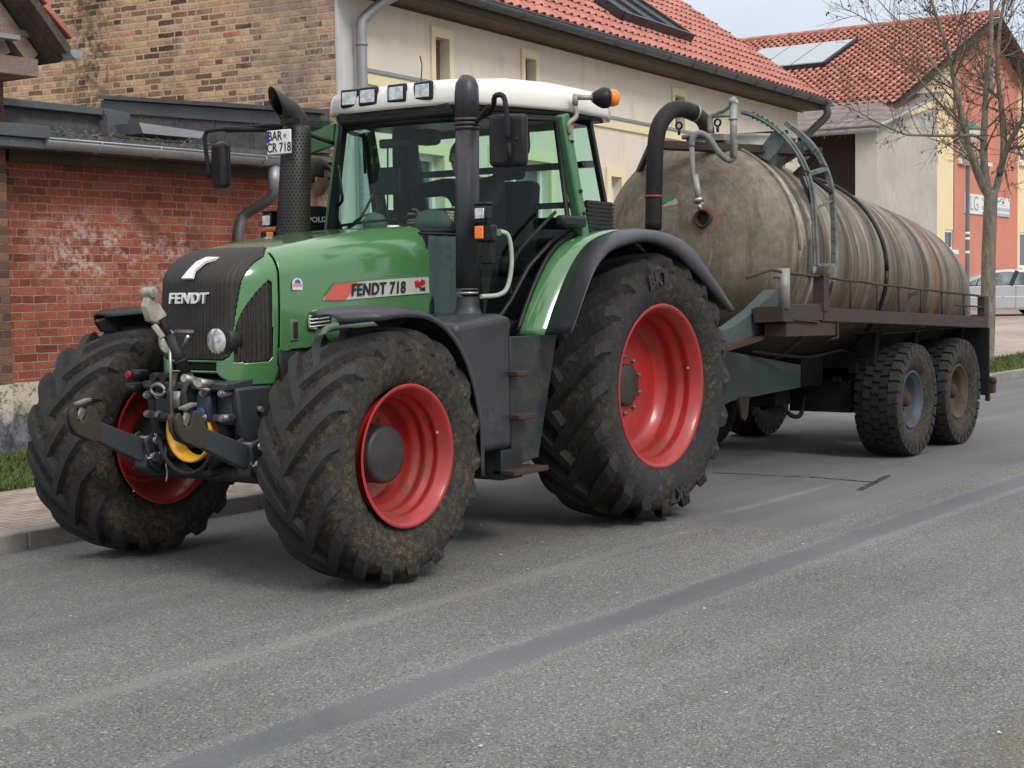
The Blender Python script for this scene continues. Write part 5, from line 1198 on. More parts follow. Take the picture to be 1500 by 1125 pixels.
# plan corners (x, y) at base and at top
cabB = {'A': (1.42, .53), 'C': (.47, .82), 'D': (.02, .76)}
cabT = {'A': (1.27, .50), 'C': (.66, .80), 'D': (.24, .74)}
def cp(k, z, s=1):
    b, t = cabB[k], cabT[k]; f = (z-1.90)/(ZT-1.90) if k != 'A' else (z-1.85)/(ZT-1.85); f = max(-.4, f)
    return Vector((b[0]+(t[0]-b[0])*f, s*(b[1]+(t[1]-b[1])*f), z))
for s in (1, -1):
    g = MB(); g.beam(cp('A', 1.40, s), cp('A', ZT, s), .05, .055, up=(1, 0, 0)); g.build('pillar', M_GRN2 if s < 0 else M_BLK, T, bevel=.01)
    if s < 0:
        g = MB(); o_ = Vector((.02, .035, 0)); g.beam(cp('A', 1.40, s)+o_, cp('A', ZT, s)+o_, .035, .05, up=(1, 0, 0)); g.build('windscreen_seal', M_BLK, T)
    g = MB(); g.beam(cp('C', 1.86, s), cp('C', ZT, s), .07, .085, up=(1, 0, 0)); pc = g.build('pillar', M_GRN2, T, bevel=.012)
    g = MB()
    for z in (2.02, 2.16): q = cp('C', z, s); g.tube([q+Vector((-.01, s*.03, 0)), q+Vector((-.01, s*.05, 0))], .012, 10)
    q = cp('C', 2.47, s); g.tube([q+Vector((-.01, s*.03, 0)), q+Vector((-.01, s*.05, 0))], .010, 10)
    g.build('bolts', M_BLK, pc)
    g = MB(); g.beam(cp('D', 2.05, s), cp('D', ZT, s), .035, .03, up=(1, 0, 0)); g.build('rear_pillar', M_BLK, T)
    # door frame: thin black surround with glass
    dA, dC = Vector((-.05, .0, 0)), Vector((.055, 0, 0))
    low_ = [(1.33, 1.42), (1.27, 1.35), (1.16, 1.36), (1.07, 1.47), (.92, 1.68), (.74, 1.83), (.58, 1.92)]
    def side_y(x, z):
        a, c = cp('A', z, 1), cp('C', z, 1); k = (a.x-x)/(a.x-c.x); return s*(a.y+(c.y-a.y)*k+.03*math.sin(max(0, min(1, k))*PI))
    pts = [Vector((x, side_y(x, z), z)) for x, z in low_]
    topA, topC = cp('A', 2.60, 1)+dA, cp('C', 2.60, 1)+dC
    loop = pts+[Vector((topC.x, side_y(topC.x, 2.6), 2.6)), Vector(((topA.x+topC.x)/2, side_y((topA.x+topC.x)/2, 2.6), 2.6)), Vector((topA.x, side_y(topA.x, 2.6), 2.6)), pts[0]]
    g = MB(); g.tube(loop, .017, 8); dr = g.build('door', M_BLK, T)
    g = MB(); g.add(loop[:-1], [list(range(len(loop)-1))]); g.build('door_glass', M_GLASS, dr)
    # rear quarter glass
    q = [cp('C', 2.12, s)+Vector((-.05, 0, 0)), cp('D', 2.12, s), cp('D', 2.60, s), cp('C', 2.60, s)+Vector((-.05, 0, 0))]
    g = MB(); g.add(q, [(0, 1, 2, 3)]); qg = g.build('quarter_glass', M_GLASS, T)
    g = MB(); c_ = (q[0]+q[2])/2+Vector((.06, s*.01, -.02)); g.tube([c_, c_+Vector((0, s*.025, 0))], .022, 12); g.build('latch', M_BLK, qg)
    # louvred panel under it
    g = MB(); a_, b_ = cp('C', 1.90, s)+Vector((-.05, 0, 0)), cp('D', 1.90, s)+Vector((-.02, 0, 0)); u_ = Vector((0, 0, .21))
    g.add([a_, b_, b_+u_, a_+u_], [(0, 1, 2, 3)]); lv = g.build('louvre_panel', M_BLK, T, solid=.01)
    g = MB()
    for k in range(8): z_ = Vector((0, s*.012, .012+k*.026)); g.beam(a_+z_, b_+z_, .022, .010)
    g.build('slats', M_BLKM, lv)
# windscreen and frames
g = MB(); A0, A1 = cp('A', 1.90, 1), cp('A', 1.90, -1); T0, T1 = cp('A', 2.60, 1), cp('A', 2.60, -1)
rows = []
for k in range(9):
    t = k/8; bow = Vector((.05*math.sin(t*PI), 0, 0)); rows.append([A0.lerp(A1, t)+bow, T0.lerp(T1, t)+bow])
g.loft(rows); g.build('windscreen', M_GLASS, T)
g = MB(); rowsT = [[r_[1], r_[1]+Vector((.0, 0, -.035))] for r_ in rows]
g.tube([r_[1] for r_ in rows], .03, 8); g.tube([r_[0]+Vector((0, 0, .0)) for r_ in rows], .022, 8); g.build('windscreen_frame', M_BLK, T)
# dark dash cowl between bonnet and windscreen; lower front windows
g = MB(); g.prism([(1.36, 1.2), (1.50, 1.2), (1.53, 1.84), (1.47, 1.885), (1.36, 1.885)], -.42, .42); g.build('cowl', M_BLK, T, bevel=.02)
for s in (1,):
    g = MB(); g.add([(1.585, .40, 1.40), (1.50, .66, 1.40), (1.46, .60, 1.86), (1.56, .40, 1.87)], [(0, 1, 2, 3)]); g.build('lower_window', M_GLASS2, T, solid=.006)
    g = MB(); g.beam((1.585, .40, 1.40), (1.56, .40, 1.87), .03, .02); g.tube(curve_pts([(1.58, .36, 1.885), (1.50, .55, 1.875), (1.45, .60, 1.86)], 8), .010, 6); lf = g.build('lower_window_frame', M_BLK, T)
    g = MB(); g.box2((1.44, .40, 1.40), (1.46, .58, 1.86)); g.build('panel', pm('grey_trim', (.10, .115, .10), .6), lf)
    g = MB(); g.box2((1.463, .425, 1.67), (1.475, .455, 1.83)); g.tube([(1.463, .50, 1.80), (1.478, .50, 1.80)], .022, 14); g.tube([(1.463, .50, 1.74), (1.478, .50, 1.74)], .022, 14); g.build('switches', M_BLK, lf)
# cab tub, floor, rear wall and wheel-arch inner
g = MB()
tub = [(1.40, .50), (1.30, .60), (.47, .80), (-.02, .74), (-.02, -.74), (.47, -.80), (1.30, -.60), (1.40, -.50)]
g.prism(tub, 1.15, 1.34, 'xy'); g.build('cab_floor', M_BLKM, T, bevel=.01)
g = MB(); g.prism([(.60, .60), (-.02, .60), (-.02, -.60), (.60, -.60)], 1.34, 1.62, 'xy'); g.build('seat_platform', M_BLKM, T)
g = MB(); g.box2((-.03, -.74, 1.3), (.0, .74, 1.98)); g.beam((.12, -.72, 2.10), (.12, .72, 2.10), .05, .04)
g.build('rear_panel', M_BLK, T)
g = MB(); a_, b_ = cp('D', 2.62, 1), cp('D', 2.62, -1); c_, d_ = cp('D', 2.0, 1), cp('D', 2.0, -1); g.add([a_, b_, d_, c_], [(0, 1, 2, 3)]); g.build('rear_window', M_GLASS, T)
g = MB(); g.beam(a_, b_, .04, .05); g.beam(c_, d_, .04, .05); g.beam(cp('D', 2.36, 1), cp('D', 2.36, -1), .03, .045); g.build('rear_window_frame', M_BLK, T)
# roof shell
def roof_outline(z, grow=0.):
    return [(1.37+grow, -.48-grow), (1.40+grow, -.25), (1.41+grow, 0), (1.40+grow, .25), (1.37+grow, .48+grow), (1.28, .58+grow), (1.0, .68+grow), (.60, .80+grow), (.16-grow, .82+grow), (.02-grow, .76), (-.02-grow, 0), (.02-grow, -.76), (.16-grow, -.82-grow), (.60, -.80-grow), (1.0, -.68-grow), (1.28, -.58-grow)]
rows = []
for z, gr, sx_ in ((2.672, -.035, 1), (2.668, .0, 1), (2.69, .012, 1), (2.76, .005, 1), (2.80, -.012, 1), (2.835, -.05, 1), (2.858, -.12, 1), (2.87, -.25, 1), (2.875, -.42, 1)):
    row = []
    for x, y in roof_outline(0):
        cx_, cy_ = .70, 0; f = 1+gr/.75
        nx, ny = cx_+(x-cx_)*f, y*f
        zz = z-(.012 if x < .1 else 0)-.022*max(0, .75-x)
        if x > 1.2: zz -= (.02 if z > 2.8 else 0)
        row.append(Vector((nx, ny, zz)))
    row.append(row[0]); rows.append(row)
g = MB(); g.loft(rows); last = rows[-1][:-1]; g.add(last, [list(range(len(last)))]); rf_ = g.build('roof', M_ROOF, T, solid=.004)
g = MB(); g.prism([(x-.02 if x > .7 else x+.02, y*.96) for x, y in roof_outline(0)], 2.635, 2.69, 'xy'); g.build('roof_lining', M_BLK, T, bevel=.01)
g = MB(); g.box2((1.30, -.44, 2.60), (1.385, .46, 2.69)); g.build('roof_underside', M_BLKM, T, bevel=.02)
for y in (-.315, -.155, .075, .275):
    xx = 1.402-.12*max(0, abs(y-.0)-.2); tilt = -.25*y
    g = MB(); g.box((xx+.004, y, 2.762), (.03, .150, .116), (0, R(-2), tilt)); l_ = g.build('work_light', M_BLK, T, bevel=.012, seg=3)
    g = MB(); g.box((xx+.020, y, 2.762), (.006, .114, .080), (0, R(-2), tilt)); g.build('lens', M_LENS, l_, bevel=.006)
g = MB(); g.tube([(.95, -.1, 2.86), (.93, -.1, 3.0), (.95, -.1, 3.06)], .004, 5); g.build('antenna', M_BLK, T)
# beacon on a side arm
bq = at(838, 150, 'y', .84); be = at(872, 143, 'y', .95)
g = MB(); g.tube([bq+Vector((0, .02, -.02)), bq+Vector((0, .03, .05))], .020, 10); g.tube([bq+Vector((0, .03, .03)), be], .017, 10); g.tube(curve_pts([bq+Vector((0, .02, -.02)), bq+Vector((.0, .03, -.09)), bq+Vector((.06, .01, -.14)), bq+Vector((.04, .0, -.20))], 12), .016, 8); g.box(tuple(bq+Vector((.02, -.01, -.19))), (.05, .03, .10)); bk = g.build('beacon_arm', pm('arm_metal', (.34, .32, .25), .5, .4, dirt=.4), T)
dv = (be-(bq+Vector((0, .03, .03)))).normalized()
g = MB(); g.tube([be-dv*.02, be+dv*.02, be+dv*.05, be+dv*.085, be+dv*.095], [.03, .055, .068, .066, .05], 20); g.build('beacon_base', M_BLK, bk)
g = MB(); g.tube([be+dv*.08, be+dv*.12, be+dv*.15, be+dv*.155], [.058, .055, .045, .01], 20); g.build('beacon_lens', M_ORA, bk)
# mirrors
def mirror(c, w, h, rotz, arm, name='mirror'):
    g = MB(); g.box(c, (.07, w, h), (0, 0, rotz)); o = g.build(name, M_BLK, T, bevel=.03, seg=4)
    g = MB(); q = Matrix.Rotation(rotz, 3, 'Z'); g.box(tuple(Vector(c)+q@Vector((-.037, 0, 0))), (.004, w-.03, h-.04), (0, 0, rotz)); g.build('glass', M_PANE, o)
    g = MB(); [g.tube(a, r, 8) for a, r in arm]; g.build('arm', M_BLKM, o)
mc = at(745, 206, 'y', 1.06)
mirror(tuple(mc), .225, .30, R(22), [(curve_pts([cp('A', 2.55, 1)+Vector((0, .02, 0)), Vector((1.42, .80, 2.60)), mc+Vector((.06, -.05, .25)), mc+Vector((.07, .02, .24)), mc+Vector((.07, .04, .12)), mc+Vector((.06, .04, 0))], 24), .016), ([cp('A', 2.46, 1), mc+Vector((.05, -.10, .20))], .014), ([mc+Vector((.055, .04, -.02)), mc+Vector((.045, .04, -.13))], .013)])
g = MB(); q = mc+Vector((.05, .09, .0)); g.lathe([(0, .012), (.01, .010), (.01, 0)], tuple(q), 'x', 12); g.build('mirror_knob', M_BLKM, T)
mf = at(323, 243, 'y', -1.25)
tp = [cp('A', 2.50, -1)+Vector((.02, -.03, .0)), Vector((1.60, -.72, 2.60)), Vector((1.66, -.98, 2.605)), Vector((1.72, -1.22, 2.60)), Vector((1.73, -1.275, 2.58)), Vector((1.73, -1.28, 2.50)), Vector((1.70, -1.28, 2.30))]
mirror(tuple(mf), .165, .30, R(-18), [(curve_pts(tp, 30), .014), ([Vector((1.60, -.72, 2.585)), Vector((1.70, -1.12, 2.60))], .020)])
# exhaust: perforated guard, curved tail pipe
EX = Vector((1.60, -.62, 0))
g = MB(); g.tube([EX+Vector((.03, 0, 1.55)), EX+Vector((.03, 0, 1.85)), EX+Vector((.0, 0, 2.2)), EX+Vector((-.03, 0, 2.58)), EX+Vector((-.03, 0, 2.60))], [.108, .108, .102, .092, .07], 28); ex = g.build('exhaust', M_GRIL, T)
g = MB(); 
for k in range(46):
    z = 1.62+k*.0205; f = (z-1.85)/.73; cx_ = EX.x+.03-.06*max(0, f); rr_ = .110-.016*max(0, f)+.0005
    for j in range(26):
        a = 2*PI*(j+.5*(k % 2))/26; c_ = Vector((cx_+rr_*math.cos(a), EX.y+rr_*math.sin(a), z)); t_ = Vector((-math.sin(a), math.cos(a), 0)); s_r = .0058
        g.add([c_+t_*s_r*math.cos(b*PI/3)+Vector((0, 0, s_r*math.sin(b*PI/3))) for b in range(6)], [tuple(range(6))])
g.build('perforations', pm('hole_black', (.004, .004, .004), .9, dirt=0), ex)
g = MB(); pts = curve_pts([EX+Vector((-.03, 0, 2.56)), EX+Vector((-.03, 0, 2.60)), EX+Vector((-.02, -.005, 2.64)), EX+Vector((.02, -.015, 2.685)), EX+Vector((.07, -.025, 2.71))], 20); n = len(pts)
g.tube(pts, [.072+.003*math.sin(PI*i/n) for i in range(n)], 24, caps=False)
# the mouth is cut at a slant: upper lip reaches far out to a point
ax_ = (pts[-1]-pts[-2]).normalized(); up_ = Vector((0, 0, 1)); up_ = (up_-ax_*up_.dot(ax_)).normalized()
for i in range(24*(n-5), 24*n):
    k = (i//24-(n-5))/4; p = Vector(g.v[i]); h = (p-pts[i//24]).dot(up_)/.072
    p = pts[i//24]+(p-pts[i//24])*(1-.22*k*k); g.v[i] = tuple(p+(ax_*(.07*(h+.9))+up_*.02*max(0, h))*k*k)
tp_ = g.build('tail_pipe', M_GRIL, T, solid=.004)
# number plate by the exhaust, hung from the mirror arm
pl = at(409, 208, 'x', 1.745)
g = MB(); g.box(tuple(pl), (.008, .205, .150)); plate = g.build('number_plate', M_WHT, T, bevel=.004)
g = MB(); g.box(tuple(pl+Vector((.005, -.090, .035))), (.003, .022, .074)); g.build('euro_band', pm('band_blue', (.01, .03, .25), .4, dirt=0), plate)
text('lettering', 'BAR', .082, M_INK, tuple(pl+Vector((.005, -.032, .036))), ROT_FRONT, plate, extrude=.001, bold=.0012, sx=.80)
text('lettering', 'CR 718', .082, M_INK, tuple(pl+Vector((.005, .000, -.037))), ROT_FRONT, plate, extrude=.001, bold=.0012, sx=.82)
g = MB(); g.lathe([(0, .016), (.001, .016)], tuple(pl+Vector((.005, .055, .037))), 'x', 16); g.lathe([(.002, .010), (.0021, .0)], tuple(pl+Vector((.005, .055, .037))), 'x', 16); g.build('seal', pm('seal_grey', (.2, .2, .2), .5), plate)
g = MB(); g.beam(pl+Vector((-.02, .02, .07)), pl+Vector((-.06, .05, .13)), .03, .01); g.box(tuple(pl+Vector((-.05, .05, .13))), (.05, .12, .03)); g.build('bracket', M_BLK, plate)
# air intake stack
IX = Vector((1.50, .68, 0))
g = MB(); g.tube([IX+Vector((.02, 0, 1.55)), IX+Vector((0, 0, 2.50))], .071, 28); 
for z in (2.49, 2.515, 2.54): g.tube([IX+Vector((0, 0, z)), IX+Vector((0, 0, z+.018))], .075, 28)
ink = g.build('air_intake', M_FEND, T)
g = MB(); g.tube([IX+Vector((0, 0, 2.55)), IX+Vector((0, 0, 2.70)), IX+Vector((-.005, 0, 2.755)), IX+Vector((-.02, -.002, 2.79)), IX+Vector((-.03, -.002, 2.805))], [.074, .073, .069, .05, .02], 28); g.build('cap', M_FEND, ink)
g = MB()
for z in (1.515, 1.54): g.tube([IX+Vector((.02, 0, z)), IX+Vector((.02, 0, z+.014))], .066, 28)
g.build('clamp', M_STEEL, ink)
# work light and indicator clusters
def cluster(x, y, z, s=1, far=False):
    g = MB(); g.box((x, y, z+.06), (.07, .085, .085)); g.box((x-.005, y, z+.112), (.08, .095, .02)); o = g.build('front_light', M_BLK, T, bevel=.01)
    g = MB(); g.box((x+.037, y, z+.055), (.006, .066, .062)); g.build('lens', M_LENS, o, bevel=.004)
    g = MB(); g.box((x-.01, y+.015*s, z-.06), (.06, .12, .10)); o = g.build('indicator', M_BLK, T, bevel=.012)
    g = MB(); g.box((x+.022, y-.015*s, z-.055), (.012, .062, .075)); g.build('lens', M_ORA, o, bevel=.006)
    g = MB(); g.box((x-.02, y+.02*s, z-.17), (.05, .07, .14)); g.beam((x-.05, y, z), (x-.12, y-.15*s, z), .03, .03); g.build('lamp_bracket', M_BLKM, T, bevel=.008)
cluster(1.60, .86, 1.93, 1)
cluster(1.58, -.86, 1.95, -1)
# handrail, light green-grey tube
g = MB(); g.tube(curve_pts([(1.50, .80, 1.88), (1.40, .84, 1.885), (1.34, .86, 1.85), (1.33, .87, 1.70), (1.36, .86, 1.56), (1.42, .84, 1.51), (1.55, .80, 1.50)], 30), .014, 10); g.build('handrail', pm('pale_green_rail', (.42, .50, .40), .5, dirt=.3), T)
g = MB(); g.box2((1.42, .78, 1.86), (1.56, .86, 1.90)); g.build('rail_bracket', M_GRN2, T)
g = MB(); g.tube(curve_pts([(.80, .84, 2.02), (.95, .80, 1.90), (1.08, .74, 1.76), (1.12, .70, 1.62), (1.1, .70, 1.5)], 20), .012, 8); g.build('grab_rail', M_BLKM, T)
g = MB(); g.box2((.52, .83, 1.925), (.80, .90, 2.0)); g.build('door_handle', M_BLK, T, bevel=.02)
# fuel tank box, skirt, steps
g = MB(); g.prism([(1.50, .60), (1.86, .60), (1.96, .80), (2.05, 1.30), (2.05, 1.36), (1.60, 1.40), (1.48, 1.38), (1.50, 1.30)], .45, .99); g.build('fuel_tank', M_FEND, T, bevel=.05, seg=4)
g = MB(); g.lathe([(1.36, .13), (1.40, .085), (1.44, .070), (1.50, .066)], (1.52, .68, 0), 'z', 24); g.build('intake_neck', M_FEND, T)
g = MB(); g.prism([(1.485, .60), (1.485, 1.262), (.98, 1.262), (1.20, .52), (1.40, .50)], .93, .96); g.build('skirt', pm('dark_skirt', (.018, .024, .027), .45, dirt=.4, scale=5, var=.12), T, bevel=.006)
g = MB(); g.box2((1.38, .60, .42), (1.60, .97, .60)); g.box2((1.18, .3, .55), (1.5, .93, 1.1)); g.build('step_mount', M_CASTD, T, bevel=.01)
for (x0, x1, z) in ((1.40, 1.55, 1.05), (1.32, 1.54, .795), (1.20, 1.60, .47)):
    g = MB(); g.box2((x0+.04, .90, z-.02), (x1, 1.06, z+.012)); g.build('step', M_RUST, T, bevel=.006)
g = MB(); g.prism([(1.485, .60), (1.485, 1.262), (.98, 1.262), (1.20, .62)], -.93, -.90); g.box2((.70, -1.30, .63), (1.35, -.75, .675)); g.build('platform', M_MUDM, T)
# rear fenders
P1 = [(1.18, 1.265), (1.05, 1.47), (.88, 1.68), (.70, 1.815), (.47, 1.885), (.2, 1.92), (-.1, 1.90), (-.36, 1.81), (-.64, 1.62), (-.84, 1.38)]
P2 = [(1.28, 1.28), (1.155, 1.48), (1.03, 1.67), (.88, 1.80), (.69, 1.875), (.30, 1.91), (-.04, 1.88), (-.31, 1.80), (-.60, 1.60), (-.83, 1.38)]
P3 = [(1.31, 1.28), (1.18, 1.47), (1.06, 1.63), (.93, 1.735), (.77, 1.80), (.43, 1.845), (.10, 1.80), (-.24, 1.65), (-.50, 1.51), (-.75, 1.37)]
def L(P, y): return curve_pts([(x, y, z) for x, z in P], 45)
for s in (1, -1):
    g = MB(); g.loft([L(P1, s*.80), L(P1, s*.82), L(P1, s*1.0)]); g.build('fender', M_GRN, T, solid=.01)
    mid = [a.lerp(b, .5)+Vector((0, 0, .006)) for a, b in zip(L(P1, s*1.1), L(P2, s*1.1))]
    g = MB(); g.loft([L([(x+.002, z+.002) for x, z in P1], s*1.003), mid, L(P2, s*1.20), [a.lerp(b, .5)+Vector((0, s*.02, .006)) for a, b in zip(L(P2, s*1.235), L(P3, s*1.26))], L(P3, s*1.28), [p+Vector((-.01 if p.x > .4 else .01, -s*.02, -.02)) for p in L(P3, s*1.28)]]); g.build('fender_extension', M_FEND, T, solid=.008)
    g = MB(); g.loft([L(P1, s*.79), [Vector((p.x*.9, s*.79, 1.05)) for p in L(P1, 0)]], smooth=False); g.build('inner_arch', M_BLKM, T, solid=.01)
g = MB(); g.tube([Vector((x, .80, z+.015)) for x, z in [(p.x, p.z) for p in L(P1, .8)][:26]], .016, 8); g.build('fender_seal', M_BLK, T)
g = MB()
for x in (1.13, 1.02, .93): g.tube([(x, .93, 1.285), (x, 1.0, 1.285)], .012, 8)
g.build('fender_bolts', M_BLK, T)
# front fenders
F = [(3.10, 1.43), (2.95, 1.455), (2.72, 1.47), (2.5, 1.44), (2.32, 1.34), (2.18, 1.18), (2.09, .98), (2.04, .76), (2.04, .50)]
for s in (1, -1):
    c0 = curve_pts([(x, 0, z) for x, z in F], 40); rows = []
    for k in range(7):
        t = k/6; row = []
        for i, p in enumerate(c0):
            f = i/(len(c0)-1); inner, outer = .70, 1.19
            if f < .12: q = f/.12; inner = .90-(.90-.70)*q; outer = 1.02+.17*q
            y = inner+(outer-inner)*t; drop = -.035*max(0, (t-.72)/.28)**2-.02*max(0, (.28-t)/.28)**2
            n = Vector((p.x-2.70, 0, p.z-.69)).normalized(); row.append(Vector((p.x, s*y, p.z))+n*drop)
        rows.append(row)
    rows.append([p+Vector((2.70-p.x, 0, .69-p.z)).normalized()*.03 for p in rows[-1]])
    g = MB(); g.loft(rows); ff = g.build('front_fender', M_FEND if s > 0 else M_BLK, T, solid=.009)
    if s < 0: ff.data.transform(Matrix.Translation((-.17, 0, 0))); pts_ = [at(u, v, 'y', -.92) for u, v in ((140, 471), (160, 463), (190, 458), (232, 456), (240, 495), (200, 493), (150, 486))]; g = MB(); g.prism([(p.x, p.z) for p in pts_], -.945, -.915); g.build('fender_skirt', M_BLK, ff, bevel=.006)
    g = MB(); g.beam((2.45, s*.40, 1.05), (2.42, s*.95, 1.40), .06, .04); g.beam((2.42, s*.7, 1.41), (2.42, s*1.1, 1.40), .10, .03); g.build('fender_bracket', M_BLKM, T)
# interior: seat, steering column and wheel, monitor, wires
g = MB(); g.box((.36, 0, 1.70), (.46, .46, .12)); g.box((.13, 0, 2.00), (.12, .46, .56), (0, R(-8), 0)); g.box((.10, 0, 2.36), (.08, .26, .14), (0, R(-8), 0)); g.box((.42, -.33, 1.88), (.46, .14, .08)); g.build('seat', M_CLO2, T, bevel=.04, seg=3)
g = MB(); g.tube([(1.15, 0, 1.34), (1.02, 0, 1.90)], [.09, .06], 14); g.box((1.22, 0, 1.86), (.24, .44, .16), (0, R(18), 0)); sc_ = g.build('steering_column', M_BLKM, T, bevel=.02)
g = MB(); c_ = Vector((.96, 0, 1.95)); nrm = Vector((-.35, 0, 1)).normalized(); e1 = Vector((0, 1, 0)); e2 = nrm.cross(e1); rg = [c_+e1*.20*math.cos(2*PI*k/28)+e2*.20*math.sin(2*PI*k/28) for k in range(29)]; g.tube(rg, .014, 8)
for k in (4, 14, 24): g.tube([c_, rg[k]], .012, 6)
g.build('steering_wheel', M_BLK, sc_)
g = MB(); g.box((.90, -.44, 2.27), (.06, .18, .18), (0, 0, R(20))); g.box((.42, -.66, 2.10), (.10, .14, .30)); g.build('monitor', M_BLK, T, bevel=.012)
g = MB(); g.box((.70, -.55, 1.76), (.60, .26, .34)); g.box((.42, -.66, 2.28), (.16, .14, .74)); g.build('side_console', M_BLKM, T, bevel=.03)
g = MB(); g.lathe([(0, .0), (.02, .06), (.05, .075), (.09, .08), (.13, .05), (.15, 0)], (1.22, -.28, 1.90), 'z', 20, sc2=(.8, 1.2)); g.lathe([(0, .0), (.02, .10), (.06, .12), (.10, .11), (.14, .07), (.155, 0)], (1.18, .16, 1.90), 'z', 20, sc2=(.8, 1.1)); g.build('bag', pm('grey_bag', (.10, .12, .105), .7, dirt=.2), T)
g = MB()
for pts, r_ in (([(1.28, -.50, 1.93), (1.24, -.38, 2.02), (1.10, -.35, 2.06), (1.0, -.40, 2.12)], .006), ([(1.38, -.46, 1.96), (1.36, -.25, 1.98), (1.34, .0, 1.99)], .010), ([(1.38, -.44, 1.92), (1.36, -.30, 1.99), (1.30, -.22, 2.16)], .008), ([(1.1, -.28, 1.95), (1.06, -.30, 2.2), (1.1, -.26, 2.5)], .006), ([(.3, .30, 2.6), (.35, .33, 2.45), (.45, .30, 2.42)], .008)): g.tube(curve_pts(pts, 14), r_, 6)
g.tube([(1.22, -.36, 2.56), (1.22, -.36, 2.42), (1.22, -.355, 2.30)], .010, 6); g.build('cables', M_BLK, T)
g = MB(); g.box((1.12, -.18, 2.49), (.03, .24, .06), (0, R(5), R(8))); g.build('inner_mirror', M_BLK, T, bevel=.025, seg=3)
g = MB(); g.box((1.05, .02, 2.52), (.16, .14, .10)); g.build('roof_console', M_BLKM, T, bevel=.03)
g = MB(); g.tube(curve_pts([(1.30, -.50, 2.35), (1.40, -.42, 2.33), (1.43, -.38, 2.20), (1.40, -.40, 2.12), (1.33, -.52, 2.08)], 20), .010, 8); g.build('grab_handle', M_BLK, T)
g = MB(); g.box((.60, .42, 2.50), (.05, .16, .07)); g.build('ear_speaker', M_BLK, T, bevel=.03, seg=3)
g = MB(); q = at(580, 333, 'x', 1.60); g.tube([q+Vector((0, -.06, 0)), q+Vector((0, .02, -.004))], .016, 8); g.tube([q+Vector((0, .02, -.004)), q+Vector((0, .10, -.014))], .012, 8); g.build('washer_jet', M_WHT, T)
# far side open door / bracket seen behind the exhaust
g = MB(); A_, B_ = at(450, 186, 'y', -.95), at(498, 178, 'y', -.60)
g.loft([[Vector((A_.x, A_.y, 2.60)), Vector((1.28, -.56, 2.63))], [Vector((A_.x, A_.y, 2.47)), Vector((1.30, -.56, 2.49))]], smooth=False); g.build('open_door_frame', M_GRN2, T, solid=.03)
g = MB(); g.loft([[Vector((A_.x, A_.y, 2.60)), Vector((1.28, -.56, 2.64))], [Vector((A_.x, A_.y, 2.69)), Vector((1.28, -.56, 2.65))]], smooth=False); g.build('open_door_glass', M_GLASS2, T, solid=.004)
# rear hitch
g = MB(); g.box2((-.75, -.10, .50), (-.3, .10, .62)); g.box2((-.95, -.06, .55), (-.7, .06, .60)); g.box2((-.65, -.12, .62), (-.45, .12, .95)); g.build('hitch', M_CASTD, T, bevel=.01)
# ================================================================== SLURRY TANKER
K = thing('slurry_tanker', (-4.5, 0, 0), 'old twin-axle slurry tanker with stained grey-brown tank hitched behind the tractor', 'tanker trailer')
def tz(x): return 1.82+(1.45-1.82)*(x+2.6)/(-3.9)
prof = [(-2.06, .02, .02), (-2.08, .18, .18), (-2.12, .34, .34), (-2.19, .50, .50), (-2.29, .66, .66), (-2.40, .79, .79), (-2.50, .86, .87), (-2.58, .895, .91), (-2.66, .905, .922), (-3.2, .915, .905), (-4.2, .93, .87), (-5.2, .94, .84), (-6.2, .93, .80), (-6.6, .905, .76), (-6.85, .85, .69), (-7.05, .73, .59), (-7.18, .55, .44), (-7.24, .3, .25), (-7.26, .02, .02)]
def tprof(x):
    for a, b in zip(prof, prof[1:]):
        if b[0] <= x <= a[0]: k = (x-a[0])/(b[0]-a[0]); return a[1]+(b[1]-a[1])*k, a[2]+(b[2]-a[2])*k
    return prof[-1][1:]
xs = []
for a, b in zip(prof, prof[1:]):
    n = max(1, int(abs(b[0]-a[0])/.08)); xs += [a[0]+(b[0]-a[0])*i/n for i in range(n)]
xs.append(prof[-1][0]); rnd = random.Random(9)
rows = []
for x in xs:
    ry, rz = tprof(x); w = rnd.uniform(-.0025, .0025) if x < -2.7 else 0
    rows.append([Vector((x, (ry+w)*math.cos(2*PI*k/72), tz(x)+(rz+w)*math.sin(2*PI*k/72))) for k in range(73)])
g = MB(); g.loft(rows); tank = g.build('tank', M_TANK, K, merge=True)
def ring(x, r_, off=0., a0=0, a1=360, n=60):
    ry, rz = tprof(x); return [Vector((x, (ry+off)*math.cos(R(a0+(a1-a0)*k/n)), tz(x)+(rz+off)*math.sin(R(a0+(a1-a0)*k/n)))) for k in range(n+1)]
g = MB(); g.tube(ring(-2.64, 0, .004), .016, 6); g.build('weld_ring', M_TANK, K)
g = MB(); g.tube(ring(-4.38, 0, .012), .022, 8); g.build('strap', M_BLK, K)
# manhole collar with lid
mx, mzz = -3.62, tz(-3.62)+tprof(-3.62)[1]
g = MB(); g.lathe([(mzz-.12, .29), (mzz+.06, .29), (mzz+.062, .325), (mzz+.085, .325), (mzz+.087, .29), (mzz+.21, .295), (mzz+.23, .305), (mzz+.235, .29), (mzz+.20, .0)], (mx, 0, 0), 'z', 40); g.build('manhole', M_GALV, K)
g = MB(); g.box((mx+.02, .1, mzz+.25), (.05, .5, .03)); g.tube([(mx+.3, -.05, mzz+.05), (mx+.3, -.05, mzz+.24)], .014, 8); g.build('manhole_clamp', M_BLKM, K)
X_ = lambda u, v, x=-2.02: at(u, v, 'x', x)
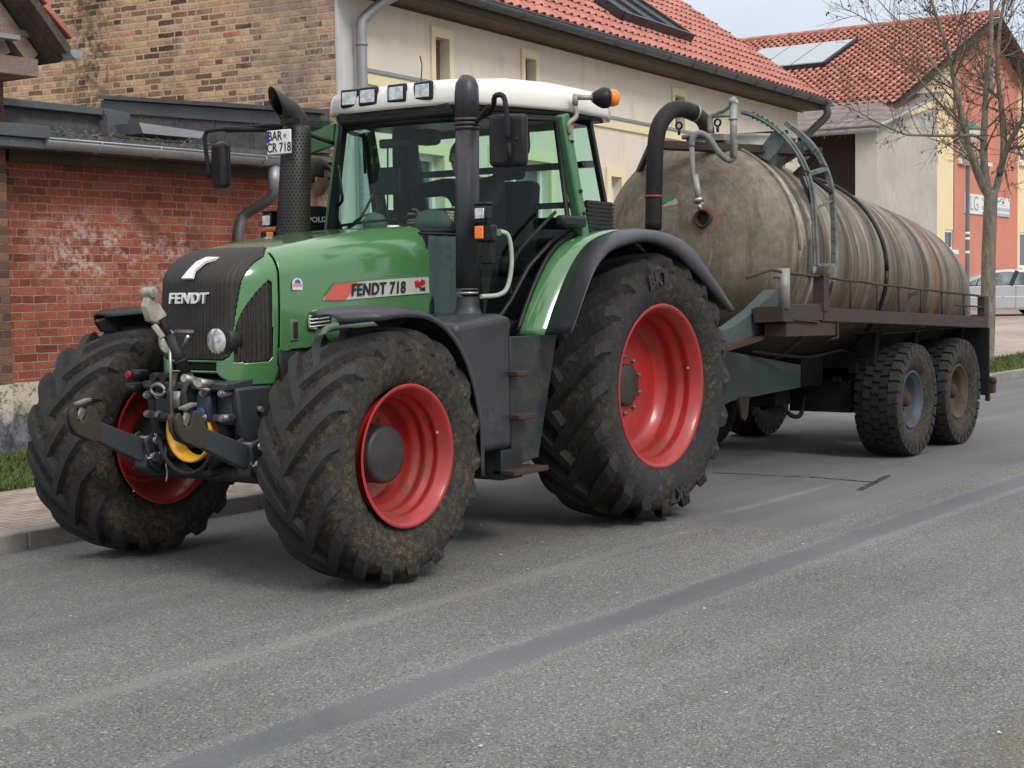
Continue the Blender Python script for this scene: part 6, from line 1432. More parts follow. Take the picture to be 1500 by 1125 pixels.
# suction hose arching over the front onto the flange
g = MB(); pts = curve_pts([X_(957, 335, -1.93), X_(958, 280, -1.93), X_(960, 218, -1.93), X_(966, 184, -1.97), X_(982, 163, -2.1), X_(1000, 160, -2.25), X_(1018, 166, -2.42)], 40); g.tube(pts, .068, 18); hose = g.build('suction_hose', M_BLKM, K)
g = MB(); pts = curve_pts([X_(1013, 164, -2.38), X_(1028, 174, -2.52), X_(1035, 188, -2.60), X_(1036, 202, -2.62)], 14); g.tube(pts, .062, 16); g.build('elbow', M_RUST, hose)
g = MB(); q = X_(1016, 165, -2.40); g.tube([q, q+Vector((-.02, .005, -.004))], .072, 18); q = X_(957, 300, -1.93)
g.build('hose_clip', M_STEEL, hose)
g = MB(); a, b = X_(957, 333, -1.93), X_(957, 420, -1.93); g.tube([a, b+Vector((0, 0, -.5))], .060, 16); g.build('standpipe', M_BLKM, hose)
g = MB(); a, b = X_(957, 340, -1.93), X_(957, 350, -1.93); g.tube([a, b], .068, 16); a, b = X_(957, 286, -1.93), X_(957, 289, -1.93); g.tube([a, b], .075, 16); g.build('red_band', pm('faded_red', (.28, .06, .045), .7, dirt=.5), hose)
# flange with eye bolts
fq = Vector((-2.66, .02, tz(-2.66)+tprof(-2.66)[1]))
g = MB(); g.tube([fq+Vector((0, 0, -.08)), fq+Vector((0, 0, .03))], .13, 20); g.tube([fq+Vector((0, 0, .03)), fq+Vector((0, 0, .055))], .17, 20); g.box(tuple(fq+Vector((.02, .15, .02))), (.16, .2, .05)); fl = g.build('flange', M_GALV, K)
g = MB()
for y in (-.16, .20):
    q = fq+Vector((.1, y, .06)); g.tube([q, q+Vector((0, 0, .05))], .012, 8); g.tube([q+Vector((0, .028*math.sin(2*PI*k/14), .078+.028*math.cos(2*PI*k/14))) for k in range(15)], .009, 6)
g.build('eye_bolt', M_BLKM, fl)
# galvanised relief pipework and the grey hose
g = MB(); g.tube(curve_pts([X_(1040, 195, -2.2), X_(1041, 172, -2.2), X_(1050, 166, -2.2), X_(1062, 160, -2.2), X_(1073, 150, -2.2)], 16), .022, 10); g.tube([X_(1045, 170, -2.2), X_(1074, 168, -2.2)], .017, 10)
g.tube([X_(1075, 150, -2.2), X_(1074, 232, -2.2)], .028, 12); g.tube([X_(1070, 151, -2.2), X_(1078, 146, -2.2)], .034, 12); g.tube([X_(1074, 172, -2.2), X_(1074, 176, -2.2)], .036, 12); g.build('relief_pipe', M_GALV, K)
g = MB(); g.tube(curve_pts([X_(1013, 214, -2.02), X_(1015, 202, -2.02), X_(1024, 195, -2.04), X_(1038, 202, -2.08), X_(1052, 222, -2.12), X_(1064, 233, -2.18), X_(1073, 233, -2.2), X_(1076, 220, -2.2), X_(1076, 205, -2.2)], 40), .025, 10); g.tube([X_(1013, 212), X_(1015, 255), X_(1020, 272)], .021, 10); g.build('grey_hose', pm('grey_hose', (.20, .20, .19), .6, dirt=.4), K)
g = MB(); g.tube([X_(1018, 256), X_(1025, 298)], .026, 12); g.build('hose_end', M_GALV, K)
g = MB(); g.tube([X_(1022, 291), X_(1024, 296)], .040, 12); g.tube([X_(1024, 298), X_(1026, 308)], .022, 12); g.tube([X_(1022, 299), X_(1030, 299)], .012, 8); g.build('hose_coupling', M_STEEL, K)
q = X_(1030, 320, -2.10)
g = MB(); g.tube([q+Vector((-.06, 0, 0)), q+Vector((.02, 0, 0))], .055, 18, caps=False); g.lathe([(.0, .055), (.02, .055), (.02, .075), (.0, .075)], tuple(q+Vector((.0, 0, 0))), 'x', 20); pt_ = g.build('port', M_RUST, K)
g = MB(); g.lathe([(-.02, .0), (-.02, .055)], tuple(q), 'x', 16); g.build('port_hole', pm('port_dark', (.02, .012, .01), .8), pt_)
g = MB(); n = 22; ps = []
for k in range(n):
    a = 2*PI*k/n; r_ = .12*random.uniform(.7, 1.15); y_, z_ = q.y+r_*math.cos(a), q.z-.02+r_*math.sin(a); ps.append((y_, z_))
def dish_x(y, z):
    for x in [-2.06-.005*i for i in range(200)]:
        ry, rz = tprof(x)
        if (y/ry)**2+((z-tz(x))/rz)**2 <= 1: return x
    return -2.6
g.add([(dish_x(q.y, q.z)+.004, q.y, q.z)]+[(dish_x(y, z)+.004, y, z) for y, z in ps], [(0, k+1, (k+1) % n+1) for k in range(n)]); g.build('rust_patch', pm('rust_red', (.17, .062, .05), .8, dirt=.6, dcol=(.2, .17, .12), scale=10), K)
# scrap of old green and yellow sticker on the front
sy, sz = X_(978, 292, -2.10)[1:]; 
def scrap(name, pts, m_):
    g = MB(); g.add([(dish_x(y, z)+.006, y, z) for y, z in pts], [list(range(len(pts)))]); g.build(name, m_, K)
scrap('old_sticker', [X_(u, v, -2.12)[1:] for u, v in ((968, 300), (972, 290), (980, 284), (988, 288), (984, 293), (976, 296))], pm('sticker_green', (.02, .17, .08), .6))
scrap('old_sticker', [X_(u, v, -2.12)[1:] for u, v in ((970, 303), (978, 296), (985, 293), (988, 289), (993, 298), (984, 301))], pm('sticker_cream', (.42, .38, .24), .6))
# cross bar over the tank front
a, b = X_(953, 212, -1.95), at(1202, 223, 'x', -3.3)
g = MB(); g.beam(a, b, .05, .075); g.beam(a+Vector((0, .0, -.02)), b+Vector((0, .0, -.02)), .09, .012); g.beam(X_(953, 214, -1.99), (-2.65, -.62, 2.45), .04, .05); g.beam(b, (-3.3, .55, 2.45), .05, .05); g.build('cross_bar', M_BRN, K)
# ladder: two bent rails with rungs and stays
def rail(x, pts): return curve_pts([at(u, v, 'x', x) for u, v in pts], 28)
r1 = rail(-2.80, [(1088, 164), (1112, 172), (1140, 190), (1163, 216), (1180, 246), (1190, 285), (1193, 330), (1196, 388)])
r2 = rail(-3.15, [(1152, 180), (1172, 196), (1190, 214), (1206, 240), (1217, 272), (1221, 320), (1222, 388)])
ld = thing('x', (0, 0, 0), None, None); bpy.data.objects.remove(ld)
g = MB()
for rr in (r1,):
    for i in range(len(rr)-1): g.beam(rr[i], rr[i+1]+(rr[i+1]-rr[i])*.05, .04, .03 if i > 8 else .065, up=(1, 0, 0)); g.beam(rr[i]+Vector((.018, 0, 0)), rr[i+1]+(rr[i+1]-rr[i])*.05+Vector((.018, 0, 0)), .006, .05 if i > 8 else .09, up=(1, 0, 0))
lad = g.build('ladder', M_TEALL, K)
g = MB()
for i in range(len(r2)-1): g.beam(r2[i], r2[i+1]+(r2[i+1]-r2[i])*.05, .04, .035 if i > 8 else .06, up=(1, 0, 0))
g.build('rail', M_TEALL, lad)
g = MB()
for i, j, w in ((len(r1)-1, len(r2)-1, .035), (-7, -7, .02), (-12, -12, .045)): g.beam(r1[i], r2[j], w, w*.7)
g.build('rung', M_TEALL, lad)
g = MB(); p = r1[-12]; ry, rz = tprof(-2.8)
g.beam(p, (-2.75, .86, p.z+.02), .05, .04); g.beam((-2.75, .86, p.z+.0), r1[-9]+Vector((0, 0, -.08)), .03, .03); p2 = r2[-12]; g.beam(p2, (-3.1, .86, p2.z+.02), .05, .04); g.beam(r1[-12], r2[-8], .025, .03); g.build('stay', M_BLKM, lad)
g = MB(); a = r1[10]; zt_ = tz(-2.8)+tprof(-2.8)[1]*.93
g.prism([(.42, zt_-.04), (.56, zt_-.10), (a.y+.02, a.z), (a.y-.10, a.z+.06)], -2.84, -2.80, 'yz'); a = r2[8]; g.prism([(.38, zt_-.05), (.5, zt_-.12), (a.y+.02, a.z), (a.y-.12, a.z+.05)], -3.17, -3.13, 'yz'); g.prism([(.40, zt_-.06), (.52, zt_-.14), (.66, zt_+.10), (.58, zt_+.14)], -3.13, -2.83, 'yz'); g.build('bracket', M_TEALL, lad, bevel=.004)
g = MB()
for i in range(3, 9): g.box(tuple(r1[i]+Vector((.027, 0, 0))), (.004, .02, .06)); 
g.build('oval_slots', M_BLKM, lad)
# catwalk with channel edge and rail
wa = at(1146, 452, 'y', 1.18); wb = at(1444, 468, 'y', 1.18)
def wz(x): return wa.z+(wb.z-wa.z)*(x-wa.x)/(wb.x-wa.x)
x1 = at(1203, 455, 'y', 1.18).x
g = MB(); g.beam((x1+.02, 1.18, wz(x1)-.03), (wb.x, 1.18, wz(wb.x)-.03), .05, .105); g.beam((wa.x, 1.18, wz(wa.x)-.035), (x1, 1.18, wz(x1)-.01), .05, .13)
g.beam((wa.x, 1.05, wz(wa.x)-.01), (wb.x, 1.05, wz(wb.x)-.01), .26, .02); g.beam((wa.x, .95, wz(wa.x)-.05), (wa.x, 1.2, wz(wa.x)-.035), .05, .12); g.build('catwalk', M_BRN, K, bevel=.004)
g = MB(); g.beam((wa.x-.05, 1.10, wz(wa.x)-.16), (x1-.25, 1.10, wz(x1)-.15), .18, .10); g.beam((wa.x-.15, 1.19, wz(wa.x)-.085), (x1+.1, 1.19, wz(x1)-.085), .05, .012); g.build('support_beam', M_RUST, K)
g = MB(); g.tube([(x1-.28, 1.19, wz(x1)-.1), (x1-.30, 1.19, wz(x1)-.22), (x1-.20, 1.12, wz(x1)-.24)], .012, 6); g.build('hook', M_RUST, K)
def rz_(x): return wz(x)+.27-.05*(x-wa.x)/(wb.x-wa.x)
g = MB(); g.tube([(wa.x, 1.18, rz_(wa.x))]+[(x, 1.18+random.uniform(-.006, .006), rz_(x)+random.uniform(-.006, .006)) for x in [wa.x+(wb.x-wa.x)*k/12 for k in range(1, 12)]]+[(wb.x, 1.18, rz_(wb.x))], .012, 6)
g.tube([(wa.x+.42, 1.10, rz_(wa.x)-.04), (wa.x+.16, 1.16, rz_(wa.x)+.02), (wa.x-.05, 1.18, rz_(wa.x))], .012, 6); g.tube([(wa.x+.1, 1.16, rz_(wa.x)-.04), (wa.x-.12, 1.16, rz_(wa.x)-.035)], .008, 6)
for u in (1246, 1285, 1317, 1349, 1380, 1412): x = at(u, 440, 'y', 1.18).x; g.tube([(x, 1.18, wz(x)), (x, 1.18, rz_(x))], .010, 6)
x = at(1400, 440, 'y', 1.18).x; g.tube([(x, 1.18, wz(x)+.12), (wb.x, 1.18, wz(wb.x)+.12)], .010, 6); g.tube([(x1-.3, .95, rz_(x1)+.30), (x1+.15, 1.14, rz_(x1))], .009, 6); g.build('handrail', M_MUDM, K)
g = MB(); g.tube([(wa.x-.03, 1.18, wz(wa.x)), (wa.x-.03, 1.18, rz_(wa.x)+.03)], .045, 14); g.build('post', M_GALV, K)
g = MB(); g.box2((x1-.06, 1.13, wz(x1)), (x1+.04, 1.22, rz_(x1)+.01)); g.box2((wb.x-.02, 1.13, wz(wb.x)), (wb.x+.10, 1.2, rz_(wb.x)+.01)); g.box((x1-.01, 1.175, rz_(x1)+.02), (.14, .1, .02)); g.build('post', M_BRN, K)
x = at(1325, 440, 'y', 1.1).x
g = MB(); g.beam((x, 1.12, wz(x)), (x-.12, 1.1, wz(x)+.18), .02, .05); g.beam((x-.12, 1.1, wz(x)+.18), (x-.3, 1.1, wz(x)+.20), .02, .04); g.build('bent_plate', M_MUDM, K)
# front cradle, drawbar, chassis
def PV(u, v, y): q = at(u, v, 'y', y); return (q.x, q.z)
g = MB(); g.prism([PV(1133, 424, .90), PV(1142, 458, .90), PV(1150, 480, .90), PV(1110, 488, .90), PV(1062, 505, .90), PV(1040, 512, .9), PV(1040, 490, .90), PV(1070, 478, .90), PV(1100, 456, .90)], .82, .93); g.build('cradle', M_TEAL, K)
g = MB(); g.prism([PV(1133, 424, .90), PV(1142, 458, .90), PV(1150, 480, .90), PV(1110, 488, .90), PV(1062, 505, .90), PV(1040, 512, .9), PV(1040, 490, .90), PV(1070, 478, .90), PV(1100, 456, .90)], -.93, -.82); g.build('cradle', M_TEAL, K)
g = MB(); g.beam(Vector((PV(1150, 482, .94)[0], .94, PV(1150, 482, .94)[1])), Vector((PV(1040, 516, .94)[0], .94, PV(1040, 516, .94)[1])), .12, .03); g.build('cradle_flange', M_RUST, K)
for s in (1, -1):
    g = MB(); q1, q2, q3, q4 = PV(1066, 515, .45), PV(1204, 541, .45), PV(1203, 561, .45), PV(1068, 588, .45)
    g.prism([(-.9, .72), (-1.0, .50), (-1.5, .46), q4, q3, q2, q1, (-1.5, 1.0)], s*.40, s*.47); g.build('drawbar', M_TEAL, K, bevel=.008)
g = MB(); g.box2((-1.6, -.45, .60), (-.95, .45, .72)); g.box2((-1.0, -.08, .52), (-.75, .08, .66)); g.build('towing_eye', M_RUST, K, bevel=.01)
g = MB(); q = at(1090, 590, 'y', .47); g.prism([(q.x+.12, q.z+.05), (q.x-.08, q.z+.05), (q.x-.05, q.z-.10), (q.x, q.z-.15), (q.x+.05, q.z-.12)], .46, .48); g.build('chock_plate', M_RUST, K)
g = MB()
for s in (1, -1): g.beam((-3.6, s*.42, .78), (-6.9, s*.42, .70), .12, .26); g.beam((-4.0, s*.78, .80), (-6.2, s*.78, .74), .08, .10)
for x in (-4.1, -5.05, -6.3): g.beam((x, -.9, .78), (x, .9, .78), .10, .20); g.prism([(-.95, .75), (.95, .75), (.98, 1.12), (.75, .92), (-.75, .92), (-.98, 1.12)], x-.04, x+.04, 'yz')
for x in (-4.45, -5.65): g.tube([(x, -.9, .50), (x, .9, .50)], .07, 12)
for s in (1, -1): g.beam((-4.0, s*.62, .70), (-5.05, s*.62, .50), .08, .05); g.beam((-5.05, s*.62, .50), (-6.1, s*.62, .70), .08, .05)
g.box2((-4.35, .15, .40), (-4.05, .75, .80)); g.box2((-3.65, .10, .50), (-3.35, .35, .80)); g.box2((-4.0, -.1, .45), (-3.75, .15, .75))
g.build('chassis', M_CHAS, K, bevel=.008)
g = MB(); g.tube(curve_pts([(-3.5, .3, .60), (-3.6, .35, .42), (-3.85, .35, .38), (-4.05, .3, .55)], 16), .02, 8); g.tube(curve_pts([(-3.4, .3, .68), (-3.7, .3, .63), (-4.0, .3, .66)], 10), .016, 8); g.tube(curve_pts([(-2.6, .5, 1.0), (-3.4, .62, .92), (-4.0, .70, .95), (-4.3, .74, .80)], 20), .014, 8); g.build('brake_hose', M_BLKM, K)
g = MB(); ry, rz = tprof(-3.2); g.tube(ring(-3.25, 0, .03, -12, -75, 20), .014, 6); g.build('band_hose', M_MUDM, K)
# mud flap and lamp
g = MB(); g.box2((-6.42, .66, .42), (-6.39, 1.20, 1.09)); g.box2((-6.36, .70, 1.09), (-4.2, .98, 1.11)); g.build('mud_flap', M_BLKM, K, bevel=.004)
g = MB(); g.box2((-6.50, 1.0, .44), (-6.42, 1.24, .60)); g.tube([(-6.44, 1.2, .56), (-6.44, 1.26, .56)], .03, 8); g.box2((-6.45, 1.15, .36), (-6.42, 1.2, .44)); g.build('rear_lamp', M_RUST, K, bevel=.01)
# wheels
RP_T = [(.150, .262), (.157, .250), (.146, .237), (.125, .228), (.118, .208), (.09, .200), (.05, .19), (.03, .17), (.02, .13), (.035, .085), (.035, .0)]
def twheel(x, s, rim_m, z=.505):
    g = MB(); g.lathe([(a*s, r) for a, r in RP_T], n=48); w = g.build('wheel', rim_m, None)
    w.location = (x, s*1.005, z); w.parent = K; w.matrix_parent_inverse = Matrix.Translation(-Vector(K.location)); w.rotation_euler = (0, R(random.uniform(0, 90)), 0)
    block_tyre('tyre', .512, .40, .250, 30, M_TYT, w)
    g = MB(); g.lathe([(.02*s, .080), (.11*s, .065), (.125*s, .045), (.13*s, .0)], n=20)
    for i in range(8): a = 2*PI*i/8; g.tube([(.11*math.cos(a), .02*s, .11*math.sin(a)), (.11*math.cos(a), .055*s, .11*math.sin(a))], .014, 6)
    g.build('hub', M_RUST, w)
M_RIMB = pm('blue_grey_rim', (.045, .075, .11), .6, dirt=.9, dcol=(.065, .048, .036), scale=6, var=.3); M_RIMO = pm('rusty_rim', (.085, .058, .042), .7, dirt=.7, dcol=(.04, .03, .022), scale=6, var=.3)
twheel(-4.45, 1, M_RIMB); twheel(-5.65, 1, M_RIMO); twheel(-4.45, -1, M_RIMO); twheel(-5.65, -1, M_RIMO)

# ================================================================== PEOPLE
def figure(name, J, bones, label, clo, skin_bones, loc, face_dir, cap=None, cat='person'):
    """one continuous skinned body; J: joint -> (position, radius)"""
    names = list(J); me = bpy.data.meshes.new(name); me.from_pydata([J[k][0] for k in names], [(names.index(a), names.index(b)) for a, b in bones], [])
    o = bpy.data.objects.new(name, me); COL.objects.link(o)
    sk = o.modifiers.new('skin', 'SKIN'); sk.use_smooth_shade = True
    for i, k in enumerate(names):
        r = J[k][1]; me.skin_vertices[0].data[i].radius = (r, r) if not hasattr(r, '__len__') else r
    me.skin_vertices[0].data[names.index('pelvis')].use_root = True
    ss = o.modifiers.new('sub', 'SUBSURF'); ss.levels = 2; ss.render_levels = 2
    dg = bpy.context.evaluated_depsgraph_get(); m2 = bpy.data.meshes.new_from_object(o.evaluated_get(dg)); bpy.data.objects.remove(o)
    # head with brow, nose, chin and ears joined into the same mesh
    bm = bmesh.new(); bm.from_mesh(m2)
    hc = Vector(J['head'][0]); f = Vector(face_dir).normalized(); side = f.cross(Vector((0, 0, 1))).normalized(); up_ = side.cross(f)
    n0 = len(bm.verts); sp = bmesh.ops.create_uvsphere(bm, u_segments=32, v_segments=24, radius=1.)
    for v in sp['verts']:
        p = v.co.copy(); x, y, z = p
        fx = y*(.098 if y > 0 else .100); w = .077*(1-.18*max(0, -z)**1.5); h = .125
        nose = .026*math.exp(-((x)/.16)**2-((z+.12)/.20)**2)*(y > 0); brow = .006*math.exp(-((z-.18)/.12)**2)*(y > 0); chin = .012*math.exp(-((z+.85)/.2)**2-(x/.4)**2)*(y > 0)
        eye = -.012*(math.exp(-((abs(x)-.42)/.16)**2-((z-.06)/.10)**2))*(y > 0); mouth = -.004*math.exp(-(x/.3)**2-((z+.48)/.05)**2)*(y > 0)
        v.co = hc+side*(x*w)+f*(fx+nose+brow+chin+eye+mouth)+up_*(z*h)
    for s in (-1, 1):
        sp = bmesh.ops.create_uvsphere(bm, u_segments=12, v_segments=8, radius=1.)
        for v in sp['verts']: x, y, z = v.co; v.co = hc+side*(s*(.077)+x*.012)+f*(-.006+y*.017)+up_*(-.005+z*.033)
    bm.to_mesh(m2); bm.free()
    m2.materials.clear(); m2.materials.append(clo); m2.materials.append(M_SKIN)
    skb = [(Vector(J[a][0]), Vector(J[b][0])) for a, b in skin_bones]; allb = [(Vector(J[a][0]), Vector(J[b][0])) for a, b in bones]
    def dist(p, ab):
        a, b = ab; d = b-a; t = max(0, min(1, (p-a).dot(d)/max(1e-9, d.dot(d)))); return (p-a-d*t).length
    for p in m2.polygons:
        c = p.center; p.use_smooth = True
        d0 = min(dist(c, q) for q in allb); ds = min([dist(c, q) for q in skb]+[9]); p.material_index = 1 if ds <= d0+1e-6 or (c-hc).length < .15 else 0
    o = bpy.data.objects.new(name, m2); COL.objects.link(o); tag(o, label, cat)
    off = Vector(loc); o.location = off; m2.transform(Matrix.Translation(-off))
    # eyes
    for s in (-1, 1):
        eb = bmesh.new(); bmesh.ops.create_uvsphere(eb, u_segments=10, v_segments=8, radius=.011, matrix=Matrix.Translation(hc+side*(s*.031)+f*.084+up_*.008-off)); me_ = bpy.data.meshes.new('eye'); eb.to_mesh(me_); eb.free(); me_.materials.append(M_HAIR)
        eo = bpy.data.objects.new('eye', me_); COL.objects.link(eo); eo.parent = o
    # hair as a cap over the skull
    bm = bmesh.new(); sp = bmesh.ops.create_uvsphere(bm, u_segments=32, v_segments=20, radius=1.)
    rm = []
    for v in sp['verts']:
        x, y, z = v.co
        if z < -.72 or (y > .45 and z < .40) or (abs(x) > .6 and z < -.02 and y > -.18): rm.append(v)
        k = 1+.03*random.random(); v.co = hc+side*(x*.085*k)+f*(y*.108*k-.003)+up_*(z*.134*k+.004)
    bmesh.ops.delete(bm, geom=rm, context='VERTS'); mh = bpy.data.meshes.new('hair'); bm.to_mesh(mh); bm.free(); mh.transform(Matrix.Translation(-off)); mh.materials.append(M_HAIR)
    for p in mh.polygons: p.use_smooth = True
    h = bpy.data.objects.new('hair', mh); COL.objects.link(h); h.parent = o
    e = h.modifiers.new('shell', 'SOLIDIFY'); e.thickness = .012; e.offset = 0
    return o
def hand(J, B, SB, wrist, d, side_, tag_, curl=.5):
    """palm with five separate bent fingers"""
    w = Vector(J[wrist][0]); d = Vector(d).normalized(); sd = Vector(side_).normalized(); nn = d.cross(sd).normalized()
    J[tag_+'palm'] = (w+d*.05, (.030, .022)); B.append((wrist, tag_+'palm')); SB.append((wrist, tag_+'palm'))
    for i, (o_, L) in enumerate(((-.030, .060), (-.010, .072), (.010, .078), (.030, .070))):
        a = w+d*.09+sd*o_; b = a+d*L*.45*(1-curl*.3)+nn*L*.25*curl; c = b+d*L*.3*(1-curl)+nn*L*.45*curl
        J[tag_+'f%da' % i] = (a, .0095); J[tag_+'f%db' % i] = (b, .0085); J[tag_+'f%dc' % i] = (c, .007)
        for q in ((tag_+'palm', tag_+'f%da' % i), (tag_+'f%da' % i, tag_+'f%db' % i), (tag_+'f%db' % i, tag_+'f%dc' % i)): B.append(q); SB.append(q)
    a = w+d*.035+sd*.036; b = a+d*.03+sd*.022+nn*.01; c = b+d*.025+nn*.015
    J[tag_+'ta'] = (a, .011); J[tag_+'tb'] = (b, .0095); J[tag_+'tc'] = (c, .008)
    for q in ((tag_+'palm', tag_+'ta'), (tag_+'ta', tag_+'tb'), (tag_+'tb', tag_+'tc')): B.append(q); SB.append(q)
# driver, seated, elbow raised on the wheel
V = Vector
J = {'pelvis': (V((.42, 0, 1.86)), (.17, .13)), 'waist': (V((.36, 0, 2.00)), (.16, .12)), 'chest': (V((.42, 0, 2.20)), (.19, .13)), 'neckb': (V((.45, 0, 2.36)), (.08, .07)), 'neck': (V((.48, 0, 2.42)), .055), 'head': (V((.52, 0, 2.475)), .06)}
J['head'] = (V((.54, 0, 2.44)), .06); J['neck'] = (V((.49, 0, 2.36)), .055); J['neckb'] = (V((.45, 0, 2.30)), (.08, .07)); J['chest'] = (V((.42, 0, 2.16)), (.18, .13))
B = [('pelvis', 'waist'), ('waist', 'chest'), ('chest', 'neckb'), ('neckb', 'neck'), ('neck', 'head')]
for s, t in ((1, 'l'), (-1, 'r')):
    J[t+'sh'] = (V((.44, s*.19, 2.24)), .07); J[t+'el'] = (V((.66, s*.30, 2.08 if s > 0 else 2.20)), .05); J[t+'wr'] = (V((.88, s*.17, 2.02)), .033)
    J[t+'hip'] = (V((.46, s*.11, 1.84)), .10); J[t+'kn'] = (V((.90, s*.15, 1.84)), .075); J[t+'an'] = (V((1.02, s*.14, 1.44)), .045); J[t+'to'] = (V((1.18, s*.15, 1.39)), .04)
    B += [('chest', t+'sh'), (t+'sh', t+'el'), (t+'el', t+'wr'), ('pelvis', t+'hip'), (t+'hip', t+'kn'), (t+'kn', t+'an'), (t+'an', t+'to')]
SB = [('neckb', 'neck'), ('neck', 'head')]
for k_ in J: J[k_] = (J[k_][0]+V((.09 if k_ in ('head', 'neck', 'neckb', 'chest', 'lsh', 'rsh') else .10 if k_[1:] in ('el',) or k_ == 'waist' else .0, -.0, -.05 if k_ in ('head', 'neck', 'neckb') else 0)), J[k_][1])
hand(J, B, SB, 'lwr', (.8, -.1, -.1), (0, .2, 1), 'l', .8); hand(J, B, SB, 'rwr', (.8, .1, -.1), (0, .2, 1), 'r', .8)
figure('person', J, B, 'tractor driver in dark clothes seated behind the steering wheel in the cab', M_CLO2, SB, (.42, 0, 1.76), (1, .1, -.15))
# officer standing on the far step, looking into the cab, back of the head to us
J = {'pelvis': (V((1.02, -1.00, 1.56)), (.15, .12)), 'waist': (V((1.02, -1.0, 1.72)), (.15, .11)), 'chest': (V((1.04, -1.0, 1.96)), (.19, .13)), 'neckb': (V((1.05, -1.0, 2.12)), (.08, .07)), 'neck': (V((1.05, -1.0, 2.18)), .055), 'head': (V((1.02, -.965, 2.31)), .06)}
B = [('pelvis', 'waist'), ('waist', 'chest'), ('chest', 'neckb'), ('neckb', 'neck'), ('neck', 'head')]
for s, t in ((1, 'l'), (-1, 'r')):
    J[t+'sh'] = (V((1.04+s*.19, -1.0, 2.06)), .07); J[t+'el'] = (V((1.04+s*.25, -.92, 1.80)), .05); J[t+'wr'] = (V((1.04+s*.20, -.74, 1.80)), .033)
    J[t+'hip'] = (V((1.02+s*.10, -1.0, 1.52)), .10); J[t+'kn'] = (V((1.02+s*.12, -.97, 1.12)), .075); J[t+'an'] = (V((1.02+s*.12, -1.02, .75)), .045); J[t+'to'] = (V((1.02+s*.12, -.88, .71)), .04)
    B += [('chest', t+'sh'), (t+'sh', t+'el'), (t+'el', t+'wr'), ('pelvis', t+'hip'), (t+'hip', t+'kn'), (t+'kn', t+'an'), (t+'an', t+'to')]
SB = [('neckb', 'neck'), ('neck', 'head')]
hand(J, B, SB, 'lwr', (-.1, .8, 0), (0, .2, 1), 'l', .6); hand(J, B, SB, 'rwr', (.1, .8, 0), (0, .2, 1), 'r', .6)
po = figure('person', J, B, 'police officer in dark uniform standing on the far side of the tractor behind the exhaust', M_CLO, SB, (1.02, -1.0, .68), (-.80, .60, -.12))
q = at(470, 322, 'y', -.865)
t_ = text('lettering', 'POLIZEI', .050, pm('reflective_grey', (.5, .5, .5), .4, dirt=0), tuple(q), Matrix.Rotation(R(38), 3, 'Z').to_3x3() @ ROT_FRONT, None, extrude=.012, bold=.001)
t_.parent = po; t_.matrix_parent_inverse = Matrix.Translation(-po.location)

# ------------------------------------------------------------------ pieces that stand apart become parts of their own
def split_loose(o):
    bm = bmesh.new(); bm.from_mesh(o.data); bmesh.ops.remove_doubles(bm, verts=bm.verts, dist=1e-4); bm.verts.ensure_lookup_table()
    seen = set(); isl = []
    for v in bm.verts:
        if v.index in seen: continue
        st = [v]; seen.add(v.index); g_ = []
        while st:
            q = st.pop(); g_.append(q.index)
            for e in q.link_edges:
                r_ = e.other_vert(q)
                if r_.index not in seen: seen.add(r_.index); st.append(r_)
        isl.append(set(g_))
    if len(isl) < 2: bm.free(); return
    base = o.name.split('.')[0]
    for k, g_ in enumerate(isl):
        b2 = bm.copy(); b2.verts.ensure_lookup_table()
        bmesh.ops.delete(b2, geom=[v for v in b2.verts if v.index not in g_], context='VERTS')
        me = o.data.copy() if k else o.data
        if k == 0: b2.to_mesh(me); b2.free(); continue
        b2.to_mesh(me); b2.free(); n = o.copy(); n.name = base; n.data = me; COL.objects.link(n)
    bm.free()
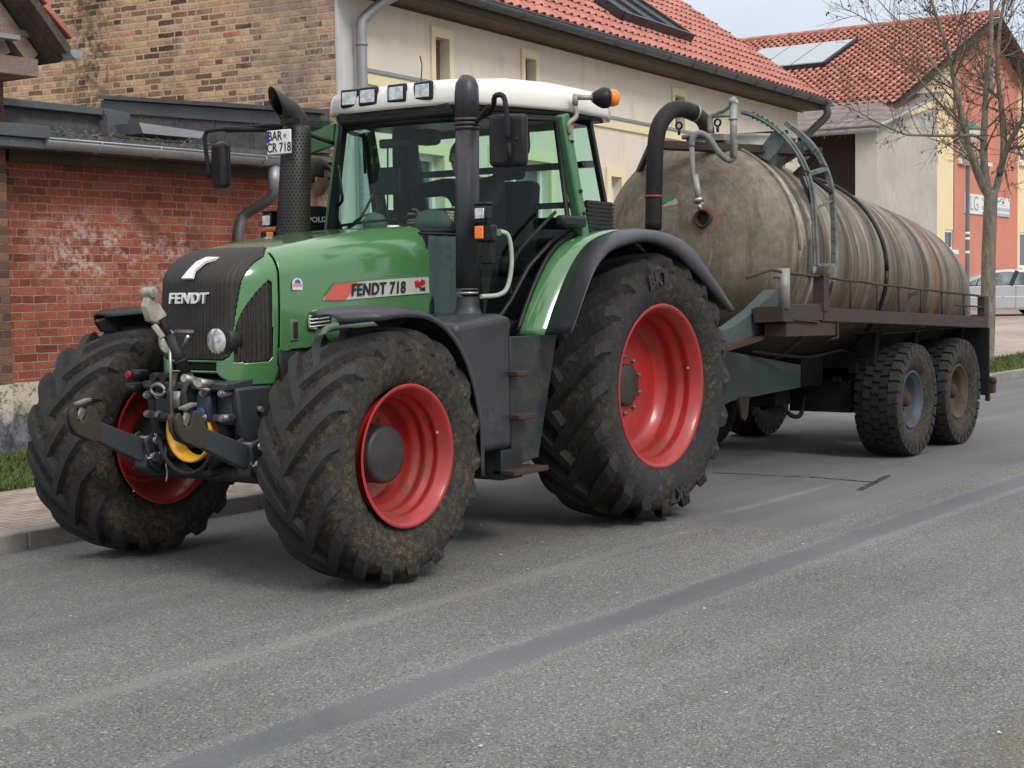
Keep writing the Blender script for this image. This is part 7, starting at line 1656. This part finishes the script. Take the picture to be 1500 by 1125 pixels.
SPLIT = {'front_wall', 'gable_wall', 'side_grille', 'windscreen_frame', 'hose_coupling', 'verge_board', 'post', 'seat', 'side_window', 'lamp_pod', 'rubbing_strip', 'step_mount', 'side_frame', 'rear_window_frame', 'clamp', 'front_bolster', 'cross_shaft', 'bolt', 'rung', 'lamp_bracket', 'sticker', 'window_pillar', 'valve', 'small_text', 'nuts'}
for o in list(bpy.data.objects):
    if o.type == 'MESH' and o.name.split('.')[0] in SPLIT: split_loose(o)

# ================================================================== LIGHT
w = bpy.data.worlds.new('World'); sc.world = w; w.use_nodes = True
t = NT(w.node_tree); bg = w.node_tree.nodes['Background']
SUN_EL, SUN_AZ = R(42), R(68)      # azimuth of the bright part of the cloud, measured from +X towards +Y
sky = t.node('ShaderNodeTexSky', sky_type='NISHITA', sun_disc=False, sun_elevation=SUN_EL, sun_rotation=R(90)-SUN_AZ, dust_density=3., air_density=1.2)
tc = t.node('ShaderNodeTexCoord').outputs['Generated']
sp = t.node('ShaderNodeSeparateXYZ'); t.put(sp.inputs[0], tc)
el = t.m('MAXIMUM', sp.outputs[2], 0.)
cl = t.noise(t.map(tc, (1, 1, 2.5)), 2.3, 6, .6)
ov = t.ramp(el, [(0, (.80, .88, 1.0)), (.12, (.84, .92, 1.04)), (.35, (1.05, 1.10, 1.18)), (1., (1.9, 1.93, 1.96))])
ov = t.mix(1., ov, t.node_v(t.rng(cl, .3, .7, .86, 1.05)), 'MULTIPLY')
ov10 = t.mix(1., ov, (9., 9., 9.), 'MULTIPLY')
mixc = t.mix(.85, sky.outputs[0], ov10)
t.put(bg.inputs[0], mixc); bg.inputs[1].default_value = .1
sl_ = bpy.data.lights.new('sun', 'SUN'); sl_.energy = 1.5; sl_.angle = R(16); sl_.color = (1., .965, .92)
so = bpy.data.objects.new('sun', sl_); COL.objects.link(so)
dv = Vector((math.cos(SUN_EL)*math.cos(SUN_AZ), math.cos(SUN_EL)*math.sin(SUN_AZ), math.sin(SUN_EL)))
so.rotation_euler = dv.to_track_quat('Z', 'Y').to_euler(); so.location = dv*30
sc.view_settings.view_transform = 'Standard'; sc.view_settings.look = 'None'; sc.view_settings.gamma = 1; sc.view_settings.exposure = .13
